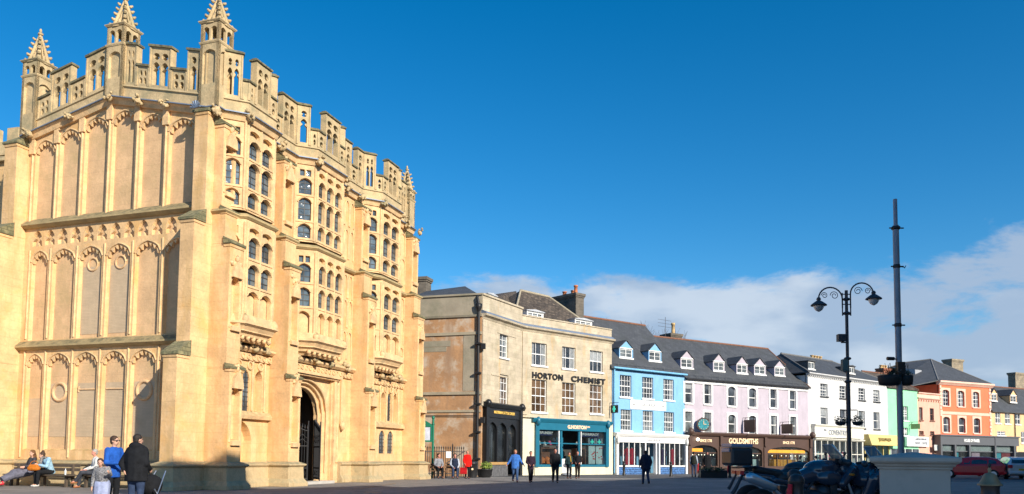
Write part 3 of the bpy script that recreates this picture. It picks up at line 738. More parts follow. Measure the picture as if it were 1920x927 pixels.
# ---- pinnacles
def pinnacle(px_,py_,zb,zbox,htop,hs,w_=.40,rot=None):
    F_=[]; c=Vector((px_,py_)); e=_e; n=_n
    corners=[c-e*w_-n*w_,c-e*w_+n*w_,c+e*w_+n*w_,c+e*w_-n*w_]   # clockwise seen from above gives outward on the right
    m_=MB(); p=MB()
    order=[corners[0],corners[1],corners[2],corners[3]]
    for i in range(4):
        A,B=order[i],order[(i+1)%4]; fr=Fr(A,B)
        m_.holed(fr,0,fr.L,zb,zbox,[(.14,fr.L-.14,zb+.9,zbox-.25,'p',.2)] if zbox-zb>1.6 else [],0,-.12,.03)
        n2=2; wz=(fr.L-.16)/2
        m_.holed(fr,.0,fr.L,zbox,zbox+htop,[(.08+k*wz+.04,.08+(k+1)*wz-.04,zbox+.12,zbox+htop-.18,'p',.12) for k in range(2)],0,-.12,0,back=True)
    fr=Fr(order[0],order[1]); m_.box(fr,.08,fr.L-.08,-fr.L+.08,-.10,zb,zbox-.02)
    ct=MB()
    for z,ex,hh in((zbox,.06,.10),(zbox+htop,.12,.10)):
        ex*=.7; ct.sweep([Vector(q) for q in order],[(-.3,z-.02),(ex*.4,z-.02),(ex,z+.04),(ex,z+hh*.7),(-.1,z+hh+.04),(-.3,z+hh+.04)],closed=True)
    zc=zbox+htop+.1
    ct.lathe((c.x,c.y,zc-.14),[(w_*1.15,0),(w_*1.15,.12)],12)
    hs*=1.06; tip=Vector((c.x,c.y,zc+hs))
    for q in order:
        a=Vector((q.x,q.y,zc)); a=a+(Vector((c.x,c.y,zc))-a)*.40
        ct.tube([a,a+(tip-a)*.5,tip],[.10,.075,.045],5)
        for t in(.02,.22,.42,.60,.77):
            s_=a+(tip-a)*t; o_=(a-Vector((c.x,c.y,zc))).normalized(); s_=s_+o_*.09; ct.ell(s_+o_*.03,.10*(1-.4*t),.10*(1-.4*t),.06,seg=6,rings=4,jit=.25); ct.ell(s_+o_*.08+Vector((0,0,.04)),.05,.05,.05,seg=5,rings=4)
    for k in range(4):
        A=(order[k]+order[(k+1)%4])/2; a=Vector((A.x,A.y,zc)); a=a+(Vector((c.x,c.y,zc))-a)*.40
        ct.tube([a,a+(tip-a)*.55],[.05,.03],5)
        g_=a+Vector((0,0,.15)); ct.ell(g_,.07,.07,.16,seg=6,rings=5,jit=.2)
    ct.lathe((c.x,c.y,zc),[(w_*.36,0),(w_*.22,hs*.4),(.05,hs)],6)
    ct.ell(tip+Vector((0,0,-.02)),.12,.12,.07,seg=8,rings=5,jit=.2); ct.ell(tip+Vector((0,0,.12)),.06,.06,.12,seg=6,rings=5)
    o=m_.build('pinnacle',PARAST,porch); ct.build('spire',PARAST,o)
p=Q(.30,-.30); pinnacle(p[0],p[1],ZS+.1,17.5,.85,1.12,.44)
p=Q(.25,-5.0); pinnacle(p[0],p[1],ZS+1.0,18.12,.85,1.2,.44)
p=Q(.25,-9.65); pinnacle(p[0],p[1],ZS+.1,17.5,.68,1.25,.42)
p=Q(17.15,-.2); pinnacle(p[0],p[1],ZS+.1,16.5,.55,1.22,.38)
p=Q(12,-9.2); pinnacle(p[0],p[1],ZS+.1,17.35,.75,1.45,.42)
# north and east sides closed plainly, roof parapet behind
nb=MB(); nb.box(FF,17.36,17.45,-9.5,-.3,0,15.4); nb.box(FF,.2,17.4,-9.6,-9.42,0,15.4); nb.build('rear_wall',HONEY,porch)
# shell ornament on the south west buttress
sh_=MB(); cpt=WF.pt(-.35,.75,14.62)
for i in range(7):
    a=math.pi*(i/6); sh_.tube([cpt,cpt+Vector((_n.x*math.cos(a)*.22,_n.y*math.cos(a)*.22,math.sin(a)*.24+.04))],[.03,.045],5)
sh_.build('shell_ornament',LEADF,porch)

# ---- church aisle wall behind, at the left edge
A_=at(-160,800,41.5); B_=at(60,800,39.5)
CA=Fr((A_.x,A_.y),(B_.x,B_.y))
aisle=thing('church','weathered church aisle wall with battlements behind the porch at the far left','church',(A_.x,A_.y,0))
cw=MB(); cw.holed(CA,0,CA.L,0,16.2,[(1.8,4.9,4.5,12.5,'p',2.2)],0,-.5,.15); cw.box(CA,0,CA.L,-6,-.7,0,16.0); cw.build('wall',HONEY,aisle)
cg=MB(); cg.box(CA,1.7,5,-.6,-.55,4.4,12.6); o=cg.build('window',LEADGLASS,aisle)
cl=MB(); 
for s in(2.6,3.4,4.2): cl.box(CA,s-.07,s+.07,-.5,-.3,4.5,12.2)
cl.build('mullion',HONEYC,o)
cp_=MB(); cp_.prof(CA,[(-.3,16.2),(.25,16.2),(.25,16.35),(-.1,16.6),(-.3,16.6)],0,CA.L); cp_.box(CA,0,CA.L,-.3,0,16.6,17.3)
x=0
while x<CA.L-.6: cp_.box(CA,x,x+.7,-.28,-.02,17.3,18.0); x+=1.25
cp_.build('parapet',PARAST,aisle)

# painted lines and covers on the square
mk=MB(); ya=Vector((*gnd(615,917,0),.008)); 
def strip(mb,p,q,w_,z=.009):
    a=Vector((p[0],p[1],z)); b=Vector((q[0],q[1],z)); n=Vector((-(b-a).y,(b-a).x,0)).normalized()*w_/2; mb.face([a-n,b-n,b+n,a+n])
strip(mk,gnd(640,912),gnd(742,907),.09); mk.build('road_marking',mat('worn_yellow_line',(.42,.27,.12),.8,.3,3,.1,stain=((.14,.13,.12),.45,.6,3)),kind='structure')
mk=MB(); strip(mk,gnd(655,920),gnd(742,907.5),.09,.014); mk.build('road_marking',MATS['worn_yellow_line'],kind='structure')
for px,py in((985,909),(700,924),(1120,912)):
    g_=gnd(px,py); mk=MB(); mk.box(W0,g_[0]-.3,g_[0]+.3,-g_[1]-.3,-g_[1]+.3,.003,.014); mk.build('drain_cover',mat('iron_cover',(.20,.20,.21),.5,.2,8,.2,brick=(.1,.1,.5,.1,.02)),kind='structure')

# ================================================================== THE STREET OF SHOPS
WHITE=mat('white_joinery',(.80,.80,.78),.5,.04,3,.05)
GLASS=glassmat('window_pane',(.018,.022,.028),.05,wob=.8)
GLASSC=glassmat('window_pane_with_curtain',(.045,.052,.055),.08,wob=.6)
CURT=mat('net_curtain',(.30,.32,.33),.5,.25,5,0)
GLASSB=glassmat('window_pane_with_blind',(.055,.032,.016),.10,wob=.4)
SHOPGL=glassmat('shop_glass',(.01,.012,.014),.03,alpha=.22,wob=.5)
SLATE=mat('slate_roof',(.075,.08,.088),.65,.14,1.5,.2,brick=(.32,.24,.6,.16,.012),stain=((.055,.06,.06),.5,.7,.8))
STSL=mat('stone_slate_roof',(.13,.10,.075),.9,.45,4,.5,brick=(.42,.26,.4,.55,.03),stain=((.06,.05,.04),.5,.62,3))
RIDGE=mat('clay_ridge',(.22,.10,.06),.85,.2,4,.2)
ASH=mat('grey_gold_ashlar',(.56,.475,.345),.9,.14,1.4,.2,brick=(.75,.33,.80,.10,.008),stain=((.36,.31,.21),.50,.72,1.1),stain2=((.58,.36,.15),.58,.76,.5),fine=.1)
RENDB=mat('flaking_orange_render',(.50,.28,.14),.93,.16,.9,.25,stain=((.55,.44,.33),.50,.60,.6),stain2=((.36,.22,.13),.5,.7,.5),fine=.12)
RENDG=mat('grey_cement_render',(.36,.31,.23),.93,.12,1.2,.25,stain=((.26,.24,.17),.45,.65,.8))
CHIM=mat('grey_chimney_stone',(.17,.145,.115),.93,.18,2,.3,brick=(.5,.25,.7,.12,.012),stain=((.10,.09,.075),.45,.65,1.5))
CHIML=mat('pale_chimney_stone',(.34,.28,.19),.93,.18,2,.3,brick=(.5,.25,.7,.12,.012),stain=((.2,.17,.13),.45,.65,1.5))
POT=mat('terracotta_pot',(.50,.17,.07),.8,.12,4,.1); POTY=mat('buff_pot',(.55,.38,.18),.85,.15,4,.1)
DRAIN=mat('black_drainpipe',(.02,.02,.022),.5,.1,4,.05)
BLACKP=mat('black_paint',(.012,.013,.015),.4,.1,3,.05)
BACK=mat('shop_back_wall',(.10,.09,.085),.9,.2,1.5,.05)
def paint(name,c,st=None): return mat(name,c,.85,.07,.8,.1,stain=(tuple(x*.88 for x in c),.52,.7,1.4),stain2=(tuple(x*.70 for x in c),.54,.82,1.1),fine=.06)
def winpart(root,fr,h,cols=3,rows=4,fm=None,gm=None,d=-.13,sill=True,sm=None,sur=None,surm=None,bar=.019,frw=.05,name='window'):
    fm=fm or WHITE; gm=gm or GLASS; a,b,z0,z1=h[:4]; arch=len(h)>4 and h[4]=='a'; rise=h[5] if arch else 0
    m=MB(); zt=z1-rise*.3 if arch else z1
    m.box(fr,a-.01,a+frw,d-.06,d,z0,z1); m.box(fr,b-frw,b+.01,d-.06,d,z0,z1); m.box(fr,a+frw,b-frw,d-.06,d-.002,z0,z0+frw*1.2)
    if not arch: m.box(fr,a+frw,b-frw,d-.06,d-.002,z1-frw,z1)
    zm=(z0+z1)/2; m.box(fr,a+frw,b-frw,d-.05,d+.012,zm-.035,zm+.035)
    for i in range(1,cols): s=a+(b-a)*i/cols; m.box(fr,s-bar,s+bar,d-.05,d-.006,z0+.05,z1-.02)
    for i in range(1,rows):
        z=z0+(z1-z0)*i/rows
        if abs(z-zm)>.06: m.box(fr,a+frw,b-frw,d-.05,d-.009,z-bar,z+bar)
    o=m.build(name,fm,root)
    g=MB(); g.box(fr,a-.03,b+.03,d-.075,d-.062,z0-.03,z1+.03); g.build('pane',gm,o)
    rr=random.random()
    if rr<.55 and gm is not GLASSB and (b-a)>.5:
        cu=MB(); wq=(b-a)*random.uniform(.14,.30)
        if rr<.38:
            for x0,x1 in((a+.04,a+.04+wq),(b-.04-wq,b-.04)):
                nq=4
                for k in range(nq): cu.box(fr,x0+(x1-x0)*k/nq,x0+(x1-x0)*(k+.7)/nq,d-.0615,d-.052+.003*(k%2),z0+.05,z1-.04-(rise*.35 if arch else 0))
        else: cu.box(fr,a+.04,b-.04,d-.0615,d-.054,z1-(z1-z0)*random.uniform(.2,.5),z1-.04-(rise*.5 if arch else 0))
        cu.build('curtain',CURT,o)
    if sill:
        s_=MB(); s_.box(fr,a-.10,b+.10,-.12,.10,z0-.13,z0-.002); s_.build('sill',sm or fm,o,bevel=.01)
    if sur:
        q=MB(); t=sur
        if arch: q.holed(fr,a-t,b+t,z0-.0,z1+t,[(a,b,z0+.001,z1,'a',rise)],.045,-.02)
        else: q.box(fr,a-t,a,-.02,.045,z0,z1+t); q.box(fr,b,b+t,-.02,.045,z0,z1+t); q.box(fr,a,b,-.02,.044,z1,z1+t)
        q.build('surround',surm or fm,o)
    return o
def slab(mb,pts,t=.10,m=0):
    n=len(pts); P=[Vector(p) for p in pts]; Q_=[p-Vector((0,0,t)) for p in P]
    mb.mesh(P+Q_,[tuple(range(n)),tuple(range(n,2*n))[::-1]]+[(i,n+i,n+(i+1)%n,(i+1)%n) for i in range(n)],m)
def ridge_roof(root,fr,s0,s1,de,ze,dr,zr,hl=0,hr=0,mt=None,back=True,rm=None,db=None,name='roof'):
    m=MB(); db=2*dr-de if db is None else db
    rl=fr.pt(s0+hl,dr,zr); rr=fr.pt(s1-hr,dr,zr)
    slab(m,[fr.pt(s0,de,ze),fr.pt(s1,de,ze),rr,rl])
    slab(m,[fr.pt(s1,db,ze),fr.pt(s0,db,ze),rl,rr])
    if hl: slab(m,[fr.pt(s0,db,ze),fr.pt(s0,de,ze),rl])
    if hr: slab(m,[fr.pt(s1,de,ze),fr.pt(s1,db,ze),rr])
    o=m.build(name,mt or SLATE,root)
    r=MB(); r.tube([rl+Vector((0,0,.03)),rr+Vector((0,0,.03))],.10,6)
    if hl: r.tube([fr.pt(s0,de,ze+.02),rl],.07,6)
    if hr: r.tube([fr.pt(s1,de,ze+.02),rr],.07,6)
    r.build('ridge_tiles',rm or RIDGE,o)
    return o
def body(root,fr,z1,holes,wm,depth=9,z0=0,name='wall',gable=None,sidem=None,s1=None):
    L_=s1 or fr.L
    m=MB(); m.holed(fr,0,L_,z0,z1,holes,0,-.20,0); o=m.build(name,wm,root)
    b=MB(); b.box(fr,.01,L_-.01,-depth,-2.0,0,z1-.02); b.box(fr,.01,L_-.01,-2.0,-.30,max(z0,.01)+ (0 if z0 else 0)+( .0),z1-.02) if z0>0 else b.box(fr,.01,L_-.01,-2.0,-.30,0,z1-.02)
    if gable:
        dr,zr=gable
        for s in(.01,L_-.31): b.prof(fr,[(-.01,z1-.03),(2*dr,z1-.03),(dr,zr-.12)],s,s+.3)
    b.build('side_wall',sidem or wm,root); return o
def chimney(root,fr,s0,s1,d0,d1,z0,z1,pots,mt=None,pm=None,name='chimney'):
    m=MB(); m.box(fr,s0,s1,d0,d1,z0,z1-.35); m.box(fr,s0-.06,s1+.06,d0-.06,d1+.06,z1-.35,z1-.22); m.box(fr,s0-.12,s1+.12,d0-.12,d1+.12,z1-.22,z1)
    o=m.build(name,mt or CHIM,root)
    for i,(s,d,h,r) in enumerate(pots):
        p=MB(); c=fr.pt(s,d,z1); p.lathe(c,[(r,-.02),(r*.92,h*.4),(r*.85,h*.8),(r*1.12,h*.82),(r*1.12,h),(r*.7,h)],10); p.build('chimney_pot',pm or POT,o)
    return o
def text(name,body_,size,fr,s,z,d,mt,parent,wide=None,bold=.0,ext=.02,italic=0,space=1.0):
    cu=bpy.data.curves.new('txt','FONT'); cu.body=body_; cu.size=size; cu.align_x='CENTER'; cu.align_y='CENTER'; cu.extrude=ext; cu.offset=bold; cu.shear=italic; cu.space_character=space; cu.resolution_u=3
    to=bpy.data.objects.new('txt',cu); COL.objects.link(to); dg=bpy.context.evaluated_depsgraph_get(); dg.update()
    me=bpy.data.meshes.new_from_object(to.evaluated_get(dg)); COL.objects.unlink(to); bpy.data.objects.remove(to)
    xs=[v.co.x for v in me.vertices]; W_=max(xs)-min(xs); k=(wide/W_) if wide else 1; cx=(max(xs)+min(xs))/2
    off=base_of(parent)
    for v in me.vertices:
        p=fr.pt(s+(v.co.x-cx)*k,d+v.co.z,z+v.co.y); v.co=p-off
    me.materials.clear(); me.materials.append(mt); o=bpy.data.objects.new(name,me); COL.objects.link(o); o.parent=parent; BASE[o.name]=off; return o
def dormer(root,fr,px0,px1,yt,yb,df,rm,fm,roofm,cols=2,zpk=.75,slope=1.0,ze=8,gm=None,flat=False,rows=2):
    """gabled dormer: the front face px0..px1; yt peak, yb foot"""
    if flat:
        df=-.3
        while df>-5 and ze-df*slope<fr.hit((px0+px1)/2,yb,df)[1]-.02: df-=.1
    s0,z0=fr.hit(px0,yb,df); s1,zz_=fr.hit(px1,yb,df); zp=fr.hit((px0+px1)/2,yt,df)[1]; z0=(z0+zz_)/2
    w_=s1-s0; hgab=min(w_*.5*zpk/.75,(zp-z0)*.42)
    if flat: hgab=min(hgab,.16)
    zt=zp-hgab
    zr=lambda d: ze+(-d)*slope
    m=MB(); 
    m.holed(fr,s0,s1,z0,zt,[(s0+.09,s1-.09,z0+.10,zt-.06,'r')],df,df-.15)
    if not flat: m.prism(fr,[(s0-.02,zt),(s1+.02,zt),((s0+s1)/2,zp-.04)],df-.12,df)
    db_=-(zt-ze)/slope-.2
    for s in(s0,s1-.06): m.prof(fr,[(df-.14,z0-.1),(df-.14,zt),(db_,zt)],s,s+.06)
    o=m.build('dormer',rm,root)
    wm=MB(); a,b=s0+.09,s1-.09; zb,zt_=z0+.10,zt-.06; d=df-.05
    for x in(a,b-.07): wm.box(fr,x,x+.07,d-.05,d,zb,zt_)
    wm.box(fr,a,b,d-.05,d-.002,zb,zb+.08); wm.box(fr,a,b,d-.05,d-.002,zt_-.08,zt_)
    for i in range(1,cols): s=a+(b-a)*i/cols; wm.box(fr,s-.035,s+.035,d-.05,d+.004,zb,zt_)
    if rows>1: wm.box(fr,a,b,d-.05,d-.012,(zb+zt_)/2-.015,(zb+zt_)/2+.015)
    wm.box(fr,s0-.04,s1+.04,df-.02,df+.06,z0-.03,z0+.09)
    if not flat: wm.box(fr,s0-.06,s1+.06,df-.02,df+.035,zt-.05,zt+.03)
    wm.build('window',fm,o)
    g=MB(); g.box(fr,a,b,d-.07,d-.055,zb,zt_); g.build('pane',gm or GLASSC,o)
    r=MB(); sc_=(s0+s1)/2; ov=.09; dt=-(zp-ze)/slope-.3; de=df+.10
    if flat:
        r.prism(fr,[(s0-ov,zt),(s1+ov,zt),(s1+ov,zt+.05),(sc_,zt+.17),(s0-ov,zt+.05)],db_,de)
    else:
        for sx,sg in((s0-ov,1),(s1+ov,-1)):
            zl=zt-ov*(zp-zt)/(w_/2)
            r.prism(fr,[(sx,zl),(sc_,zp),(sc_,zp+.06),(sx,zl+.06)],dt if 0 else db_-.5,de)
    r.build('dormer_roof',roofm,o); return o

# ------------------------------------------------------------------ chemist
p0=pl(903,54,720); p1=pl(979,59.2,720); p2=pl(1147,65.7,760); pl_=pl(700,56.4,720)
C1=Fr(p0,p1); C2=Fr(p1,p2); CS=Fr(pl_,p0)
chem=thing('chemist_building','pale ashlar corner building with teal chemist shopfront and brown side wall','building',(p0[0],p0[1],0))
ZC=11.0
def H(fr,r,kind='r',rise=0): 
    q=fr.rect(r); return (q[0],q[1],q[2],q[3],kind,rise) if kind!='r' else (q[0],q[1],q[2],q[3],'r')
h1=[H(C1,(937,953,627,671)),H(C1,(937,953,703,763))]
h2u=[H(C2,(997,1025,643,686)),H(C2,(1054,1079,652,692)),H(C2,(1106,1130,658,697))]
h2m=[H(C2,(997,1025,712,773)),H(C2,(1054,1079,718,775)),H(C2,(1106,1130,722,776))]
z=sum(h[2] for h in h2u)/3; z2=sum(h[3] for h in h2u)/3; h2u=[(h[0],h[1],z,z2,'r') for h in h2u]
z=sum(h[2] for h in h2m)/3; z2=sum(h[3] for h in h2m)/3; h2m=[(h[0],h[1],h[2],h[3],'r') for h in h2m]
m=MB(); m.holed(C1,0,C1.L,4.75,ZC,h1,0,-.25); m.build('wall',ASH,chem)
m=MB(); m.holed(C2,0,C2.L,4.3,ZC,h2u+h2m,0,-.25); m.build('wall',ASH,chem)
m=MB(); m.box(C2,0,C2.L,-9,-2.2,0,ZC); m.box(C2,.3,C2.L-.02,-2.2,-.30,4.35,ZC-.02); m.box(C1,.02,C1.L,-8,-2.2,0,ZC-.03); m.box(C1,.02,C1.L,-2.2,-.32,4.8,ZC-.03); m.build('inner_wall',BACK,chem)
m=MB(); m.holed(CS,0,CS.L-.0,0,ZC-.02,[],0,-.4); m.build('side_wall',RENDB,chem)
for z0_,z1_,d_ in((5.55,5.75,.10),(9.65,9.85,.08),(4.35,4.5,.06)):
  m=MB(); m.box(CS,0,CS.L-.02,-.0,d_,z0_,z1_); m.build('string_band',mat('grey_band_stone',(.40,.34,.24),.9,.12,2,.2),chem)
m=MB(); m.box(CS,CS.L-1.35,CS.L-.5,0,.02,5.8,9.64); m.box(CS,CS.L-4.6,CS.L-2.6,0,.018,8.55,8.88); m.box(CS,2,CS.L-2.3,0,.016,8.9,9.3); m.build('render_patch',RENDG,chem)
for (s0,s1,z0,z1) in((6.2,9.0,2.0,4.3),): pass
# corner quoin strip and pilaster
m=MB(); m.box(C1,.0,.55,0,.07,4.8,ZC-.3); m.build('pilaster',ASH,chem)
m=MB(); m.box(C2,-.05,.5,-.05,.09,4.5,ZC-.3); m.build('pilaster',ASH,chem)
for q_ in((2.1,4.9,10.05,10.15),(1.3,3.6,7.0,7.1)): m=MB(); m.box(C1,q_[0],q_[1],0,.04,q_[2],q_[3]); m.build('raised_panel',ASH,chem)
for i,h in enumerate(h1): winpart(chem,C1,h,2 if i==0 else 3,4,gm=GLASSC if i==0 else GLASSB)
for h in h2u: winpart(chem,C2,h,3,2,gm=GLASS)
for h in h2m: winpart(chem,C2,h,3,4,gm=GLASSB)
CO=[(-.2,ZC-.25),(.02,ZC-.25),(.10,ZC-.12),(.30,ZC-.02),(.34,ZC+.10),(-.2,ZC+.13)]
m=MB(); m.sweep([pl_,p0],[(-.2,ZC-.12),(.10,ZC-.12),(.14,ZC+.02),(-.2,ZC+.04)]); m.build('cornice',RENDG,chem)
m=MB(); m.sweep([p0,p1,(p2[0]+.1,p2[1]+.1)],CO); m.build('cornice',ASH,chem)
m=MB(); m.sweep([p0,p1,p2],[(-.2,ZC+.135),(.33,ZC+.105),(.25,ZC+.22),(.0,ZC+.34),(-.2,ZC+.34)]); m.build('lead_flashing',LEADF,chem)
m=MB(); m.sweep([pl_,p0],[(-.35,ZC+.05),(-.02,ZC+.05),(-.02,ZC+1.35),(.08,ZC+1.38),(.08,ZC+1.5),(-.4,ZC+1.5)]); m.build('parapet',RENDG,chem)
m=MB(); m.sweep([p0,p1],[(-.35,ZC+.35),(-.02,ZC+.3),(-.02,ZC+1.35),(.08,ZC+1.38),(.08,ZC+1.5),(-.4,ZC+1.5)]); m.build('parapet',ASH,chem)
m=MB(); m.sweep([p1,p2],[(-.35,ZC+.35),(-.02,ZC+.3),(-.02,ZC+.88),(.05,ZC+.9),(.05,ZC+.98),(-.4,ZC+.98)]); m.build('parapet',ASH,chem)
# roofs
def hitpt(fr,px,py,d): s,z=fr.hit(px,py,d); return fr.pt(s,d,z)
def roofpoly(root,faces,mt,name='roof'):
    m=MB()
    for f in faces: slab(m,f,.12)
    return m.build(name,mt,root)
a_=hitpt(C2,976,545,-5.5); b_=hitpt(C2,1029,557,-5.5); s_l=C2.hit(962,600,-.6)[0]; s_r=C2.L-.2
fl=C2.pt(s_l,-.6,ZC+.5); fr_=C2.pt(s_r,-.6,ZC+.4); bl=C2.pt(s_l,-10,ZC+.4); br=C2.pt(s_r,-10,ZC+.4)
o=roofpoly(chem,[[fl,fr_,b_,a_],[fr_,br,b_],[br,bl,a_,b_],[bl,fl,a_]],STSL)
m=MB(); m.tube([a_,b_],.12,6); m.tube([fl,a_],.1,6); m.tube([fr_,b_],.1,6); m.build('ridge_tiles',mat('pale_ridge_stone',(.36,.31,.22),.9,.15,3,.2),o)
wl_=hitpt(C1,921,553,-6); wr=hitpt(C1,968,546,-6.5); fa=C1.pt(.5,-1.0,ZC+1.0); fb=C1.pt(C1.L+1.5,-1.0,ZC+.8)
roofpoly(chem,[[fa,fb,wr,wl_],[C1.pt(.5,-9,ZC),wl_,wr,C1.pt(C1.L+1,-9,ZC)]],STSL)
ap=hitpt(CS,872,537,-4); sl0=hitpt(CS,770,558,-.8); sl1=hitpt(CS,899,553,-.8); r0=hitpt(CS,800,546,-4.5)
roofpoly(chem,[[sl0,sl1,ap,r0],[sl1,CS.pt(CS.L-.3,-8,ZC+1),ap]],SLATE)
# chimneys
s0,zt=C2.hit(1041,541,-4.2); s1,_z=C2.hit(1096,541,-4.2)
q0=C2.hit(1094,560,-4.2)[0]
chimney(chem,C2,q0-.95,q0+.05,-7.2,-4.2,ZC+.5,zt,[(q0-.55,-4.6,.75,.17),(q0-.2,-5.3,.45,.19),(q0-.55,-6.0,.4,.19)],CHIM,POT)
s0,zt=CS.hit(778,520,-5); s1,_z=CS.hit(799,520,-5); chimney(chem,CS,s0-.1,s1,-6,-5,ZC,zt,[],CHIM)
# dormers of the stone roof
slp=(a_.z-fl.z)/4.9
for x0,x1,yt,yb in((988,1019,581,599.5),(1078,1110,597,613.5)):
    dormer(chem,C2,x0,x1,yt,yb,-1.1,WHITE,WHITE,mat('dormer_lead',(.45,.47,.5),.6,.05,3,.05),3,flat=True,slope=slp,ze=ZC+.5-.6*slp,rows=2)
dormer(chem,C1,914,931,550,561,-1.4,WHITE,WHITE,MATS['dormer_lead'],2,flat=True,slope=.8,ze=ZC+.3,rows=1)
# drainpipe
m=MB(); m.tube([CS.pt(CS.L-.22,.12,.1),CS.pt(CS.L-.22,.12,ZC+.5)],.095,8); m.lathe(CS.pt(CS.L-.22,.14,ZC+.45),[(.1,-.25),(.22,.05),(.24,.3),(.2,.3)],4); m.tube([CS.pt(CS.L-.22,.12,ZC+.7),CS.pt(CS.L-.35,.1,ZC+1.2),CS.pt(CS.L-.35,-.1,ZC+1.4)],.09,6)
for z in(1.2,3.0,4.9,7,9): m.box(CS,CS.L-.42,CS.L-.02,0,.30,z-.06,z+.06)
m.box(CS,CS.L+.0,CS.L+.3,.1,.25,8.6,9.0); m.box(CS,CS.L,CS.L+.3,.1,.25,3.6,4.0)
m.build('drainpipe',DRAIN,chem)
m=MB(); pts=[CS.pt(CS.L-.3,.1,4.1),CS.pt(CS.L-4,.08,4.12),CS.pt(CS.L-7,.06,4.0),CS.pt(CS.L-9,.06,3.2)]; m.tube(pts,.03,4); m.build('cable',DRAIN,chem)
LETB=mat('dark_letter',(.02,.02,.022),.4,.1,3,0)
sa,za=C2.hit(998,706); sb,zb_=C2.hit(1134,715)
HG_=C2.hit(1066,709)[1]
for wd,xa,xb,ym in(('HORTON',997,1054.5,706.5),('CHEMIST',1070,1134,714)):
    sx=(C2.hit(xa,ym)[0]+C2.hit(xb,ym)[0])/2; text('sign_lettering',wd,.60,C2,sx,C2.hit((xa+xb)/2,ym)[1],.05,LETB,chem,wide=C2.hit(xb,ym)[0]-C2.hit(xa,ym)[0],bold=.022,ext=.04,space=1.15)
# serifs
m=MB()
# black shopfront on C1
bsh=MB(); L1=C1.L
bsh.box(C1,.25,L1-.4,.02,.22,4.05,4.75); 
bsh.prof(C1,[(0,4.72),(.34,4.72),(.45,4.95),(.45,5.0),(0,5.12)],.15,L1-.2)
for s in(.25,L1-.75): bsh.box(C1,s,s+.35,.0,.30,.0,4.8); bsh.ell(C1.pt(s+.17,.32,5.0),.24,.24,.26,seg=8,rings=6)
a1=[(.72,1.95,.95,3.75,'p',.55),(2.1,3.35,.95,3.75,'p',.55),(3.6,4.75,.06,3.7,'p',.55)]
bsh.holed(C1,.6,L1-.7,.85,4.05,[a for a in a1 if a[1]<L1-.75],.14,-.05,0)
bsh.build('shopfront',BLACKP,chem)
m=MB(); m.box(C1,.6,3.45,.02,.2,0,.84); m.build('stall_riser',mat('granite_riser',(.12,.12,.125),.5,.3,6,.1),chem)
m=MB(); m.box(C1,.62,3.42,.0,.28,.80,.98); m.build('window_board',mat('golden_oak',(.45,.27,.10),.5,.15,3,.1),chem)
m=MB(); m.box(C1,.6,L1-.7,-.06,-.03,.85,4.0); m.build('shop_window',glassmat('shop_glass_dark',(.01,.012,.014),.03,alpha=.35,wob=.2),chem)
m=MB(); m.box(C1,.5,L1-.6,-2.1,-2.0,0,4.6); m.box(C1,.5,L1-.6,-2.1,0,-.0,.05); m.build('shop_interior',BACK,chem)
for s in(1.0,1.5,2.3,2.9):
    m=MB(); 
    for q in range(3): m.box(C1,s-.16+q*.11,s-.08+q*.11,-.8-.05*q,-.75-.05*q,1.2,2.9+.1*q)
    m.build('hanging_coat',mat('grey_cloth',(.22,.24,.28),.9,.2,6,.2),None,label='grey garment hanging in the black arched shop window, number %s along from the drainpipe'%('one two three four'.split()[[1.0,1.5,2.3,2.9].index(s)]),cat='garment',group='garments in the black arched shop window')
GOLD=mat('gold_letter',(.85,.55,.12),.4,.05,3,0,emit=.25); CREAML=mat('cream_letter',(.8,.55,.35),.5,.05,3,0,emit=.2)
text('sign_lettering','MASTERMAN CATTS & CORDER',.27,C1,L1/2-.1,4.42,.24,GOLD,chem,wide=3.0,bold=.003,ext=.006)
# cream pilasters + teal shopfront
CREAMP=paint('cream_paint',(.72,.68,.50)); TEAL=mat('teal_paint',(.012,.14,.22),.4,.06,2,.03)
L2=C2.L; e0=C2.hit(1000,840)[0]; e1=C2.hit(1137,840)[0]
m=MB(); m.box(C2,-.15,e0-.02,0,.12,0,4.2); m.build('shop_pilaster',CREAMP,chem); m=MB(); m.box(C2,e1+.02,L2,0,.12,0,4.2); m.build('shop_pilaster',CREAMP,chem)
m=MB(); m.box(C2,e0,e1,.0,.18,0,.62); m.build('stall_riser',CREAMP,chem)
m=MB(); m.box(C2,e0,e1,.02,.26,3.42,3.98); m.prof(C2,[(0,3.98),(.30,3.98),(.42,4.2),(.42,4.28),(0,4.32)],e0-.35,e1+.35)
for s in(e0,e1-.35): m.box(C2,s,s+.35,.02,.30,.62,3.98); m.ell(C2.pt(s+.17,.36,4.05),.2,.2,.34,seg=8,rings=6)
m.box(C2,e0+.35,e1-.35,.04,.22,.62,.80)
sdoor0,sdoor1=C2.hit(1050,840)[0],C2.hit(1083,840)[0]
for s in(sdoor0,sdoor1,e0+(sdoor0-e0)*.93): m.box(C2,s-.07,s+.07,.03,.17,.62 if s<sdoor0 else 0,3.42)
m.box(C2,e0+.35,e1-.35,.05,.15,2.38,2.46); 
m.build('shopfront',TEAL,chem)
m=MB(); 
for s in(C2.hit(1045,840)[0],C2.hit(1086.5,840)[0]): m.box(C2,s-.04,s+.04,.02,.19,.8,3.42)
m.build('white_glazing_bar',WHITE,chem)
m=MB(); m.box(C2,sdoor0+.1,sdoor0+.8,-.55,-.48,.05,2.9); m.build('door',TEAL,chem)
for a_s,b_s in((e0+.3,sdoor0-.05),(sdoor1+.05,e1-.3)): m=MB(); m.box(C2,a_s,b_s,.07,.085,.8,3.42); m.build('shop_window',SHOPGL,chem)
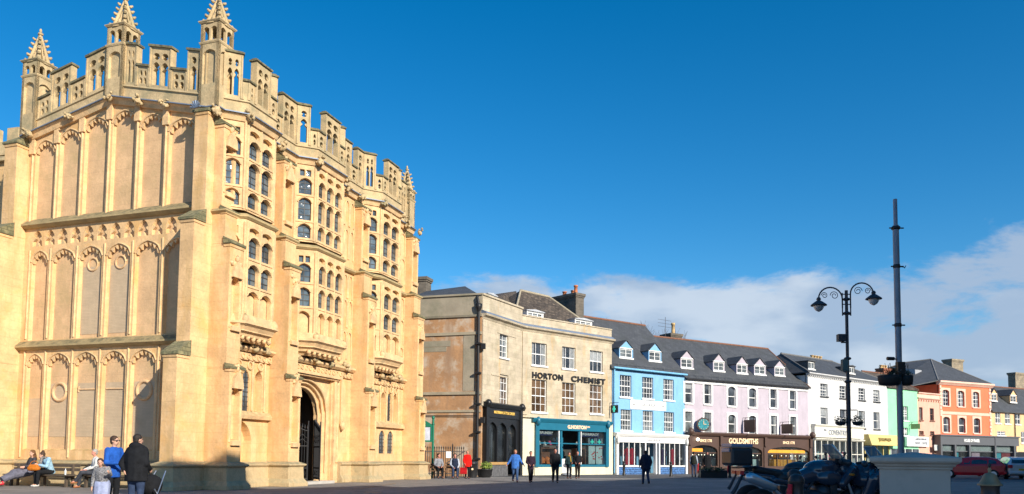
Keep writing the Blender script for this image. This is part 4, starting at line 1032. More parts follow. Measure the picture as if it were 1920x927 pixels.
m=MB(); m.box(C2,e0,e1,-2.15,-2.05,0,4.2); m.box(C2,e0,e1,-2.1,0,.01,.06); m.box(C2,e0,e1,-2.1,-.3,4.22,4.3); m.build('shop_interior',BACK,chem)
text('sign_lettering','G.HORTON',.36,C2,(e0+e1)/2+.35,3.70,.27,CREAML,chem,wide=2.1,bold=.02,ext=.01)
text('sign_lettering','LTD',.15,C2,(e0+e1)/2+1.62,3.76,.27,CREAML,chem,wide=.35,bold=.01,ext=.01)
NAVY=mat('navy_blue',(.01,.02,.12),.5,.1,3,0)
m=MB(); m.box(C2,e0+.4,sdoor0-.9,.0,.03,3.0,3.36); o=m.build('window_sign',NAVY,chem); text('sign_lettering','PERFUMERY',.26,C2,(e0+sdoor0)/2-.25,3.19,.035,WHITE,o,wide=(sdoor0-e0)*.62,bold=.01,ext=.004)
m=MB(); m.box(C2,sdoor1+.2,e1-.9,.0,.03,3.0,3.36); o=m.build('window_sign',NAVY,chem); text('sign_lettering','PHARMACY',.26,C2,(sdoor1+e1)/2-.25,3.19,.035,WHITE,o,wide=(e1-sdoor1)*.58,bold=.01,ext=.004)
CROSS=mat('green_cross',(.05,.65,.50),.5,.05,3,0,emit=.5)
def cross(mb,fr,s,z,d,r): mb.box(fr,s-r,s+r,d,d+.03,z-r/3,z+r/3); mb.box(fr,s-r/3,s+r/3,d+.002,d+.032,z-r,z+r)
POSTER=mat('pale_poster',(.55,.72,.75),.7,.15,1.5,0); m=MB(); m.box(C2,e1-2.0,e1-1.25,-.12,-.09,.85,2.9); m.box(C2,e1-1.15,e1-.4,-.12,-.09,.85,2.9); o=m.build('window_poster',POSTER,chem)
m=MB(); 
for s in(e1-1.62,e1-.78): m.lathe(C2.pt(s,-.09,2.62),[(.3,-.0)],3) if 0 else m.box(C2,s-.3,s+.3,-.088,-.08,2.34,2.9)
m.build('poster_panel',NAVY,o); m=MB()
for s in(e1-1.62,e1-.78): cross(m,C2,s,2.62,-.078,.2)
m.build('poster_cross',CROSS,o)
m=MB()
for i in range(14): s=random.uniform(e1-1.9,e1-.5); z=random.uniform(1.2,2.1); m.box(C2,s,s+.16,-.088,-.080+.0001*i,z,z+.09)
m.build('poster_print',mat('poster_red',(.6,.05,.05),.6,.3,8,0),o)
# display goods (things)
ORANGE=mat('orange_goods',(.75,.20,.03),.6,.2,6,0); PINK=mat('pink_goods',(.8,.08,.25),.6,.2,6,0); WOODS=mat('shelf_wood',(.22,.09,.05),.6,.15,3,.05)
def shelf(s0,s1,lab):
    t=thing('display_shelf',lab,'shelf',C2.pt((s0+s1)/2,-.6,.7))
    m=MB(); m.box(C2,s0,s0+.08,-.8,-.3,.7,2.0); m.box(C2,s1-.08,s1,-.8,-.3,.7,2.0); m.build('side_panel',WOODS,t); m=MB(); m.box(C2,s0,s1,-.8,-.3,2.0,2.08); m.build('top',WOODS,t); m=MB(); m.box(C2,s0,s1,-.85,-.8,.7,2.0); m.build('back_panel',WOODS,t)
shelf(e0+1.1,e0+2.6,'red brown display shelf in the left chemist window with orange goods'); shelf(e1-3.2,e1-2.1,'narrow red brown display shelf in the right chemist window')
i=0
for s,z,c,r in((e0+1.4,.9,ORANGE,.22),(e0+1.9,.85,ORANGE,.28),(e0+2.3,1.0,ORANGE,.16),(e0+1.0,2.3,WHITE,.17),(e0+1.6,2.25,WHITE,.14),(e0+2.15,2.3,PINK,.16),(e0+.8,1.2,PINK,.13),(e0+.7,.9,WHITE,.2),(e1-2.6,1.0,ORANGE,.2),(e1-2.6,1.5,mat('yellow_goods',(.7,.6,.05),.6,.2,6,0),.12),(e0+2.6,2.6,WHITE,.12),(e1-2.9,2.3,WHITE,.15)):
    m=MB(); m.ell(C2.pt(s,-.5,z+r),r,r*.6,r,seg=7,rings=5,jit=.25); m.box(C2,s-r*.7,s+r*.7,-.5,-.35,z,z+r*.7)
    m.build('boxed_goods',c,None,label='small bright boxed item in the teal chemist window among the goods',cat='goods',group='small goods in the chemist window'); i+=1

# ------------------------------------------------------------------ blue dress shop
BLUE=paint('sky_blue_paint',(.22,.46,.70)); 
b0=(p2[0]+.05,p2[1]+.03); b1=pl(1284,71,800); BF=Fr(b0,b1)
blue=thing('blue_shop_building','sky blue terraced house with white dress shop below and two blue dormers','building',(b0[0],b0[1],0))
def hrow(fr,rs,kind='r',rise=0):
    q=[fr.rect(r) for r in rs]; z0=sum(x[2] for x in q)/len(q); z1=sum(x[3] for x in q)/len(q); w_=sum(x[1]-x[0] for x in q)/len(q)
    return [((x[0]+x[1]-w_)/2,(x[0]+x[1]+w_)/2,z0,z1)+((kind,rise) if kind!='r' else ('r',)) for x in q]
ub=hrow(BF,[(1162,1184,704,745),(1204,1225,708,748),(1244,1263,711,750)]); mb_=hrow(BF,[(1164,1184,769,808),(1205,1225,771,809),(1245,1264,772,810)])
ZB=BF.hit(1218,697)[1]; print('ZB',ZB)
zsh=BF.hit(1218,815)[1]
body(blue,BF,ZB,ub+mb_,BLUE,z0=zsh-.2,gable=(-4.8,ZB+4.7))
for h in ub+mb_: winpart(blue,BF,h,4,4,gm=GLASS if h in ub else GLASSC,bar=.016)
zr=BF.hit(1160,604,-4.8)[1]
ridge_roof(blue,BF,-.3,BF.L+.0,.25,ZB+.02,-4.8,zr)
SB=(zr-ZB)/5.05
m=MB(); m.tube([BF.pt(-.1,.3,ZB),BF.pt(BF.L,.3,ZB)],.09,6); m.tube([BF.pt(.1,.15,.1),BF.pt(.1,.15,ZB)],.06,6); m.build('gutter',paint('gutter_blue',(.2,.5,.75)),blue)
for r in((1161,1187,639,673),(1216,1240,644,679)): dormer(blue,BF,r[0],r[1],r[2],r[3],-.75,BLUE,WHITE,SLATE,2,ze=ZB+.25*SB,slope=SB)
def snowguard(root,fr,z,n):
    m=MB(); m.tube([fr.pt(0,.12,z+.32),fr.pt(fr.L,.12,z+.32)],.018,4)
    for i in range(n): s=fr.L*(i+.5)/n; m.tube([fr.pt(s,.15,z-.05),fr.pt(s,.12,z+.42)],.02,4)
    m.build('snow_guard',mat('guard_grey',(.12,.13,.14),.6,.1,3,0),root)
snowguard(blue,BF,ZB+.1,8)
m=MB(); s0,z0=BF.hit(1181,767); s1,z1=BF.hit(1248,754); m.box(BF,s0,s1,.01,.06,z0,z1); o=m.build('name_board',WHITE,blue)
GREYL=mat('grey_letter',(.22,.24,.28),.5,.05,3,0); text('sign_lettering','SAHARA',.42,BF,(s0+s1)/2,(z0+z1)/2,.065,GREYL,o,wide=1.7,ext=.006)
m=MB()
for s in(s0+.4,s1-.4):
    for a in(.5,-.5,2.6): m.tube([BF.pt(s-.18*math.cos(a),.07,(z0+z1)/2-.13*math.sin(a)),BF.pt(s+.18*math.cos(a),.07,(z0+z1)/2+.13*math.sin(a))],.02,4)
m.build('sign_emblem',GREYL,o)
# white shopfront with bays
L_=BF.L; wz0=.72; zf0=BF.hit(1218,831)[1]; zf1=BF.hit(1218,817)[1]
m=MB(); m.box(BF,.1,L_-.1,.0,.35,zf0,zf1-.15); m.prof(BF,[(0,zf1-.15),(.42,zf1-.15),(.55,zf1+.05),(.55,zf1+.12),(0,zf1+.2)],.0,L_)
for s in(.1,L_-.35): m.box(BF,s,s+.25,0,.42,0,zf0); m.ell(BF.pt(s+.12,.48,zf0+.15),.12,.16,.34,seg=8,rings=6)
d0=BF.hit(1206,860)[0]; d1=BF.hit(1226,860)[0]; d2=BF.hit(1232,860)[0]
for s in(d0,d1,d2): m.box(BF,s-.07,s+.07,.0,.30,0,zf0)
for i in range(1,5): s=.35+(d0-.35)*i/5; m.box(BF,s-.035,s+.035,.18,.27,.7,zf0)
for i in range(1,5): s=d2+(L_-.35-d2)*i/5; m.box(BF,s-.035,s+.035,.18,.27,.7,zf0)
m.box(BF,d0,d1,-.5,-.42,2.45,2.55); m.box(BF,.35,d0,.1,.3,.62,.74); m.box(BF,d2,L_-.35,.1,.3,.62,.74)
m.build('shopfront',WHITE,blue)
text('sign_lettering','SAHARA',.34,BF,L_/2+.1,(zf0+zf1)/2-.1,.36,GREYL,blue,wide=1.6,ext=.006)
TILE=mat('blue_white_tile',(.04,.09,.20),.3,.5,9,.0,brick=(.16,.16,2.6,.5,.03))
for a,b in((.35,d0),(d2,L_-.35)):
    m=MB(); m.box(BF,a,b,.05,.25,0,.62); m.build('tiled_riser',TILE,blue)
    m=MB(); m.box(BF,a,b,.2,.215,.74,zf0); m.build('shop_window',SHOPGL,blue)
m=MB(); m.box(BF,0,L_,-2.1,-2.02,0,zf1); m.box(BF,0,L_,-2.05,.02,.01,.05); m.box(BF,0,L_,-2.05,-.25,zf1-.2,zf1-.1); m.build('shop_interior',mat('pale_shop_interior',(.20,.22,.21),.9,.2,1,.05),blue)
m=MB(); m.box(BF,d0+.1,d1-.1,-.5,-.44,0,.9); m.box(BF,d0+.1,d0+.2,-.5,-.42,0,2.45); m.box(BF,d1-.2,d1-.1,-.5,-.42,0,2.45); o=m.build('door',WHITE,blue); m=MB(); m.box(BF,d0+.2,d1-.2,-.48,-.46,.9,2.45); m.build('door_glass',SHOPGL,o)
RED=mat('red_cloth',(.72,.02,.06),.8,.12,5,.1)
def dress(fr,s,d,c,lab,h=1.55):
    t=thing('dress_form',lab,'mannequin',fr.pt(s,d,.75)); m=MB(); b=fr.pt(s,d,.75)
    m.lathe(b,[(.30,.05),(.26,.35),(.20,.75),(.15,.95),(.21,1.2),(.19,1.33),(.07,1.42)],12,sy=.7); m.build('dress',c,t)
    m=MB(); m.lathe(b,[(.05,1.4),(.045,1.52),(.0,1.55)],8); m.lathe(b,[(.2,0),(.2,.02),(.03,.04),(.03,.1)],10); m.build('stand',WHITE,t)
    m=MB(); 
    for sx in(-1,1): m.cap(b+Vector((.2*sx,0,1.28)),b+Vector((.30*sx,-.05,.85)),.06,.045)
    m.build('sleeve',c,t)
dress(BF,2.05,-.35,RED,'crimson long sleeved dress on a stand, tallest in the left white shop window'); dress(BF,2.75,-.5,RED,'second crimson dress on a stand, right of the tallest in the left shop window')
dress(BF,.75,-.4,POSTER,'pale blue outfit on a stand at the left end of the white shop window'); dress(BF,6.45,-.4,mat('purple_cloth',(.10,.04,.16),.8,.1,4,.1) if 0 else mat('purple_cloth',(.10,.04,.16),.8,.1,4,.1),'dark purple dress on a stand in the right shop window beside the door')
dress(BF,7.7,-.45,POSTER,'pale turquoise top on a stand in the middle of the right shop window'); dress(BF,L_-1.2,-.4,RED,'red dress on a stand at the right end of the white shop window')
# chimneys behind blue
s,zc_=BF.hit(1250,626,-7); chimney(blue,BF,BF.L-2.6,BF.L-.9,-8,-7,ZB+1,BF.hit(1232,626,-7)[1],[(BF.L-2.3,-7.5,.8,.2),(BF.L-1.8,-7.5,.75,.2),(BF.L-1.3,-7.5,.75,.2)],CHIML,POTY)

# ------------------------------------------------------------------ lilac jewellers
LIL=paint('lilac_paint',(.50,.445,.505)); l0=b1; l1=pl(1516,79.3,800); LF=Fr(l0,l1)
lil=thing('lilac_building','long lilac terraced house with five dormers and brown jewellers shopfront','building',(l0[0],l0[1],0))
u_=hrow(LF,[(1285,1297,719,755),(1320,1333.5,722,757),(1443.5,1456,732,767),(1480,1492,732,767.5)]); ua=hrow(LF,[(1364.5,1379,726,762),(1404,1417.5,728,764)],'a',.25)
n_=hrow(LF,[(1285,1297,772,810),(1320,1333.5,774,811.5),(1444.5,1457,780,815),(1481,1493,781,816)]); na=hrow(LF,[(1365,1379,777,812.6),(1404,1417.5,780.6,813.7)],'a',.25)
ZL=(LF.hit(1290,711)[1]+LF.hit(1500,727)[1])/2; print('ZL',ZL); zs_=LF.hit(1400,819)[1]
body(lil,LF,ZL,u_+ua+n_+na,LIL,z0=zs_-.3,gable=(-5,ZL+4.4))
for h in u_+ua+n_+na: winpart(lil,LF,h,1,2,gm=GLASS if h in u_+ua else random.choice([GLASS,GLASSC]),sur=.2,d=-.09)
zr=(LF.hit(1240,633,-5)[1]+LF.hit(1440,655,-5)[1])/2; SLs=(zr-ZL)/5.25
ridge_roof(lil,LF,-.0,LF.L,.25,ZL+.03,-5,zr,hr=LF.L-LF.hit(1440,655,-5)[0])
m=MB(); m.tube([LF.pt(0,.3,ZL),LF.pt(LF.L,.3,ZL)],.09,6); m.build('gutter',DRAIN,lil)
m=MB(); m.box(LF,0,LF.L,.0,.10,ZL-.35,ZL-.08); m.build('eaves_band',WHITE,lil); snowguard(lil,LF,ZL+.12,18)
for r in((1276,1300,658,692),(1337,1359,664,697.5),(1381,1402,669,702),(1414,1436,672,704),(1452,1472,676,706)): dormer(lil,LF,r[0],r[1],r[2],r[3],-.9,LIL,WHITE,SLATE,2,ze=ZL+.25*SLs,slope=SLs)
s_=LF.hit(1262,625,-9)[0]; zt=LF.hit(1262,618,-9)[1]; chimney(lil,LF,s_-.3,s_+1.2,-10.5,-9,ZL+2,zt-.4,[(s_+.55,-9.6,1.2,.2)],CHIM,POTY)
m=MB(); m.tube([LF.pt(s_-.6,-9.5,zt-1),LF.pt(s_-.6,-9.5,zt+1.3)],.025,4)
for q in range(3): m.tube([LF.pt(s_-1.6,-9.5,zt+.3+q*.35),LF.pt(s_+.2,-9.5,zt+.25+q*.35)],.016,4)
m.build('aerial',mat('aerial_grey',(.1,.1,.11),.5,.1,3,0),lil)
chimney(lil,LF,LF.L-2.5,LF.L-1.2,-5.6,-4.8,ZL+2,LF.hit(1445,664,-5)[1],[(LF.L-2.2,-5.2,.45,.22),(LF.L-1.6,-5.2,.45,.22)],CHIML,POTY)
BRN=mat('brown_timber',(.075,.042,.032),.6,.1,2,.05); BRN2=mat('brown_fascia',(.085,.047,.035),.5,.08,1.5,.03)
zf1=LF.hit(1400,820)[1]; zf0=zf1-1.15; n3=3; wv=LF.L/3
m=MB(); m.prof(LF,[(0,zf1),(.5,zf1),(.62,zf1+.18),(.62,zf1+.26),(0,zf1+.36)],0,LF.L)
bs=[.0,LF.hit(1346,850)[0],LF.hit(1429,850)[0],LF.L]
holes=[(bs[i]+.38,bs[i+1]-.38,.7,zf0+.32,'a',.55) for i in range(3)]
m.holed(LF,0,LF.L,0,zf1,holes,.35,.1,0)
for i in range(4):
    s=min(max(bs[i],.22),LF.L-.22); m.box(LF,s-.2,s+.2,.35,.45,0,zf0+.2); m.box(LF,s-.16,s+.16,.35,.52,zf0+.3,zf1)
for s in(.15,LF.L-.15): m.ell(LF.pt(s,.6,zf1+.35),.3,.3,.34,seg=10,rings=7)
m.build('shopfront',BRN2,lil)
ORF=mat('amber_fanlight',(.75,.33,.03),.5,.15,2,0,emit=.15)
for i in(0,2): m=MB(); a,b=holes[i][:2]; m.box(LF,a+.2,a+(1.6 if i==0 else b-a-.4),.12,.16,zf0-.28,zf0+.02); m.build('amber_blind',ORF,lil)
for i in range(3):
    a,b=holes[i][:2]; m=MB(); m.box(LF,a,b,.10,.20,zf0-.42,zf0-.32)
    for k in range(1,4): s=a+(b-a)*k/4; m.box(LF,s-.04,s+.04,.1,.2,.7,zf0-.3)
    m.build('window_frame',BRN,lil)
    m=MB(); m.box(LF,a,b,.12,.135,.7,zf0+.3); m.build('shop_window',SHOPGL,lil)
    LAMPG=mat('display_lamp_glow',(1,.9,.7),.5,0,3,0,emit=3.0)
    m=MB()
    for k in range(9): s=a+(b-a)*(k+.5)/9; m.ell(LF.pt(s,.0,zf0-.55),.05,.05,.05,seg=6,rings=4)
    m.build('display_lamp',LAMPG,lil)
m=MB(); m.box(LF,0,LF.L,-2.1,-2.02,0,zf1); m.box(LF,0,LF.L,-2.05,.08,.01,.05); m.build('shop_interior',mat('teal_interior',(.12,.20,.21),.9,.3,1.2,.05),lil)
for k,(s,c) in enumerate(((1.2,POSTER),(4.3,POSTER),(6.2,POSTER),(9.2,POSTER),(wv*2+1.2,ORF),(wv*2+2.1,ORF),(wv*2+2.9,ORF),(wv*2+4.6,POSTER),(wv*3-1.2,CREAML))):
    m=MB(); m.box(LF,s-.25,s+.25,-.6,-.5,1.5,2.3); m.box(LF,s-.4,s+.4,-.9,-.3,.7,1.35)
    m.build('jewellery_display',c,None,label='small lit display stand in the jewellers window under the brown fascia',cat='display stand',group='display stands in the jewellers windows')
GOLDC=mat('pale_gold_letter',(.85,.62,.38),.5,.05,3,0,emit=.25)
text('sign_lettering','GOLDSMITHS',.66,LF,(LF.hit(1361,827)[0]+LF.hit(1416,827)[0])/2,zf1-.42,.37,GOLDC,lil,wide=LF.hit(1416,827)[0]-LF.hit(1361,827)[0],bold=.02,ext=.01)
for x0,x1 in((1307,1329),(1462,1484)): a,b=LF.hit(x0,825)[0],LF.hit(x1,825)[0]; text('sign_lettering','SINCE 1778',.34,LF,(a+b)/2,zf1-.45,.37,GOLDC,lil,wide=b-a,bold=.012,ext=.01)
m=MB(); m.ell(LF.pt(LF.hit(1301,823)[0],.5,zf1-.35),.15,.15,.15); m.build('globe_lamp',LAMPG,lil)
# wall things on lilac
def projsign(fr,px,y0,y1,w_,mt,lab,name='hanging_sign',rnd=False,d0=.15,label_cat='sign',let=None):
    s,zt=fr.hit(px,y0); _,zb=fr.hit(px,y1)
    t=thing(name,lab,label_cat,fr.pt(s,0,zt)); m=MB()
    if rnd:
        c=fr.pt(s,d0+w_/2,(zt+zb)/2); ax=Vector((fr.e.x,fr.e.y,0)); R_=(zt-zb)/2
        face=MB()
        for mb,r,th in((m,R_,.22),):
            pts=[]
            for k in range(24):
                a=2*math.pi*k/24; pts.append((c+ (Vector((fr.n.x,fr.n.y,0))*.55+ax*.83)*math.cos(a)*r+Vector((0,0,math.sin(a)*r))))
            nn=(Vector((fr.n.x,fr.n.y,0))*.83-ax*.55)
            F_=[p+nn*.12 for p in pts]; B_=[p-nn*.12 for p in pts]; m.mesh(F_+B_,[tuple(range(24)),tuple(range(24,48))[::-1]]+[(i,24+i,24+(i+1)%24,(i+1)%24) for i in range(24)])
            face.mesh([c+(p-c)*.82+nn*.135 for p in pts],[tuple(range(24))])
        m.build('case',BRN,t); face.build('clock_face',mt,t)
        h=MB(); nn2=nn*.16; up=Vector((0,0,1)); sd_=(Vector((fr.n.x,fr.n.y,0))*.55+ax*.83)
        h.tube([c+nn2,c+nn2+up*R_*.55],.03,4); h.tube([c+nn2,c+nn2+sd_*R_*.4],.03,4)
        for k in range(12): a=k*math.pi/6; q=c+nn*.14+sd_*math.cos(a)*R_*.68+up*math.sin(a)*R_*.68; h.tube([q,q+(q-c)*.12],.03,4)
        h.build('clock_hand',GOLDC,t)
        b=MB(); b.tube([fr.pt(s,0,zt-.2),fr.pt(s,d0+w_*.4,zt+.05)],.03,5); b.tube([fr.pt(s,0,zb+.3),fr.pt(s,d0+w_*.4,zb+.1)],.03,5); b.build('bracket',IRON,t)
    else:
        m.box(fr,s-.04,s+.04,d0,d0+w_,zb,zt-.2); m.build('board',mt,t)
        b=MB(); b.tube([fr.pt(s,0,zt),fr.pt(s,d0+w_+.1,zt)],.025,5); b.tube([fr.pt(s,0,zt-.4),fr.pt(s,.4,zt)],.02,5)
        for q in(.1,w_-.1): b.tube([fr.pt(s,d0+q,zt),fr.pt(s,d0+q,zt-.22)],.015,4)
        b.build('bracket',IRON,t)
    return t
projsign(LF,1309,784,809,1.0,mat('clock_teal',(.03,.28,.33),.5,.3,5,0),'round teal clock in a dark case projecting from the lilac wall','wall_clock',rnd=True,label_cat='clock')
projsign(LF,1393,784,811,1.3,BRN,'small dark brown sign board hanging between the two arched lilac windows')
projsign(LF,1463,792,814,1.3,BRN2,'larger square brown sign board hanging between the right hand lilac windows')
t=projsign(C2,1143,756,775,.75,BLACKP,'black pharmacy sign with green cross on a bracket between chemist and blue shop')
m=MB(); s,z=C2.hit(1143,756); _,zb=C2.hit(1143,775); c_=(zb+z-.2)/2
XF=Fr(C2.pt(s-.045,.15,0).xy,C2.pt(s-.045,.9,0).xy)
# cross lies on the face that looks along the street
m.box(XF,.22,.53,.01,.03,c_-.07,c_+.07); m.box(XF,.30,.45,.012,.032,c_-.24,c_+.24); 
XF2=Fr(C2.pt(s-.05,.9,0).xy,C2.pt(s-.05,.15,0).xy); m.box(XF2,.22,.53,.0,.03,c_-.07,c_+.07); m.box(XF2,.30,.45,.002,.032,c_-.24,c_+.24)
m.build('green_cross',CROSS,t)
# ------------------------------------------------------------------ white building
WHT=paint('white_wall_paint',(.62,.62,.615)); CRM=mat('cream_shopfront',(.74,.72,.62),.5,.05,2,.03)
w0=l1; w1=pl(1665,89.5,800); WW=Fr(w0,w1)
wht=thing('white_building','tall white rendered building with grey mansard roof and cream shopfront','building',(w0[0],w0[1],0))
wu=hrow(WW,[(1512,1522.5,717,740),(1538,1552,719.5,744),(1574,1587,724,747),(1609,1622.5,728.6,751),(1637,1649.5,732,753)]); wm_=hrow(WW,[(1512,1521.5,763.6,797),(1538.6,1552,765,799.6),(1575,1587.5,767,800),(1609,1622.5,771,803.5),(1637,1650,773,806.5)])
ZW=(WW.hit(1520,703)[1]+WW.hit(1650,721)[1])/2; print('ZW',ZW); zs_=WW.hit(1570,800)[1]
wu=[h for h in wu if h[0]>.05]; wm_=[h for h in wm_ if h[0]>.05]
body(wht,WW,ZW,wu+wm_,WHT,z0=zs_-1.5)
for h in wu: winpart(wht,WW,h,2,4,sm=DRAIN,d=-.15)
for h in wm_: winpart(wht,WW,h,1,2,sm=DRAIN,gm=random.choice([GLASS,GLASSC]),d=-.15)
m=MB(); m.prof(WW,[(-.1,ZW),(.12,ZW-.02),(.35,ZW+.12),(.35,ZW+.22),(-.1,ZW+.24)],-.2,WW.L)
for i in range(44): s=WW.L*(i+.5)/44; m.box(WW,s-.06,s+.06,.0,.16,ZW-.16,ZW-.025)
m.build('cornice',WHT,wht)
zr=(WW.hit(1479,666,-3.6)[1]+WW.hit(1571,678,-3.6)[1])/2
ridge_roof(wht,WW,-.3,WW.L+.2,.3,ZW+.26,-3.8,zr,hl=1.6,hr=5.0,rm=mat('grey_ridge',(.16,.16,.16),.8,.1,3,.1))
SW_=(zr-ZW)/4.1
for r in((1515,1528.5,675,694),(1592,1603,685,702)): dormer(wht,WW,r[0],r[1],r[2],r[3],-1.3,SLATE,WHITE,SLATE,2,flat=True,ze=ZW+.5,slope=SW_,gm=GLASSC,rows=1)
s_=WW.hit(1538,676,-6)[0]; zt=WW.hit(1538,674,-6)[1]; chimney(wht,WW,s_-1.3,s_+1.3,-7,-6,ZW+1,zt,[(s_-.9+i*.6,-6.5,.45,.2) for i in range(4)],CHIML,POTY)
zf1=WW.hit(1570,800)[1]; zf0=zf1-1.2; eS=WW.hit(1613,820)[0]; c0=WW.hit(1521,820)[0]
m=MB(); m.box(WW,c0,eS,.0,.4,zf0,zf1-.15); m.prof(WW,[(0,zf1-.15),(.42,zf1-.15),(.55,zf1),(.55,zf1+.06),(0,zf1+.15)],c0-.05,eS+.1); m.prof(WW,[(0,zf0-.32),(.40,zf0-.32),(.55,zf0-.18),(.55,zf0-.12),(0,zf0-.05)],c0,eS)
nb_=8
for i in range(nb_+1): s=c0+.15+(eS-c0-.3)*i/nb_; m.box(WW,s-(.12 if i in(0,nb_) else .05),s+(.12 if i in(0,nb_) else .05),.1,.34,0,zf0-.3)
m.box(WW,c0,eS,.1,.3,1.9,1.98); m.box(WW,c0,eS,.1,.3,0,.6); m.build('shopfront',CRM,wht)
m=MB(); m.box(WW,c0,eS,.15,.165,.6,zf0-.3); m.build('shop_window',SHOPGL,wht); m=MB(); m.box(WW,0,WW.L,-2.1,-2.02,0,zf1); m.build('shop_interior',MATS['teal_interior'],wht)
a,b=WW.hit(1548,808,.42)[0],WW.hit(1588,808,.42)[0]; text('sign_lettering','COVENTRY',.72,WW,(a+b)/2+.3,(zf0+zf1)/2-.1,.42,GREYL,wht,wide=b-a-.6,bold=.015,ext=.01); text('sign_lettering','the',.3,WW,a-.05,(zf0+zf1)/2+.15,.42,GREYL,wht,wide=.45,bold=.01,ext=.01)
for k in range(5):
    m=MB(); s=c0+.9+k*1.6; m.box(WW,s-.35,s+.35,-.7,-.6,.8,2.2); m.build('window_display',POSTER if k%2 else PINK,None,label='pale poster panel standing in the cream shop window behind the motorcycles' if k%2 else 'pink poster panel standing in the cream shop window behind the motorcycles',cat='poster',group='%s panels in the cream shop window'%('pale' if k%2 else 'pink'))
# yellow awning
AW=mat('mustard_fascia',(.66,.52,.20),.7,.06,2,.03); 
a,b=WW.hit(1619,826)[0],WW.L+1.2; zt=WW.hit(1650,816)[1]; zb=WW.hit(1650,836)[1]
m=MB(); m.prof(WW,[(0,zb),(.9,zb),(.9,zb+.1),(.55,zt),(0,zt)],a,b-.3); o=m.build('fascia',AW,wht)
text('sign_lettering','JEROMES',.5,WW,(a+b)/2-.3,(zt+zb)/2+.05,.80,mat('faded_letter',(.42,.32,.12),.6,.05,3,0),o,wide=2.6,ext=.12)
m=MB(); m.box(WW,a,WW.L,.05,.1,0,.5)
for i in range(5): s=a+.1+(WW.L-a-.2)*i/4; m.box(WW,s-.06,s+.06,.0,.12,.0,zb)
m.build('shopfront',AW,wht); m=MB(); m.box(WW,a,WW.L,.04,.055,.5,zb); m.build('shop_window',SHOPGL,wht)
# ------------------------------------------------------------------ mint green
MINT=paint('mint_green_paint',(.30,.72,.42)); g0=w1; g1=pl(1721.5,93,800); GF=Fr(g0,g1)
mint=thing('mint_green_building','narrow mint green building behind the tall grey pole','building',(g0[0],g0[1],0))
ZG=GF.hit(1690,729)[1]; print('ZG',ZG)
gh=[GF.rect((1694,1702.5,762,789))+('r',),GF.rect((1694,1702.5,802,817))+('r',),GF.rect((1675,1683,764,790))+('r',)][:2]
body(mint,GF,ZG,gh,MINT,z0=.05)
for h in gh: winpart(mint,GF,h,2,3,bar=.04)
ridge_roof(mint,GF,-.1,GF.L,.2,ZG+.02,-3.0,GF.hit(1680,704,-3.0)[1],hr=1.2,mt=STSL)
m=MB(); m.box(GF,GF.hit(1695,820)[0]-.0,GF.L+1.6,.1,.35,GF.hit(1700,837)[1],GF.hit(1700,819)[1]); o=m.build('fascia',WHITE,mint)
text('sign_lettering','GARDEN FURNITURE',.34,GF,GF.L-.1,GF.hit(1700,823.5)[1],.37,GREYL,o,wide=2.4,ext=.01); text('sign_lettering','TRAVEL CENTRE',.45,GF,GF.L-.1,GF.hit(1700,831)[1],.37,GREYL,o,wide=2.7,ext=.01)
m=MB(); m.box(GF,.3,GF.L,.0,.05,.1,.6); 
for i in range(5): s=.3+(GF.L-.4)*i/4; m.box(GF,s-.05,s+.05,0,.1,.0,2.7)
m.build('shopfront',WHITE,mint); m=MB(); m.box(GF,.3,GF.L,.02,.035,.6,2.7); m.build('shop_window',GLASS,mint)
projsign(GF,1705,792,805,1.1,mat('olive_sign',(.30,.36,.16),.6,.1,3,0),'olive green sign board hanging from the mint green wall')
# floodlight arm on mint wall
# ------------------------------------------------------------------ pink
PNK=paint('salmon_pink_paint',(.76,.42,.31)); k0=g1; k1=pl(1763,95.5,800); KF=Fr(k0,k1)
pink=thing('pink_building','low salmon pink building between the mint green and orange houses','building',(k0[0],k0[1],0))
ZK=KF.hit(1742,741)[1]; kh=[KF.rect(r)+('r',) for r in((1723.5,1730,764,788),(1743.5,1751,766,789),(1723.5,1732,808.5,815.5),(1744,1752,809,816))]
body(pink,KF,ZK,kh,PNK,z0=.05)
for h in kh: winpart(pink,KF,h,2,2,fm=mat('brown_joinery',(.2,.1,.07),.6,.1,3,0),d=-.17,bar=.022)
m=MB(); m.prof(KF,[(-.2,ZK-.6),(.02,ZK-.6),(.18,ZK-.5),(.22,ZK-.42),(.02,ZK-.35),(.02,ZK),(.2,ZK+.1),(.2,ZK+.22),(-.2,ZK+.25)],0,KF.L)
for i in range(9): s=KF.L*(i+.5)/9; m.box(KF,s-.08,s+.08,0,.15,ZK-.78,ZK-.62)
m.build('cornice',paint('pale_pink_paint',(.80,.52,.40)),pink)
# ------------------------------------------------------------------ orange
ORW=paint('coral_orange_paint',(.80,.19,.085)); PPK=MATS['pale_pink_paint']; o0=k1; o1=pl(1859,99.5,800); OF=Fr(o0,o1)
orb=thing('orange_building','coral orange building with pale pink window surrounds, quoins and steep slate roof','building',(o0[0],o0[1],0))
ZO=(OF.hit(1770,720)[1]+OF.hit(1850,727)[1])/2; print('ZO',ZO)
ou=hrow(OF,[(1767,1779,732,761),(1795,1808,733,763),(1823,1836,734,764.5)],'a',.25); ol=hrow(OF,[(1769,1780,782,811),(1797,1810,783,812),(1825,1838,784.6,813)],'a',.25)
body(orb,OF,ZO,ou+ol,ORW,z0=.05)
for h in ou: winpart(orb,OF,h,3,4,sur=.24,surm=PPK,sm=PPK,bar=.022,d=-.17)
for h in ol: winpart(orb,OF,h,1,2,sur=.24,surm=PPK,sm=PPK,bar=.022,d=-.17)
m=MB(); m.prof(OF,[(-.2,ZO-.1),(.1,ZO-.1),(.3,ZO+.12),(.4,ZO+.2),(.4,ZO+.4),(-.3,ZO+.45)],-.25,OF.L+.3); m.build('cornice',PPK,orb)
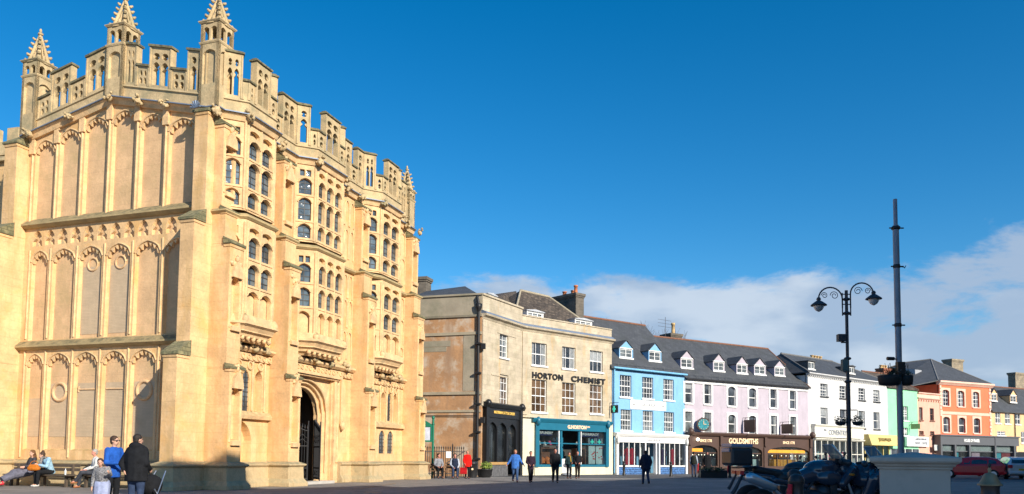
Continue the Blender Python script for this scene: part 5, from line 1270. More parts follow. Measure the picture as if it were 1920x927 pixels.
m=MB(); zb=OF.hit(1810,777)[1]; m.box(OF,0,OF.L,0,.06,zb-.12,zb+.22); m.build('string_band',PPK,orb)
m=MB()
z=4.2; k=0
while z<ZO-.5:
    for s in(0,OF.L-(.42 if k%2 else .3)): 
        if s>0 or z>ZO-3.9: m.box(OF,s,s+(.42 if k%2 else .3),0,.07,z,z+.34)
    z+=.42; k+=1
m.build('quoin',PPK,orb)
apx=hitpt(OF,1745,674,-5.5); r2=OF.pt(.5,-7,apx.z); 
zR=apx.z
A0=KF.pt(-3.2,-2.2,ZG+.2); B0=OF.pt(OF.L+.1,.1,ZO+.44); C0=OF.pt(-.3,.1,ZO+.44); rl=hitpt(KF,1690,681,-7.5)
bb=OF.pt(OF.L+.1,-12,ZO+.4)
roofpoly(orb,[[C0,B0,apx],[KF.pt(-3.2,-2.6,ZG-.2),C0,apx,rl],[B0,bb,apx],[bb,KF.pt(-3.2,-14,ZG),rl,apx]],SLATE)
m=MB(); m.tube([C0,apx],.09,5); m.tube([apx,B0],.09,5); m.tube([rl,apx],.09,5); m.build('ridge_tiles',MATS['grey_ridge'],orb)
q,zt=OF.hit(1796,674,-5); q0_=OF.hit(1785,690,-5)[0]; q1_=OF.hit(1806,690,-5)[0]; chimney(orb,OF,q0_,q1_,-6.3,-5,ZO,zt,[],CHIML); chimney(orb,OF,q1_+.1,q1_+.9,-6,-5.2,ZO,OF.hit(1812,703,-5)[1],[],mat('red_brick',(.32,.12,.07),.9,.15,4,.2))
# pale dormer side on the slate roof
s,z=KF.hit(1723,712,-3); m=MB(); zt=KF.hit(1723,694,-3)[1]; m.prof(KF,[(-3.0,z),(-3.0,zt),(-6.0,zt+.6)],KF.hit(1716,700,-3)[0],KF.hit(1728,700,-3)[0]); m.build('dormer',mat('lead_cheek',(.35,.36,.38),.6,.1,3,0),orb)
q=KF.hit(1663,690,-8)[0]; chimney(orb,KF,q-.8,q+.8,-9,-8,ZG-1,KF.hit(1663,691,-8)[1],[(q-.5,-8.5,.45,.2),(q,-8.5,.45,.2),(q+.5,-8.5,.45,.2)],mat('red_brick',(.32,.12,.07),.9,.15,4,.2),POTY)
# grey department store front
HG=mat('charcoal_fascia',(.10,.105,.115),.5,.06,1.5,.02); A1=KF.pt(1.9,.25,0).xy; HF=Fr(OF.pt(-1.6,.9,0).xy,OF.pt(OF.L+3.4,.9,0).xy)
dep=thing('department_store_front','long low charcoal shopfront with white lettering below the orange house','shopfront',(A1[0],A1[1],0))
zt=HF.hit(1820,819)[1]; zb=HF.hit(1820,835)[1]; print('HF',zt,zb)
m=MB(); m.box(HF,0,HF.L-.0,-1,.3,zb,zt); m.box(HF,-.1,HF.L+.1,-1,.42,zt,zt+.14); m.box(HF,0,HF.L,-.9,.0,0,.35)
for x in(1751,1787,1814,1862,1898): s=min(max(HF.hit(x,840)[0],.1),HF.L-.1); m.box(HF,s-.14,s+.14,-.3,.33,0,zb+.0)
m.box(HF,HF.hit(1862,826)[0]-.12,HF.hit(1862,826)[0]+.12,.3,.36,zb,zt)
zt2=HF.hit(1820,847)[1]; m.box(HF,0,HF.L,.0,.12,zt2-.05,zt2+.05); m.build('frame',HG,dep)
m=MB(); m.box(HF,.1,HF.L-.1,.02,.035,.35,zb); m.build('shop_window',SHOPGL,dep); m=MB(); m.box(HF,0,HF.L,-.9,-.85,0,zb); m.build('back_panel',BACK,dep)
m=MB()
for x0,x1 in((1753,1786),(1790,1812),(1817,1860),(1865,1895)): m.box(HF,HF.hit(x0,842)[0],HF.hit(x1,842)[0],-.12,-.08,zt2+.05,zb-.05)
m.build('window_blind',mat('pale_blind',(.50,.53,.52),.8,.2,2,0),dep)
for x0,x1,c in((1789,1798,mat('turquoise_poster',(.05,.45,.55),.6,.1,3,0)),(1823,1838,mat('pink_poster',(.6,.4,.5),.6,.1,3,0)),(1868,1878,MATS['turquoise_poster']),(1879,1895,mat('red_poster',(.35,.03,.04),.6,.1,3,0))):
    m=MB(); m.box(HF,HF.hit(x0,850)[0],HF.hit(x1,850)[0],-.12,-.08,1.3,zt2-.08); m.build('window_poster',c,dep)
a,b=HF.hit(1803,826)[0],HF.hit(1832,826)[0]; text('sign_lettering','HOUSE OF FRASER',.5,HF,(a+b)/2,(zt+zb)/2,.32,WHITE,dep,wide=b-a,bold=.02,ext=.02)
# ------------------------------------------------------------------ yellow
YEL=paint('yellow_paint',(.76,.50,.26)); y0=o1; y1=pl(2010,108,800); YF=Fr(y0,y1)
yel=thing('yellow_building','yellow building with slate roof and small yellow dormers at the right edge','building',(y0[0],y0[1],0))
ZY=(YF.hit(1860,771)[1]+YF.hit(1910,775)[1])/2; print('ZY',ZY)
yh=[YF.rect(r)+('r',) for r in((1866,1876,774,794),(1884,1894,775,795),(1903,1913,776,796),(1869.5,1885,809,817),(1914.5,1923,810,831))]
body(yel,YF,ZY,yh,YEL,z0=.05)
for h in yh: winpart(yel,YF,h,2,2,d=-.05,bar=.04)
zr=YF.hit(1880,727,-4)[1]; ridge_roof(yel,YF,-.1,YF.L,.3,ZY+.02,-4,zr); SY=(zr-ZY)/4.3
for r in((1858.5,1870,729,753),(1894,1906.5,731,756)): dormer(yel,YF,r[0],r[1],r[2],r[3],-.9,YEL,WHITE,SLATE,2,ze=ZY+.3*SY,slope=SY)
q0_=YF.hit(1904,710,-4)[0]; q1_=YF.hit(1924,710,-4)[0]; chimney(yel,YF,q0_,q1_,-5,-4,ZY+1,YF.hit(1910,699,-4)[1],[],CHIML)
m=MB(); m.tube([YF.pt(YF.hit(1902,800)[0],.1,.5),YF.pt(YF.hit(1902,800)[0],.1,ZY)],.06,6); m.build('drainpipe',DRAIN,yel)
m=MB(); m.box(YF,.5,YF.L,.0,.12,0,2.6); m.build('shopfront',BLACKP,yel)
# roof seen between: small pole & bird-like vent
# ------------------------------------------------------------------ bare tree behind the blue roof
def baretree(x,y,h,seed,lab):
    r=random.Random(seed); t=thing('bare_tree',lab,'tree',(x,y,0)); tr=MB(); tw=MB()
    def grow(p,d,l,rad,n):
        q=p+d*l; (tr if n>3 else tw).tube([p,q],[rad,rad*.7],5 if n>3 else 3,caps=False)
        if n==0: return
        for _ in range(3 if n<4 else 2):
            nd=(d+Vector((r.uniform(-.6,.6),r.uniform(-.6,.6),r.uniform(-.15,.5)))).normalized(); grow(q,nd,l*r.uniform(.62,.85),rad*.62,n-1)
    grow(Vector((x,y,0)),Vector((0,0,1)),h*.36,.25,6)
    bk=mat('twig_bark',(.09,.065,.05),.9,.2,3,.1); tr.build('trunk',bk,t); tw.build('crown',bk,t)
p=at(1168,600,92); baretree(p.x,p.y,13.9,3,'bare winter tree with its twiggy top just over the blue house roof')
p=at(1143,600,94); baretree(p.x,p.y,13.4,5,'smaller bare tree behind the join of the chemist and blue house')

# ------------------------------------------------------------------ terrace behind the photographer that shades the square
shade=thing('south_side_terrace','stone terrace on the near side of the market place, outside the picture','building',(14,4,0))
sB=mat('shade_terrace_stone',(.45,.38,.26),.9,.12,1.4,.2,brick=(.75,.33,.85,.08,.008))
SHP=[((9.6,1.7),(12.6,6),16.6),((12.6,6),(16,11),15.0),((16,11),(24,25),13.8),((24,25),(35,42),12.6),((35,42),(62,62),11.5)]
for A_,B_,hh_ in SHP:
    A_=(A_[0]+4.5,A_[1]-5.4); B_=(B_[0]+4.5,B_[1]-5.4); hh_+=3.4; f_=Fr(A_,B_); m=MB(); m.box(f_,0,f_.L,-0,-6,0,hh_*.8); m.prof(f_,[(0,hh_*.8),(-6,hh_*.8),(-3,hh_)],0,f_.L); m.build('wall',sB,shade)

LAMPM=mat('lamp_post_paint',(.045,.047,.055),.45,.1,5,.05)

# ================================================================== STREET FURNITURE
GREYP=mat('grey_galvanised_pole',(.28,.31,.36),.5,.12,2,.05,metal=.3)
def G(px,D,py=870): p=at(px,py,D); return Vector((p.x,p.y,0))
# --- twin arm street lamp
D_=31.0; b=G(1593,D_,880); lt=thing('street_lamp','tall black street lamp with two scrolled arms and glass lanterns','street lamp',b)
def lz(px,py): p=at(px,py,D_); return p-Vector((p.x-b.x,0,0))*0
ztop=at(1586,545,D_).z
m=MB(); m.tube([b,b+Vector((0,0,1.2))],.13,10); m.tube([b+Vector((0,0,1.2)),b+Vector((0,0,4.4))],.085,10); m.tube([b+Vector((0,0,4.4)),b+Vector((0,0,ztop))],.062,10)
for z in(1.2,4.4,ztop-.9,ztop-.35,5.3): m.lathe(b+Vector((0,0,z-.05)),[(.10,0),(.14,.03),(.14,.07),(.10,.1)],10)
for sx in(-.16,.16): m.tube([b+Vector((sx,0,ztop-1.0)),b+Vector((sx,0,ztop-.1))],.025,5); [m.tube([b+Vector((0,0,z)),b+Vector((sx,0,z))],.02,4) for z in(ztop-.95,ztop-.55,ztop-.15)]
m.build('post',LAMPM,lt)
GLOBE=glassmat('lantern_glass',(.35,.37,.38),.1,spec=.6,wob=0)
for sg,px,py in((-1,1535,565),(1,1638,553)):
    tip=at(px,py,D_); R_=abs(tip.x-b.x); m=MB(); z0=ztop-.7; pk=at(px,532 if sg>0 else 540,D_).z+.02
    x0=b.x+.16*sg; pts=[Vector((x0,b.y,z0)),Vector((x0,b.y,pk-.45))]
    cx=(x0+tip.x)/2; rx=abs(tip.x-x0)/2
    for i in range(13): a=math.pi*(1-i/12) ; pts.append(Vector((cx+sg*rx*math.cos(a),b.y,pk-.45+.45*math.sin(a))))
    pts.append(Vector((tip.x,b.y,tip.z+.12))); m.tube(pts,.03,6)
    for k,(ox,rr) in enumerate(((-.12,.17),(.18,.13))):
        c=Vector((cx+sg*ox*1.3,b.y,pk-.30)); m.tube([c+Vector((rr*(1-i/26)*math.cos(i*.5)*sg,0,rr*(1-i/26)*math.sin(i*.5)-.02)) for i in range(20)],.014,4)
    m.build('arm',LAMPM,lt)
    h=MB(); c=Vector((tip.x,b.y,tip.z)); h.lathe(c,[(.03,.16),(.07,.13),(.09,.06),(.06,.03),(.14,-.02),(.30,-.14),(.31,-.18),(.26,-.19)],14); o=h.build('lamp_shade',LAMPM,lt)
    g=MB(); g.lathe(c,[(.20,-.19),(.19,-.26),(.13,-.36),(.03,-.42)],12); g.build('lamp_glass',GLOBE,o)
m=MB(); p=at(1577,634,D_); m.box(W0,p.x-.14,p.x+.14,-b.y-.12,-b.y+.12,p.z-.14,p.z+.14); m.box(W0,p.x,b.x,-b.y-.03,-b.y+.03,p.z-.2,p.z-.15); m.build('floodlight',LAMPM,lt)
m=MB(); p=at(1584,684,D_); m.box(W0,p.x-.12,p.x+.10,-b.y-.1,-b.y+.1,p.z-.25,p.z+.2); m.build('junction_box',mat('grey_green_box',(.12,.16,.14),.6,.1,3,0),lt)
LEAFD=mat('basket_foliage',(.035,.055,.02),.8,.4,8,.1); FLW=mat('basket_flower',(.35,.30,.28),.7,.4,9,0)
def leaves(mb,c,r,n,s,flat=1.0,rnd=random):
    for i in range(n):
        d=Vector((rnd.gauss(0,1),rnd.gauss(0,1),rnd.gauss(0,1))).normalized()*r*rnd.uniform(.45,1.12); d.z*=flat; p=c+d
        a=Vector((rnd.gauss(0,1),rnd.gauss(0,1),rnd.gauss(0,1))).normalized(); b2=a.orthogonal().normalized(); mb.face([p-a*s,p+b2*s*.5,p+a*s,p-b2*s*.5],0)
for px,lab in((1576,'hanging basket on the left bracket of the street lamp'),(1608,'hanging basket on the right bracket of the street lamp')):
    c=at(px,791,D_); t=thing('hanging_basket',lab,'hanging basket',c,'baskets on the street lamp'); m=MB(); m.lathe(c-Vector((0,0,.16)),[(.04,0),(.16,.04),(.21,.16)],12); m.build('bowl',LAMPM,t)
    m=MB(); leaves(m,c+Vector((0,0,.06)),.23,130,.05,.8); m.build('foliage',LEAFD,t); m=MB(); leaves(m,c+Vector((0,0,.12)),.22,22,.03,.7); m.build('flower',FLW,t,kind='stuff')
    m=MB(); m.tube([c+Vector((0,0,.2)),c+Vector((0,0,.45))],.012,4); m.tube([c+Vector((0,0,.45)),Vector((b.x,b.y,c.z+.45))],.018,4); m.build('bracket',LAMPM,t)
# --- tall plain pole
D_=22.0; b=G(1690,D_,880); tp=thing('tall_pole','tall plain grey steel pole with clamps rising behind the stone pier','pole',b); zt=at(1679,374,D_).z
m=MB(); m.tube([b,b+Vector((0,0,zt-.75))],.082,12); m.tube([b+Vector((0,0,zt-.75)),b+Vector((0,0,zt))],.055,10); m.build('shaft',GREYP,tp)
for py,r in((428,.12),(500,.095),(610,.095),(712,.10)): m=MB(); z=at(1682,py,D_).z; m.lathe(b+Vector((0,0,z)),[(.09,-.05),(r,-.03),(r,.03),(.09,.05)],12); m.tube([b+Vector((-r-.06,0,z)),b+Vector((r+.1,0,z))],.02,5); m.build('clamp',IRON,tp)
m=MB(); z=at(1682,500,D_).z; m.tube([b+Vector((.05,0,z)),b+Vector((.22,0,z-.02))],.012,4); m.tube([b+Vector((.22,0,z-.05)),b+Vector((.26,0,z+.03))],.01,4); m.build('bracket',IRON,tp)
m=MB(); z=at(1670,675,D_).z; m.tube([b+Vector((0,0,z+.02)),b+Vector((-.16,0,z+.02))],.02,5); m.tube([b+Vector((-.34,-.04,z+.03)),b+Vector((-.14,-.02,z+.03))],.05,8); m.build('camera_housing',IRON,tp)
m=MB(); z=at(1685,690,D_).z; m.box(W0,b.x-.1,b.x+.1,-b.y,-b.y+.16,z-.2,z+.15); m.build('control_box',IRON,tp)
for px,w_,lab,sg in((1668,.30,'large dark planter basket on the left side of the tall pole',-1),(1699,.18,'smaller dark planter basket on the right side of the tall pole',1)):
    c=at(px,712,D_); t=thing('hanging_basket',lab,'hanging basket',c,'baskets on the tall pole'); m=MB(); m.lathe(c-Vector((0,0,.17)),[(w_*.45,0),(w_*.9,.03),(w_*.95,.10),(w_,.16),(w_*1.02,.28),(w_*.97,.28)],16); m.build('bowl',mat('dark_planter',(.02,.018,.016),.7,.2,5,.1),t)
    m=MB(); leaves(m,c+Vector((0,0,.16)),w_*.85,90,.035,.45); m.build('foliage',LEAFD,t)
    m=MB()
    for k in range(16): q=c+Vector((random.uniform(-w_,w_)*.8,random.uniform(-.1,.1),.14)); m.tube([q,q+Vector((random.uniform(-.08,.08),0,random.uniform(.1,.32)))],.006,3)
    m.build('stem',LEAFD,t); m=MB(); leaves(m,c+Vector((0,0,.18)),w_,14,.025,.5); m.build('flower',FLW,t,kind='stuff')
    m=MB(); m.tube([c+Vector((0,0,.0)),Vector((b.x,b.y,c.z))],.02,4); m.build('bracket',IRON,t)
# --- stone pier
PIER=mat('pale_pier_stone',(.42,.40,.35),.85,.08,1.5,.12,stain=((.33,.32,.28),.5,.7,2))
D_=8.0; c=at(1650,900,D_+.45); PF=Fr((c.x,c.y),(c.x+.60,c.y-.27)); c=at(1716,900,8.6); pier=thing('stone_pier','pale stone gate pier with a moulded pyramidal cap in the foreground','pier',(c.x,c.y,0))
PW=.655; m=MB(); m.box(PF,0,PW,-PW,0,.0,1.272); m.build('shaft',PIER,pier,bevel=.012)
m=MB(); m.box(PF,-.07,PW+.07,-PW-.07,.07,0,.30); m.build('base',PIER,pier,bevel=.015)
m=MB(); sq=[PF.pt(0,-PW,0).xy,PF.pt(0,0,0).xy,PF.pt(PW,0,0).xy,PF.pt(PW,-PW,0).xy]
sq=[PF.pt(0,-PW,0).xy,PF.pt(0,0,0).xy,PF.pt(PW,0,0).xy,PF.pt(PW,-PW,0).xy]
m.sweep(sq,[(-.3,1.262),(.02,1.262),(.02,1.285),(.045,1.295),(.05,1.312),(.085,1.33),(.098,1.345),(.098,1.382),(.075,1.392),(-.3,1.40)],closed=True)
ap=PF.pt(PW/2,-PW/2,1.445); cs=[PF.pt(-.074,.074,1.391),PF.pt(PW+.074,.074,1.391),PF.pt(PW+.074,-PW-.074,1.391),PF.pt(-.074,-PW-.074,1.391)]
for i in range(4): m.face([cs[i],cs[(i+1)%4],ap])
m.build('cap',PIER,pier,bevel=.006)
# --- bell topped bollard
D_=7.0; b=G(1856,D_,900); t=thing('bollard','black cast iron bollard with a brass bell shaped top at the right foreground','bollard',b); zt=at(1856,888,D_).z
m=MB(); m.lathe(b,[(.13,0),(.13,.12),(.085,.16),(.075,.6),(.072,zt-.22),(.085,zt-.2),(.072,zt-.17),(.072,zt-.13),(.08,zt-.10)],20); m.build('post',IRON,t)
m=MB(); m.lathe(b+Vector((0,0,zt)),[(.097,-.105),(.098,-.095),(.085,-.085),(.066,-.05),(.05,-.015),(.036,.0),(.014,.004),(.012,.02),(.016,.035),(.008,.05)],24); m.build('bell_top',mat('aged_brass',(.30,.24,.14),.55,.2,8,.05,metal=.5),t)
m=MB(); m.lathe(b+Vector((0,0,zt)),[(.004,.048),(.012,.06),(.014,.075),(.006,.09)],10); m.build('finial',IRON,t)
REDR=mat('red_wool',(.55,.02,.04),.85,.2,9,.2)
# --- bollards
def bollard(b,h,r,lab,red=0,grp=None):
    t=thing('bollard',lab,'bollard',b,grp); m=MB(); m.lathe(b,[(r*1.3,0),(r*1.3,.1),(r,.16),(r,h*.72),(r*1.12,h*.74),(r*1.12,h*.78),(r*.95,h*.8),(r*.95,h*.9),(r*1.1,h*.915),(r*1.1,h*.93)],18); m.build('post',IRON,t)
    m=MB(); m.lathe(b,[(r*1.12,h*.932),(r*1.05,h*.955),(r*.8,h*.985),(r*.3,h),(.003,h*1.002)],18); m.build('cap',IRON,t)
    if red:
        m=MB()
        for k in range(3): m.tube([b+Vector((-r*1.0-.01,-.05+.03*k,h*.9-.05*k)),b+Vector((-r*1.3,-.06+.02*k,h*.75)),b+Vector((-r*1.25-.02*k,-.04,h*.5)),b+Vector((-r*1.5,-.05,h*.3))],r*.33,6)
        m.build('red_scarf',REDR,t)
bollard(G(1493,9.2),at(1493,889,9.2).z,.08,'nearest black bollard with a red scarf in front of the motorcycles',1)
bollard(G(1489,11.5),at(1489,880,11.5).z,.085,'black bollard just behind the one with the red scarf')
for px,py,D_,lab in((1170,858,62,'black bollard before the left window of the blue dress shop'),(1258,865,60,'black bollard before the right window of the blue dress shop'),(1312,864,58,'leftmost black bollard before the brown jewellers shopfront'),(1368,864,58,'right black bollard before the brown jewellers, behind the motorcycle tail')):
    bollard(G(px,D_),1.12,.10,lab,1 if px>1300 else 0)
# low dark planter trough
b=G(1337,57); t=thing('planter','long low dark planter trough standing between two bollards by the jewellers','planter',b); m=MB(); m.box(W0,b.x-.95,b.x+.95,-b.y-.3,-b.y+.3,.0,.55); m.build('trough',IRON,t,bevel=.03); m=MB(); leaves(m,b+Vector((0,0,.6)),.9,260,.09,.18); m.build('foliage',LEAFD,t)
# --- railings by the chemist side wall
ra=G(793,50.5); rb=G(869,51.5); RF=Fr(ra.xy,rb.xy); t=thing('railings','black iron railings with spear tops before the brown side wall','railings',ra)
for i in range(19):
    s=RF.L*i/18; m=MB(); p=RF.pt(s,0,0); h=2.0 if i%9==4 else 1.82; r=.05 if i%9==4 else .02
    m.tube([p,p+Vector((0,0,h))],r,6); m.tube([p+Vector((0,0,h)),p+Vector((0,0,h+.05)),p+Vector((0,0,h+.2))],[.02,.045,.004],6); m.build('railing_bar' if i%9!=4 else 'railing_post',IRON,t)
for z in(.25,1.65): m=MB(); m.box(RF,0,RF.L,-.02,.02,z-.025,z+.025); m.build('rail',IRON,t)
m=MB(); p=RF.pt(RF.L*.62,.05,1.35); m.box(RF,RF.L*.62-.17,RF.L*.62+.17,.03,.05,1.25,1.65); m.build('notice',WHITE,t)
m=MB(); m.tube([RF.pt(RF.L*.5,.6,.9),RF.pt(RF.L*.98,.5,1.7)],.03,6); m.tube([RF.pt(RF.L*.5,.6,0),RF.pt(RF.L*.5,.6,.9)],.03,6); m.build('handrail',IRON,t)
# --- green notice board
b=G(811,49.2); t=thing('notice_board','green church notice board on posts beside the porch','notice board',b); GRN=mat('green_board_paint',(.01,.17,.10),.4,.08,2,.03); zt=at(811,786,49.2).z
m=MB(); m.tube([b,b+Vector((0,0,zt))],.07,8); m.ell(b+Vector((0,0,zt+.08)),.1,.1,.12); m.lathe(b+Vector((0,0,zt-.35)),[(.07,0),(.12,.03),(.07,.08)],8); m.build('post',GRN,t)
m=MB(); m.tube([b-Vector((1.0,0,0)),b+Vector((-1.0,0,zt-.3))],.07,8); m.build('post',GRN,t)
z0,z1=at(803,829,49.2).z,at(803,797,49.2).z; m=MB(); m.holed(W0,b.x-.95,b.x-.05,z0,z1,[(b.x-.85,b.x-.14,z0+.1,z1-.12,'r')],-b.y+.06,-b.y-.04); m.box(W0,b.x-.95,b.x-.05,-b.y-.05,-b.y-.0,z0,z1); m.prism(W0,[(b.x-.97,z1),(b.x-.03,z1),(b.x-.5,z1+.28)],-b.y-.04,-b.y+.06); m.build('board',GRN,t)
m=MB(); m.box(W0,b.x-.85,b.x-.14,-b.y,-b.y+.012,z0+.1,z1-.12); m.build('poster',mat('notice_paper',(.55,.58,.68),.7,.2,4,0),t)
# --- litter bin and plant tub
b=G(886,51); t=thing('litter_bin','black litter bin behind the person in red','litter bin',b); m=MB(); m.lathe(b,[(.26,0),(.28,.1),(.28,.85),(.31,.87),(.31,.95),(.2,1.05)],14); m.build('barrel',IRON,t); m=MB(); m.lathe(b+Vector((0,-.29,.55)),[(.001,-.07),(.07,-.03),(.07,.03),(.001,.07)],10,sy=.2); m.build('emblem',GOLDC,t)
b=G(909,52); t=thing('plant_tub','round black tub with yellow green leaves at the foot of the drainpipe','plant tub',b); m=MB(); m.lathe(b,[(.35,0),(.45,.1),(.5,.5),(.55,.52),(.5,.55)],14); m.build('tub',IRON,t); m=MB(); leaves(m,b+Vector((.12,0,.7)),.38,160,.10,.8); m.build('foliage',mat('lime_leaf',(.16,.22,.03),.7,.3,6,.1),t)
# --- A board by the chemist door
b=G(1062,58); t=thing('pavement_sign','white pavement sign board standing by the chemist door','pavement sign',b); m=MB(); m.box(W0,b.x-.32,b.x+.32,-b.y-.03,-b.y+.0,.25,1.25); m.build('panel',WHITE,t); m=MB(); m.ell(b+Vector((0,0,.12)),.42,.25,.12); m.build('foot',mat('grey_foot',(.25,.27,.3),.6,.1,3,0),t); m=MB(); m.ell(b+Vector((0,-.04,.8)),.2,.01,.16); m.build('sign_print',GREYL,t)

# ================================================================== BENCHES
BW=mat('weathered_bench_timber',(.095,.07,.05),.9,.25,3,.25,grime=((.16,.14,.10),.6)); BWL=mat('warm_bench_timber',(.22,.12,.06),.8,.2,3,.2)
def bench(fr,s0,s1,d,wm,lab,scale=1.0,grp=None):
    c=fr.pt((s0+s1)/2,d,0); t=thing('bench',lab,'bench',c,grp)
    for k in range(3): m=MB(); m.box(fr,s0,s1,d+.10-.16*k,d+.24-.16*k,.44,.48); m.build('seat_slat',wm,t,bevel=.006)
    for k in range(2): m=MB(); m.box(fr,s0,s1,d-.30,d-.26,.62+.16*k,.74+.16*k); m.build('back_slat',wm,t,bevel=.006)
    for s in(s0+.3,(s0+s1)/2,s1-.3):
        m=MB(); m.box(fr,s-.04,s+.04,d+.02,d+.12,0,.438); m.box(fr,s-.04,s+.04,d-.30,d-.22,0,.90) if 0 else m.box(fr,s-.04,s+.04,d-.255,d-.18,0,.90); m.box(fr,s-.04,s+.04,d-.18,d+.02,.36,.438); m.build('leg',wm,t)
    return t
BD=.95
bench(WF,-8.75,-5.3,BD,BW,'weathered dark timber bench against the porch, under the two young women')
bench(WF,-4.9,-1.9,BD,BW,'weathered dark timber bench against the porch, behind the woman in sunglasses')
BB=Fr(G(799,48.5).xy,G(862,49.0).xy); bench(BB,.2,BB.L-.1,0,BWL,'small timber bench before the railings with two people on it')

# ================================================================== PEOPLE
SKIN=mat('skin',(.58,.33,.23),.6,.06,6,.05); SKINP=mat('ruddy_skin',(.60,.26,.19),.6,.08,6,.05)
HB=mat('brown_hair',(.055,.028,.015),.7,.3,20,.3); HG_=mat('grey_hair',(.35,.34,.32),.7,.2,20,.3); HF_=mat('fair_hair',(.36,.20,.09),.7,.3,20,.3); HK=mat('dark_hair',(.02,.014,.011),.7,.3,20,.3); HC=mat('curly_auburn_hair',(.16,.07,.025),.8,.4,20,.4)
def cl_(n,c,r=.9,ns=.25,sc=9): return mat(n,c,r,ns,sc,.3,spec=.15)
DENIM=cl_('dark_denim',(.035,.055,.11)); BLK=cl_('black_cloth',(.014,.015,.018)); SHOE=cl_('dark_shoe',(.03,.022,.018),.5); WSH=cl_('pale_shoe',(.5,.48,.46),.6); TAN=cl_('tan_shoe',(.30,.12,.05),.5)
STAND=dict(pel=(0,0,.95),ch=(0,0,1.36),nk=(0,0,1.50),hd=(0,-.015,1.63),sh=(.165,0,1.42),eL=(.24,.03,1.13),wL=(.25,-.05,.88),eR=(-.24,.03,1.13),wR=(-.25,-.05,.88),hip=.09,kL=(.10,-.02,.50),aL=(.10,.02,.085),kR=(-.10,-.02,.50),aR=(-.10,.02,.085))
WALK=dict(STAND,kL=(.09,-.16,.52),aL=(.09,-.24,.10),kR=(-.09,.0,.50),aR=(-.09,.26,.14),wL=(.25,.10,.90),eL=(.235,.10,1.14),wR=(-.25,-.20,.93),eR=(-.24,-.02,1.14))
WALK2=dict(STAND,kR=(-.08,-.14,.52),aR=(-.08,-.20,.10),kL=(.08,.0,.50),aL=(.08,.20,.12),wR=(-.14,-.22,1.02),eR=(-.23,.02,1.14),wL=(.14,-.22,1.02),eL=(.23,.02,1.14))
SIT=dict(pel=(0,.02,.56),ch=(0,0,.98),nk=(0,-.02,1.12),hd=(0,-.06,1.25),sh=(.175,-.01,1.04),eL=(.24,-.06,.76),wL=(.12,-.30,.66),eR=(-.24,-.06,.76),wR=(-.12,-.30,.66),hip=.09,kL=(.12,-.44,.54),aL=(.12,-.46,.09),kR=(-.12,-.44,.54),aR=(-.12,-.42,.09))
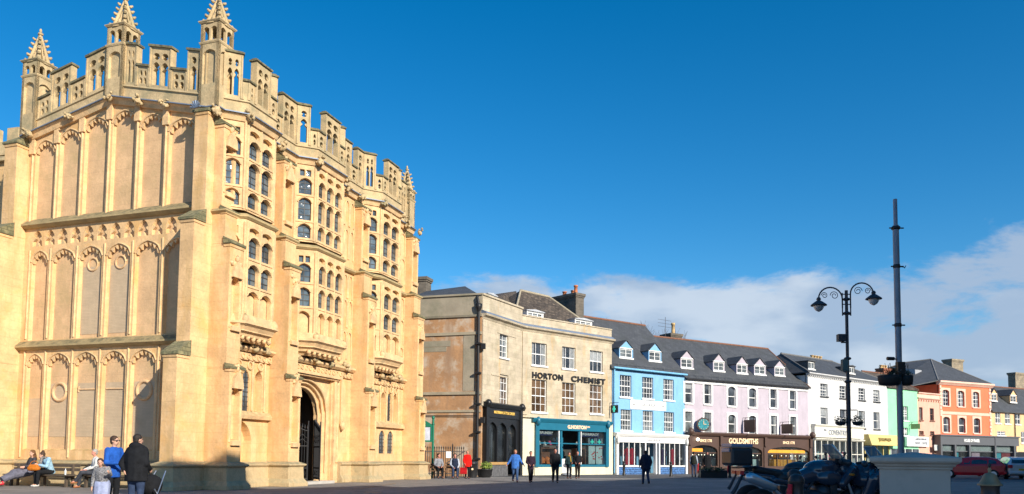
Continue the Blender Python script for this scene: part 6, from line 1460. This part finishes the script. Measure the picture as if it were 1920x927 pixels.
def person(lab,loc,rz,P,top,legs,hair,skin=None,shoe=None,sc=1.0,fat=1.0,hem=None,skirt=False,longhair=False,hood=False,scarf=None,glasses=False,bun=False,puffy=0,vox=.016,hat=None,look=0,short=False,vest=None,dressmat=None):
    skin=skin or SKIN; shoe=shoe or SHOE
    V=Vector; t=thing('person',lab,'person',(0,0,0))
    pel,ch,nk,hd=[V(P[k]) for k in('pel','ch','nk','hd')]; sh=P['sh']; up=(nk-pel).normalized()
    tilt=P.get('side',V((0,0,0)))
    SL=ch+V((sh[0],0,0))+V((0,sh[1],sh[2]-P['ch'][2])); SR=ch+V((-sh[0],0,0))+V((0,sh[1],sh[2]-P['ch'][2]))
    hipL=pel+V((P['hip'],0,-.02)); hipR=pel+V((-P['hip'],0,-.02))
    eL,wL,eR,wR,kL,aL,kR,aR=[V(P[k]) for k in('eL','wL','eR','wR','kL','aL','kR','aR')]
    look_=Matrix.Rotation(look,3,'Z'); fw=look_@V((0,-1,0)); sdv=look_@V((1,0,0))
    b=MB()
    b.cap(pel,pel+(ch-pel)*.5,.125*fat,.115*fat,xs=1.30); b.cap(pel+(ch-pel)*.5,ch-up*.05,.115*fat,.118*fat,xs=1.3); b.cap(SL,SR,.055,.055); b.cap(nk-up*.06,hd-V((0,0,.04)),.052,.05)
    b.ell(hd+V((0,0,.035)),.075,.09,.095,seg=14,rings=10,rot=look_); b.ell(hd+fw*.025-V((0,0,.035)),.058,.062,.072,seg=12,rings=8,rot=look_)
    b.cap(hd+fw*.088+V((0,0,.02)),hd+fw*.105-V((0,0,.012)),.010,.015); 
    b.cap(hd+fw*.078-V((0,0,.05))-sdv*.018,hd+fw*.078-V((0,0,.05))+sdv*.018,.010,.010)
    for sg in(1,-1): b.ell(hd+sdv*.078*sg+V((0,.0,.0)),.012,.022,.032,seg=8,rings=6,rot=look_)
    for S_,E_,W_ in((SL,eL,wL),(SR,eR,wR)):
        b.cap(S_,E_,.047*fat,.038); b.cap(E_,W_,.037,.026); d=(W_-E_).normalized(); sd2=V((1,0,0)) if abs(d.x)<.8 else V((0,1,0)); sd2=(sd2-d*sd2.dot(d)).normalized(); nn=d.cross(sd2)
        pc=W_+d*.05; b.cap(W_+d*.01,W_+d*.08,.022,.026,xs=1.5,side=nn)
        for q,l in((-.030,.068),(-.010,.078),(.011,.074),(.031,.058)):
            f0=W_+d*.085+nn*q; f1=f0+d*l*.55; f2=f1+(d*.8+(-sd2 if W_.x>0 else sd2)*.6).normalized()*l*.5; b.cap(f0,f1,.0105,.0095); b.cap(f1,f2,.0095,.008)
        b.cap(W_+d*.03+nn*-.03,W_+d*.075-nn*.058,.012,.010)
    for H_,K_,A_ in((hipL,kL,aL),(hipR,kR,aR)): b.cap(H_,K_,.078*fat,.055); b.cap(K_,K_+(A_-K_)*.35,.052,.056); b.cap(K_+(A_-K_)*.35,A_,.056,.036); b.cap(A_,A_+V((0,-.12,-.04)),.036,.03)
    b.build('body',skin,t,remesh=vox*.8,smoothit=2)
    g=MB(); f=fat; pf=puffy
    hz=hem if hem is not None else -.02
    low=pel-up*(hz+.09) if hem is not None else pel-up*.08
    g.cap(low,pel+(ch-pel)*.5,(.122+pf)*f,(.122+pf)*f,xs=1.28,flat=True); g.cap(pel+(ch-pel)*.5,ch,(.124+pf)*f,(.132+pf*.7)*f,xs=1.32); g.cap(SL-V((.015,0,.01)),SR+V((.015,0,-.01)),.062+pf*.4,.062+pf*.4); g.cap(ch+up*.05,nk-up*.035,.09+pf*.4,.062+pf*.3)
    for S_,E_,W_ in((SL,eL,wL),(SR,eR,wR)):
        g.cap(S_,E_,.068+pf*.6,.056+pf*.5)
        if not short: g.cap(E_,W_+(E_-W_)*.06,.055+pf*.5,.040+pf*.3)
    if hood: g.ell(nk+V((0,.07,.01)),.15,.11,.09,seg=12,rings=8)
    g.build('jacket' if pf>.01 else 'top',top,t,remesh=vox,smoothit=1)
    l=MB()
    if skirt:
        l.cap(pel,(kL+kR)/2,.17*f,.19,xs=1.2); l.cap((aL+aR)/2+V((0,0,.12)),(kL+kR)/2,.12,.16,xs=1.3,flat=True)
    else:
        l.cap(pel+up*.08,pel,.128*f,.135*f,xs=1.25)
        for H_,K_,A_ in((hipL,kL,aL),(hipR,kR,aR)): l.cap(H_,K_,.100*f,.075); l.cap(K_,A_+(K_-A_).normalized()*.02,.074,.058)
    l.build('skirt' if skirt else 'trousers',legs,t,remesh=vox,smoothit=1)
    for A_,K_ in((aL,kL),(aR,kR)):
        s=MB(); dn=V((0,-1,0)); ft=P.get('foot'); 
        s.cap(A_+V((0,.03,-.035)),A_+V((0,-.13,-.05)),.042,.036,xs=1.15); s.cap(A_+V((0,.03,-.02)),A_+V((0,.01,.03)),.045,.042); s.build('shoe',shoe,t,remesh=.012,smoothit=1)
    if hair:
        h=MB(); h.ell(hd+V((0,0,.055))-fw*.018,.088,.100,.092,seg=14,rings=10,rot=look_,jit=.015); h.ell(hd-fw*.05+V((0,0,.0)),.078,.06,.08,seg=10,rings=8,rot=look_)
        if longhair:
            for k in range(22):
                a=random.uniform(-1.0,1.0); q=hd-fw*.055*math.cos(a)+sdv*.095*math.sin(a)+V((0,0,random.uniform(-.16,.06))); h.ell(q,.042,.042,.055,seg=7,rings=5,jit=.1)
            h.cap(hd-fw*.05,nk-fw*.09-V((0,0,.08)),.085,.075,xs=1.2)
        if bun: h.ell(hd-fw*.03+V((0,0,.15)),.055,.055,.05)
        h.build('hair',hair,t,remesh=.011,smoothit=1)
        # keep the face clear of hair: the face mask is the head in front of it
        e=MB(); 
        for sg in(1,-1): e.ell(hd+fw*.086+sdv*.032*sg+V((0,0,.022)),.011,.006,.007,seg=8,rings=6,rot=look_)
        e.build('eye',mat('eye_dark',(.03,.02,.02),.3,.1,5,0),t)
        e=MB(); e.cap(hd+fw*.090-V((0,0,.052))-sdv*.02,hd+fw*.090-V((0,0,.052))+sdv*.02,.005,.005); e.build('mouth',mat('lip',(.40,.13,.11),.5,.1,5,0),t)
    if glasses:
        e=MB()
        for sg in(1,-1): e.ell(hd+fw*.092+sdv*.036*sg+V((0,0,.022)),.032,.010,.022,seg=10,rings=6,rot=look_); e.tube([hd+fw*.085+sdv*.066*sg+V((0,0,.028)),hd+sdv*.082*sg+V((0,0,.02))],.005,4)
        e.build('sunglasses',IRON,t)
    if scarf:
        s=MB(); 
        for k in range(10): a=k*math.pi/5; s.ell(nk+V((.075*math.cos(a),.07*math.sin(a)-.01,.0)),.05,.05,.045,seg=7,rings=5,jit=.08)
        s.cap(nk+V((.04,-.10,-.02)),nk+V((.06,-.16,-.36)),.045,.05); s.build('scarf',scarf,t,remesh=.014,smoothit=1)
    if vest:
        s=MB(); s.cap(pel+up*.02,ch,.165*f,.165*f,xs=1.3); s.build('vest',vest,t,remesh=vox,smoothit=1)
    if hat:
        s=MB(); s.lathe(hd+V((0,0,.06)),[(.10,0),(.098,.06),(.07,.11),(.0,.125)],14); s.cap(hd+V((0,0,.07))+fw*.08,hd+V((0,0,.065))+fw*.15,.03,.03,xs=2); s.build('hat',hat,t)
    t.location=loc; t.rotation_euler=(0,0,rz); t.scale=(sc,sc,sc); return t
def PG(px,D): return G(px,D,880)
west_rz=math.atan2(-_e.x,_e.y)*0-math.atan2(_e.x,_e.y)   # facing away from the west wall
# near group
person('man in a black hooded jacket and blue jeans seen from behind',PG(256,17.5),math.pi-.15,dict(STAND,wR=(-.18,-.22,1.0),wL=(.22,.10,.98),eL=(.32,.06,1.12)),BLK,DENIM,HK,sc=1.0,fat=1.30,hem=.10,hood=True,puffy=.03,look=-.5,vox=.018)
person('woman in a royal blue jacket and dark sunglasses standing before the bench',PG(212,19.5),1.1,dict(STAND,wL=(.10,-.32,1.12),eL=(.24,-.06,1.12),wR=(-.12,-.34,1.10),eR=(-.25,-.08,1.12)),cl_('royal_blue_cloth',(.02,.10,.42)),BLK,HB,sc=1.0,fat=1.05,hem=.08,glasses=True,look=.3,puffy=.012,short=False,vox=.015)
person('small child in a patterned grey top and pale blue skirt',PG(192,17.2),.35,dict(STAND,nk=(-.04,-.08,1.46),hd=(-.05,-.13,1.58),ch=(0,-.05,1.33),pel=(0,.08,.95),wL=(.22,-.35,1.30),eL=(.24,-.12,1.22)),mat('patterned_cloth',(.20,.20,.21),.9,.9,45,0),cl_('pale_blue_cloth',(.30,.34,.50)),HF_ if 0 else HB,sc=.72,fat=1.15,hem=.0,skirt=True,vox=.018)
# seated by the wall
def seatpt(s,d=BD-.02): p=WF.pt(s,d,0); return p
CARD=cl_('charcoal_cardigan',(.055,.055,.065)); LDEN=cl_('light_denim',(.30,.48,.62)); 
person('woman with long auburn hair lounging on the bench in a grey dress',seatpt(-7.62),west_rz-.30,dict(SIT,pel=(0,.0,.54),ch=(.05,.06,.94),nk=(.08,.06,1.08),hd=(.10,.02,1.20),sh=(.17,.0,1.0),kL=(.06,-.50,.46),aL=(.04,-.92,.14),kR=(-.08,-.50,.44),aR=(-.08,-.88,.12),wR=(-.22,-.28,.62),eR=(-.26,.0,.76),wL=(.22,-.26,.72),eL=(.28,-.02,.78)),CARD,cl_('grey_dress_cloth',(.13,.13,.17)),HC,sc=1.08,skirt=True,longhair=True,shoe=REDR,look=.3)
person('woman in a pale denim jacket bent over an orange bag on the bench',seatpt(-6.55),west_rz-.35,dict(SIT,ch=(0,-.12,.95),nk=(0,-.22,1.06),hd=(0,-.30,1.13),sh=(.175,-.0,1.01),eL=(.24,-.22,.74),wL=(.06,-.42,.80),eR=(-.24,-.22,.74),wR=(-.08,-.42,.80)),LDEN,BLK,HB,sc=1.08,bun=True,scarf=mat('checked_scarf',(.20,.18,.17),.9,.7,25,0),shoe=WSH,puffy=.01,look=-.2)
person('grey haired man in a white pullover sitting cross legged on the bench',seatpt(-4.25),west_rz-.55,dict(SIT,kL=(.10,-.46,.56),aL=(-.06,-.62,.24),kR=(-.08,-.44,.54),aR=(-.08,-.52,.09),wR=(-.10,-.36,.64)),cl_('white_pullover',(.62,.62,.60)),cl_('slate_trousers',(.05,.055,.07)),HG_,skin=SKINP,sc=1.08,shoe=TAN,look=.2)
person('person in a cream top seated behind the man in the black hooded jacket',seatpt(-3.25),west_rz,SIT,cl_('cream_top',(.55,.50,.45)),BLK,HF_,skin=SKINP,sc=1.06)
t=thing('handbag','orange leather handbag on the lap of the woman in pale denim','handbag',WF.pt(-6.78,BD+.52,.62)); m=MB(); c=WF.pt(-6.80,BD+.50,.76); m.cap(c-Vector((.15,0,.04)),c+Vector((.15,0,-.04)),.10,.10); m.cap(c-Vector((.12,0,-.04)),c+Vector((.12,0,.04)),.08,.08); m.build('pouch',cl_('orange_leather',(.55,.17,.02),.5),t); m=MB(); m.tube([c+Vector((.15*math.cos(a),.02,.12+.13*math.sin(a))) for a in[math.pi*i/8 for i in range(9)]],.012,5); m.build('handle',MATS['orange_leather'],t)
t=thing('water_bottle','clear plastic bottle standing on the bench beside the denim jacket','bottle',WF.pt(-5.68,BD+.05,.48)); m=MB(); m.lathe(WF.pt(-5.68,BD+.05,.48),[(.035,0),(.038,.02),(.036,.08),(.038,.16),(.014,.2),(.014,.22)],10); m.build('bottle_body',glassmat('plastic',(.3,.35,.38),.1,wob=0),t); m=MB(); m.lathe(WF.pt(-5.68,BD+.05,.70),[(.016,0),(.016,.025)],8); m.build('bottle_cap',WHITE,t)
# pushchair beside the man in black
c=PG(282,18.2); t=thing('pushchair','black pushchair mostly hidden beside the man in the black jacket','pushchair',c); m=MB(); m.ell(c+Vector((0,.1,.62)),.22,.28,.26,seg=12,rings=8,jit=.04); m.build('seat',BLK,t)
m=MB(); 
for a_,b2 in(((-.22,-.35,.12),(.0,.3,.95)),((.22,-.35,.12),(.22,.3,.95)),((.20,.40,.12),(.2,-.2,.55)),((-.2,.4,.12),(-.2,-.2,.55))): m.tube([c+Vector(a_),c+Vector(b2)],.014,6)
m.build('frame',mat('bright_alloy',(.6,.62,.65),.3,.05,4,0,metal=.9),t)
for x in(-.24,.24):
    for y in(-.36,.40): m=MB(); m.tube([c+Vector((x,y+.12*math.cos(i*math.pi/8),.13+.12*math.sin(i*math.pi/8))) for i in range(17)],.018,6,caps=False); m.build('wheel',IRON,t)
# by the railings
person('man in a grey sweater sitting at the left end of the small bench',BB.pt(.75,.0,0),.35,SIT,cl_('grey_sweater',(.26,.27,.30)),BLK,HB,skin=SKINP,sc=1.1,look=.6)
person('man in a navy gilet sitting at the right end of the small bench',BB.pt(1.75,.0,0),.15,dict(SIT,wL=(.14,-.36,.60),wR=(-.10,-.34,.62)),cl_('pale_sleeve',(.45,.50,.58)),DENIM,HK,skin=SKINP,sc=1.1,vest=cl_('navy_gilet',(.02,.03,.06)))
person('person in a bright red coat standing beside the bench with a red bag',PG(876,49),.5,dict(STAND,wR=(-.24,-.14,.95)),cl_('bright_red_cloth',(.75,.015,.01)),BLK,HF_,skin=SKINP,sc=.97,fat=1.1,hem=.10,puffy=.03,look=-.4)
c=PG(870,48.8); t=thing('shopping_bag','red shopping bag held low by the person in the red coat','bag',c+Vector((0,0,.28))); m=MB(); m.box(W0,c.x-.24,c.x+.18,-c.y-.08,-c.y+.08,.28,.68); m.build('bag_body',cl_('deep_red_cloth',(.40,.01,.015)),t,bevel=.02); m=MB(); m.tube([c+Vector((-.12+.09*math.cos(a)+.09,0,.68+.16*math.sin(a))) for a in[math.pi*i/8 for i in range(9)]],.012,5); m.build('handle',MATS['deep_red_cloth'],t)
# walkers
person('woman with fair hair in a bright blue jacket and jeans walking with arms out',PG(966,42.5),.1,dict(WALK,eL=(.30,.02,1.16),wL=(.44,-.02,.97),eR=(-.30,.0,1.16),wR=(-.44,-.06,.97)),cl_('bright_blue_cloth',(.05,.17,.52)),cl_('mid_denim',(.05,.10,.22)),HF_,skin=SKINP,sc=.98,fat=1.2,hem=.10,longhair=False,puffy=.02)
person('woman in a dark purple coat and black trousers walking beside the woman in blue',PG(995,42.3),.15,WALK2,cl_('dark_plum_cloth',(.035,.02,.035)),BLK,HB,skin=SKINP,sc=.94,hem=.10,puffy=.02)
person('man in a black bomber jacket and grey trousers walking towards the viewer',PG(1041,42.0),.05,dict(WALK,wL=(.24,-.12,.98),wR=(-.24,-.12,.98)),BLK,cl_('charcoal_trousers',(.03,.032,.037)),HK,skin=SKINP,sc=1.03,fat=1.18,hem=.04,puffy=.02)
person('woman in a yellow scarf and red top standing by the chemist door',PG(1067,51.5),.3,dict(STAND,wL=(.12,-.24,1.05)),cl_('dark_green_coat',(.02,.045,.05)),BLK,HB,skin=SKINP,sc=.96,scarf=cl_('mustard_scarf',(.35,.22,.04)),hem=.1,puffy=.015)
person('man in black walking just right of the woman in the yellow scarf',PG(1083,50.5),-.1,WALK2,BLK,cl_('dark_brown_cloth',(.02,.015,.013)),HK,skin=SKINP,sc=1.0,hem=.05,puffy=.015)
person('man in a navy padded jacket and jeans walking away towards the blue shop',PG(1211,41),math.pi+.1,dict(WALK,eL=(.27,.0,1.16),wL=(.28,-.14,.98),eR=(-.27,.0,1.16),wR=(-.28,-.14,.98),hd=(0,-.07,1.60)),cl_('navy_padded_cloth',(.018,.028,.055)),DENIM,HK,sc=1.0,fat=1.22,hem=.06,puffy=.045)
person('man in a dark vest and pale sleeves standing before the jewellers window',PG(1301,59),math.pi-.4,STAND,cl_('pale_sleeve',(.45,.50,.58)),DENIM,HK,skin=SKINP,sc=1.06,vest=cl_('dark_olive_vest',(.03,.035,.03)))
person('person in a long dark hooded coat standing before the jewellers window',PG(1326,60),.2,STAND,BLK,BLK,HK,skin=SKINP,sc=1.06,fat=1.35,hem=.35,hood=True,puffy=.05)

# ================================================================== MOTORCYCLES
RUB=mat('tyre_rubber',(.018,.018,.02),.85,.15,9,.1); CHR=mat('brushed_alloy',(.62,.63,.66),.35,.08,6,.03,metal=.85); NAVYP=mat('dark_blue_lacquer',(.030,.038,.062),.15,.1,3,0,coat=.8); BPL=mat('black_plastic',(.032,.034,.04),.4,.15,5,.03); SEATM=mat('black_vinyl',(.022,.022,.024),.55,.15,6,.1); AMB=mat('amber_lens',(.65,.22,.02),.3,.05,4,0); RLENS=mat('red_lens',(.6,.02,.03),.3,.05,4,0)
SCR=glassmat('smoked_screen',(.16,.17,.18),.12,alpha=.72,wob=0)
def motorcycle(lab,loc,rz,sc,paintm,topcase=False,screen=True,fullfair=False):
    V=Vector; t=thing('motorcycle',lab,'motorcycle',(0,0,0))
    def tyre(cx,r,wd):
        m=MB(); V_=[];F=[]; n=32;k=8
        for i in range(n):
            a=2*math.pi*i/n
            for j in range(k): bb=2*math.pi*j/k; rr=r-wd*.6+wd*.6*math.cos(bb); V_.append((cx+rr*math.cos(a),wd*.5*math.sin(bb)*1.3,r+rr*math.sin(a)))
        for i in range(n):
            for j in range(k): F.append((i*k+j,((i+1)%n)*k+j,((i+1)%n)*k+(j+1)%k,i*k+(j+1)%k))
        m.mesh(V_,F,0,True); w_=m.build('wheel',RUB,t)
        m=MB(); m.tube([V((cx+(r-wd*1.15)*math.cos(2*math.pi*i/24),0,r+(r-wd*1.15)*math.sin(2*math.pi*i/24))) for i in range(25)],.018,6,caps=False)
        for i in range(10): a=2*math.pi*i/10; m.tube([V((cx+.04*math.cos(a),0,r+.04*math.sin(a))),V((cx+(r-wd*1.2)*math.cos(a+.15),0,r+(r-wd*1.2)*math.sin(a+.15)))],.011,4)
        m.tube([V((cx,-.08,r)),V((cx,.08,r))],.045,10); m.build('rim',CHR,w_)
        m=MB(); m.tube([V((cx,-.075,r)),V((cx,-.07,r))],.13,18); m.build('brake_disc',CHR,w_)
    tyre(-.74,.315,.15); tyre(.76,.32,.12)
    m=MB(); m.cap(V((-.12,-.02,.78)),V((.36,0,.92)),.13,.17,side=V((0,1,0)),xs=1.15); m.ell(V((.22,0,.93)),.26,.20,.15,seg=14,rings=10); m.ell(V((.30,-.16,.80)),.22,.09,.12); m.ell(V((.30,.16,.80)),.22,.09,.12); m.build('tank',paintm,t,remesh=.014,smoothit=3)
    m=MB(); m.cap(V((-.08,0,.80)),V((-.42,0,.79)),.085,.09,side=V((0,1,0)),xs=1.6); m.cap(V((-.45,0,.86)),V((-.80,0,.92)),.075,.05,side=V((0,1,0)),xs=1.6); m.build('seat',SEATM,t,remesh=.014,smoothit=2)
    m=MB(); m.cap(V((-.55,0,.78)),V((-1.0,0,.86)),.09,.04,side=V((0,1,0)),xs=1.3); m.cap(V((-.05,-.10,.68)),V((-.55,-.10,.76)),.05,.05); m.build('tail_panel',paintm,t,remesh=.014,smoothit=1)
    m=MB()
    for y in(-.16,.16): m.tube([V((-.55,y,.90)),V((-.85,y,.97)),V((-1.05,y,.955))],.013,6)
    m.tube([V((-1.05,-.16,.955)),V((-1.05,.16,.955))],.013,6); m.box(W0,-1.06,-.80,-.10,.10,.955,.97); m.build('luggage_rack',BPL,t)
    m=MB(); m.box(W0,-1.08,-1.02,-.08,.08,.84,.90); m.build('tail_light',RLENS,t)
    m=MB(); m.prof(Fr((0,-.1),(0,.1)),[(-.0,0),(0,0)],0,.1) if 0 else m.tube([V((-1.0,0,.86)),V((-1.14,0,.60)),V((-1.18,0,.54))],[.02,.03,.035],4); m.build('mudguard',BPL,t)
    m=MB(); m.cap(V((-.62,-.22,.66)),V((-.98,-.24,.80)),.065,.085,side=V((0,1,0))); m.tube([V((-.1,-.18,.36)),V((-.4,-.2,.46)),V((-.64,-.22,.65))],.026,8); m.build('exhaust',CHR,t)
    m=MB(); m.box(W0,-.20,.28,-.17,.17,.26,.62); m.cap(V((.05,-.18,.45)),V((.05,.18,.45)),.17,.17); m.cap(V((.22,-.1,.58)),V((.22,.1,.58)),.13,.13); m.box(W0,.3,.42,-.18,.18,.40,.72); m.build('engine',BPL,t,bevel=.02)
    for y in(-.19,.19): m=MB(); m.tube([V((.05,y,.43)),V((.05,y*1.12,.43))],.12,16); m.build('engine_cover',CHR,t)
    m=MB(); m.tube([V((-.74,-.11,.315)),V((-.2,-.12,.42)),V((.1,-.12,.80)),V((.45,-.03,.92))],.024,6); m.tube([V((-.74,.11,.315)),V((-.2,.12,.42)),V((.1,.12,.80)),V((.45,.03,.92))],.024,6); m.tube([V((-.3,-.13,.42)),V((-.65,-.13,.74))],.018,6); m.build('frame',BPL,t)
    m=MB()
    for y in(-.11,.11): m.tube([V((.77,y,.32)),V((.52,y,.98))],.026,8)
    m.build('fork',CHR,t)
    m=MB(); m.cap(V((.60,0,.66)),V((.95,0,.62)),.05,.04,side=V((0,1,0)),xs=1.6); m.build('front_mudguard',paintm,t)
    f=MB(); f.ell(V((.66,0,.90)),.20,.19,.17,seg=14,rings=10); f.cap(V((.48,-.2,.72)),V((.66,-.14,.90)),.07,.09); f.cap(V((.48,.2,.72)),V((.66,.14,.90)),.07,.09)
    if fullfair: f.cap(V((.42,-.24,.50)),V((.56,-.22,.82)),.09,.11); f.cap(V((.42,.24,.50)),V((.56,.22,.82)),.09,.11); f.ell(V((.55,0,.80)),.30,.26,.22)
    f.build('fairing',paintm,t,remesh=.014,smoothit=3)
    m=MB(); m.ell(V((.84,-.07,.90)),.05,.065,.05); m.ell(V((.84,.07,.90)),.05,.065,.05); m.build('headlight',GLOBE,t)
    for y in(-.22,.22): m=MB(); m.ell(V((.62,y*1.05,.86)),.05,.025,.02); m.build('indicator',AMB,t)
    if screen:
        m=MB(); Pn=[]; 
        for i in range(6):
            u_=i/5; z=1.0+.32*u_; x=.70-.26*u_; wd=.20-.05*u_*u_
            for j in range(7): a=(j/6-.5)*2; Pn.append(V((x-.10*a*a,wd*a,z)))
        F=[(i*7+j,i*7+j+1,(i+1)*7+j+1,(i+1)*7+j) for i in range(5) for j in range(6)]
        m.mesh(Pn+[p+V((-.006,0,0)) for p in Pn],F+[tuple(42+k for k in f_) for f_ in F],0,True); o=m.build('windscreen',SCR,t)
        m=MB(); edge=[Pn[i*7] for i in range(6)]+[Pn[35+j] for j in range(1,7)]+[Pn[i*7+6] for i in range(4,-1,-1)]; m.tube(edge,.007,4); m.build('screen_edge',CHR,o)
    m=MB(); m.tube([V((.50,-.02,1.02)),V((.47,-.18,1.07)),V((.36,-.38,1.06))],.014,6); m.tube([V((.50,.02,1.02)),V((.47,.18,1.07)),V((.36,.38,1.06))],.014,6); m.build('handlebar',BPL,t)
    for sg in(-1,1): m=MB(); m.tube([V((.42,sg*.28,1.07)),V((.36,sg*.38,1.06))],.022,8); m.cap(V((.44,sg*.30,1.06)),V((.50,sg*.38,1.04)),.05,.045); m.build('hand_guard',BPL,t)
    for sg in(-1,1): m=MB(); m.tube([V((.46,sg*.26,1.08)),V((.47,sg*.30,1.15))],.008,5); m.ell(V((.47,sg*.31,1.18)),.018,.045,.030); m.build('mirror',BPL,t)
    m=MB(); m.box(W0,.42,.52,-.10,.10,1.03,1.10); m.build('dashboard',BPL,t)
    m=MB(); m.tube([V((-.1,.12,.35)),V((-.2,.28,.02))],.014,5); m.build('side_stand',BPL,t)
    if topcase:
        m=MB(); m.box(W0,-1.22,-.78,-.27,.27,1.00,1.34); m.build('top_case',BPL,t,bevel=.05)
        m=MB(); m.box(W0,-1.215,-.785,-.26,.26,1.36,1.42); m.box(W0,-1.24,-1.222,-.2,.2,1.26,1.33); m.build('top_case_lid',mat('dull_blue_reflector',(.25,.32,.45),.3,.1,4,0),t,bevel=.02)
    t.location=loc; t.rotation_euler=(0,0,rz); t.scale=(sc,sc,sc); return t
c=G(1511,15.6); motorcycle('black adventure motorcycle nearest the viewer with silver exhaust and clear screen',(c.x,c.y,0),.08,1.25,NAVYP)
c=G(1592,15.9); motorcycle('dark motorcycle with full fairing and tall screen parked beside the stone pier',(c.x,c.y,0),-.95,1.22,NAVYP,fullfair=True)
c=G(1473,19); motorcycle('motorcycle with a large black top case behind the nearest one',(c.x,c.y,0),.12,1.2,BPL,topcase=True,screen=False)

# ================================================================== CARS
CGL=glassmat('car_glass',(.015,.02,.025),.03,wob=.2)
def car(lab,loc,rz,sc,pm,kind_='hatch'):
    V=Vector; t=thing('parked_car',lab,'car',(0,0,0)); Lh=2.1 if kind_=='hatch' else 2.3
    # stations: x, half width, z low, z belt, roof half width, roof z
    if kind_=='hatch': S=[(-2.0,.74,.42,.88,.60,.90),(-1.93,.83,.30,.97,.64,1.0),(-1.55,.87,.24,.98,.62,1.36),(-1.0,.88,.22,.97,.61,1.46),(0,.88,.22,.95,.60,1.48),(.45,.88,.22,.94,.58,1.42),(1.05,.87,.22,.92,.66,1.0),(1.6,.84,.24,.84,.62,.87),(1.95,.76,.28,.72,.5,.74),(2.05,.62,.36,.60,.4,.62)]
    else: S=[(-2.3,.76,.42,.95,.62,.97),(-2.24,.85,.30,1.0,.66,1.04),(-2.0,.88,.24,1.0,.64,1.42),(-1.2,.89,.22,.98,.63,1.49),(0,.89,.22,.96,.61,1.50),(.5,.89,.22,.95,.59,1.43),(1.15,.88,.22,.93,.66,1.0),(1.8,.84,.24,.84,.62,.87),(2.2,.76,.28,.72,.5,.74),(2.3,.62,.36,.60,.4,.62)]
    V_=[];F=[]
    for x,hw,zl,zb,rw,rz_ in S:
        for y,z in((-hw*.92,zl),(-hw,zl+.2),(-hw,zb-.1),(-hw*.97,zb),(-rw,rz_-.03),(-rw*.8,rz_),(rw*.8,rz_),(rw,rz_-.03),(hw*.97,zb),(hw,zb-.1),(hw,zl+.2),(hw*.92,zl)): V_.append((x,y,z))
    n=12
    for i in range(len(S)-1):
        for j in range(n): F.append((i*n+j,(i+1)*n+j,(i+1)*n+(j+1)%n,i*n+(j+1)%n))
    F.append(tuple(range(n))[::-1]); F.append(tuple((len(S)-1)*n+j for j in range(n)))
    m=MB(); m.mesh(V_,F,0,False); o=m.build('body',pm,t,bevel=.03)
    # glass: quads slightly proud of the cabin sides
    g=MB()
    def quad(i0,i1,a0,a1,sgn,ins=.06):
        pass
    for sg in(-1,1):
        for i in range(2,5 if kind_=='hatch' else 5):
            x0,hw0,_,zb0,rw0,r0=S[i]; x1,hw1,_,zb1,rw1,r1=S[i+1]
            P=[V((x0+.05,sg*(hw0*.97+.004),zb0+.03)),V((x1-.05,sg*(hw1*.97+.004),zb1+.03)),V((x1-.05,sg*(rw1+.012),r1-.08)),V((x0+.05,sg*(rw0+.012),r0-.08))]; g.face(P)
    g.build('side_window',CGL,t)
    g=MB(); x0,hw0,_,zb0,rw0,r0=S[1]; x1,_,_,_,rw1,r1=S[2]; g.face([V((x0-.015,-rw0*.98,r0+.03)),V((x0-.015,rw0*.98,r0+.03)),V((x1-.02,rw1*.88,r1-.05)),V((x1-.02,-rw1*.88,r1-.05))]); g.build('rear_window',CGL,t)
    g=MB(); x0,_,_,_,rw0,r0=S[5]; x1,_,_,_,rw1,r1=S[6]; g.face([V((x0+.06,-rw0*.9,r0-.02)),V((x0+.06,rw0*.9,r0-.02)),V((x1,rw1*.9,r1+.04)),V((x1,-rw1*.9,r1+.04))]); g.build('windscreen',CGL,t)
    for x in(-Lh*.62,Lh*.62):
        for sg in(-1,1):
            m=MB(); m.tube([V((x,sg*.70,.31)),V((x,sg*.895,.31))],.31,20); w_=m.build('wheel',RUB,t); m=MB(); m.tube([V((x,sg*.89,.31)),V((x,sg*.905,.31))],.20,14); m.build('hub_cap',CHR,w_)
    xb=S[0][0]
    for sg in(-1,1): m=MB(); m.box(W0,xb-.02,xb+.16,sg*.60,sg*.86,.74,.96); m.build('tail_light',RLENS,t,bevel=.02)
    m=MB(); m.box(W0,xb-.035,xb+.0,-.26,.26,.60,.71); m.build('number_plate',mat('yellow_plate',(.60,.42,.03),.5,.05,4,0),t)
    m=MB(); m.box(W0,xb-.07,xb+.15,-.80,.80,.34,.52); m.build('rear_bumper',pm,t,bevel=.04)
    for sg in(-1,1): m=MB(); m.ell(V((.75,sg*.98,1.0)),.07,.09,.07); m.build('door_mirror',pm,t)
    t.location=loc; t.rotation_euler=(0,0,rz); t.scale=(sc,sc,sc); return t
CR_=mat('red_car_paint',(.62,.015,.025),.25,.05,3,0,coat=.7); CS_=mat('silver_car_paint',(.62,.64,.65),.3,.05,3,0,metal=.4,coat=.5); CK_=mat('black_car_paint',(.015,.016,.02),.25,.05,3,0,coat=.7)
c=G(1822,64); car('red hatchback parked at an angle beyond the stone pier',(c.x,c.y,0),2.55,1.16,CR_)
c=G(1900,64); car('silver estate car with a yellow rear number plate at the right edge',(c.x,c.y,0),1.25,1.16,CS_,'estate')
c=G(1862,72); car('black car between and behind the red and silver cars',(c.x,c.y,0),1.2,1.12,CK_)
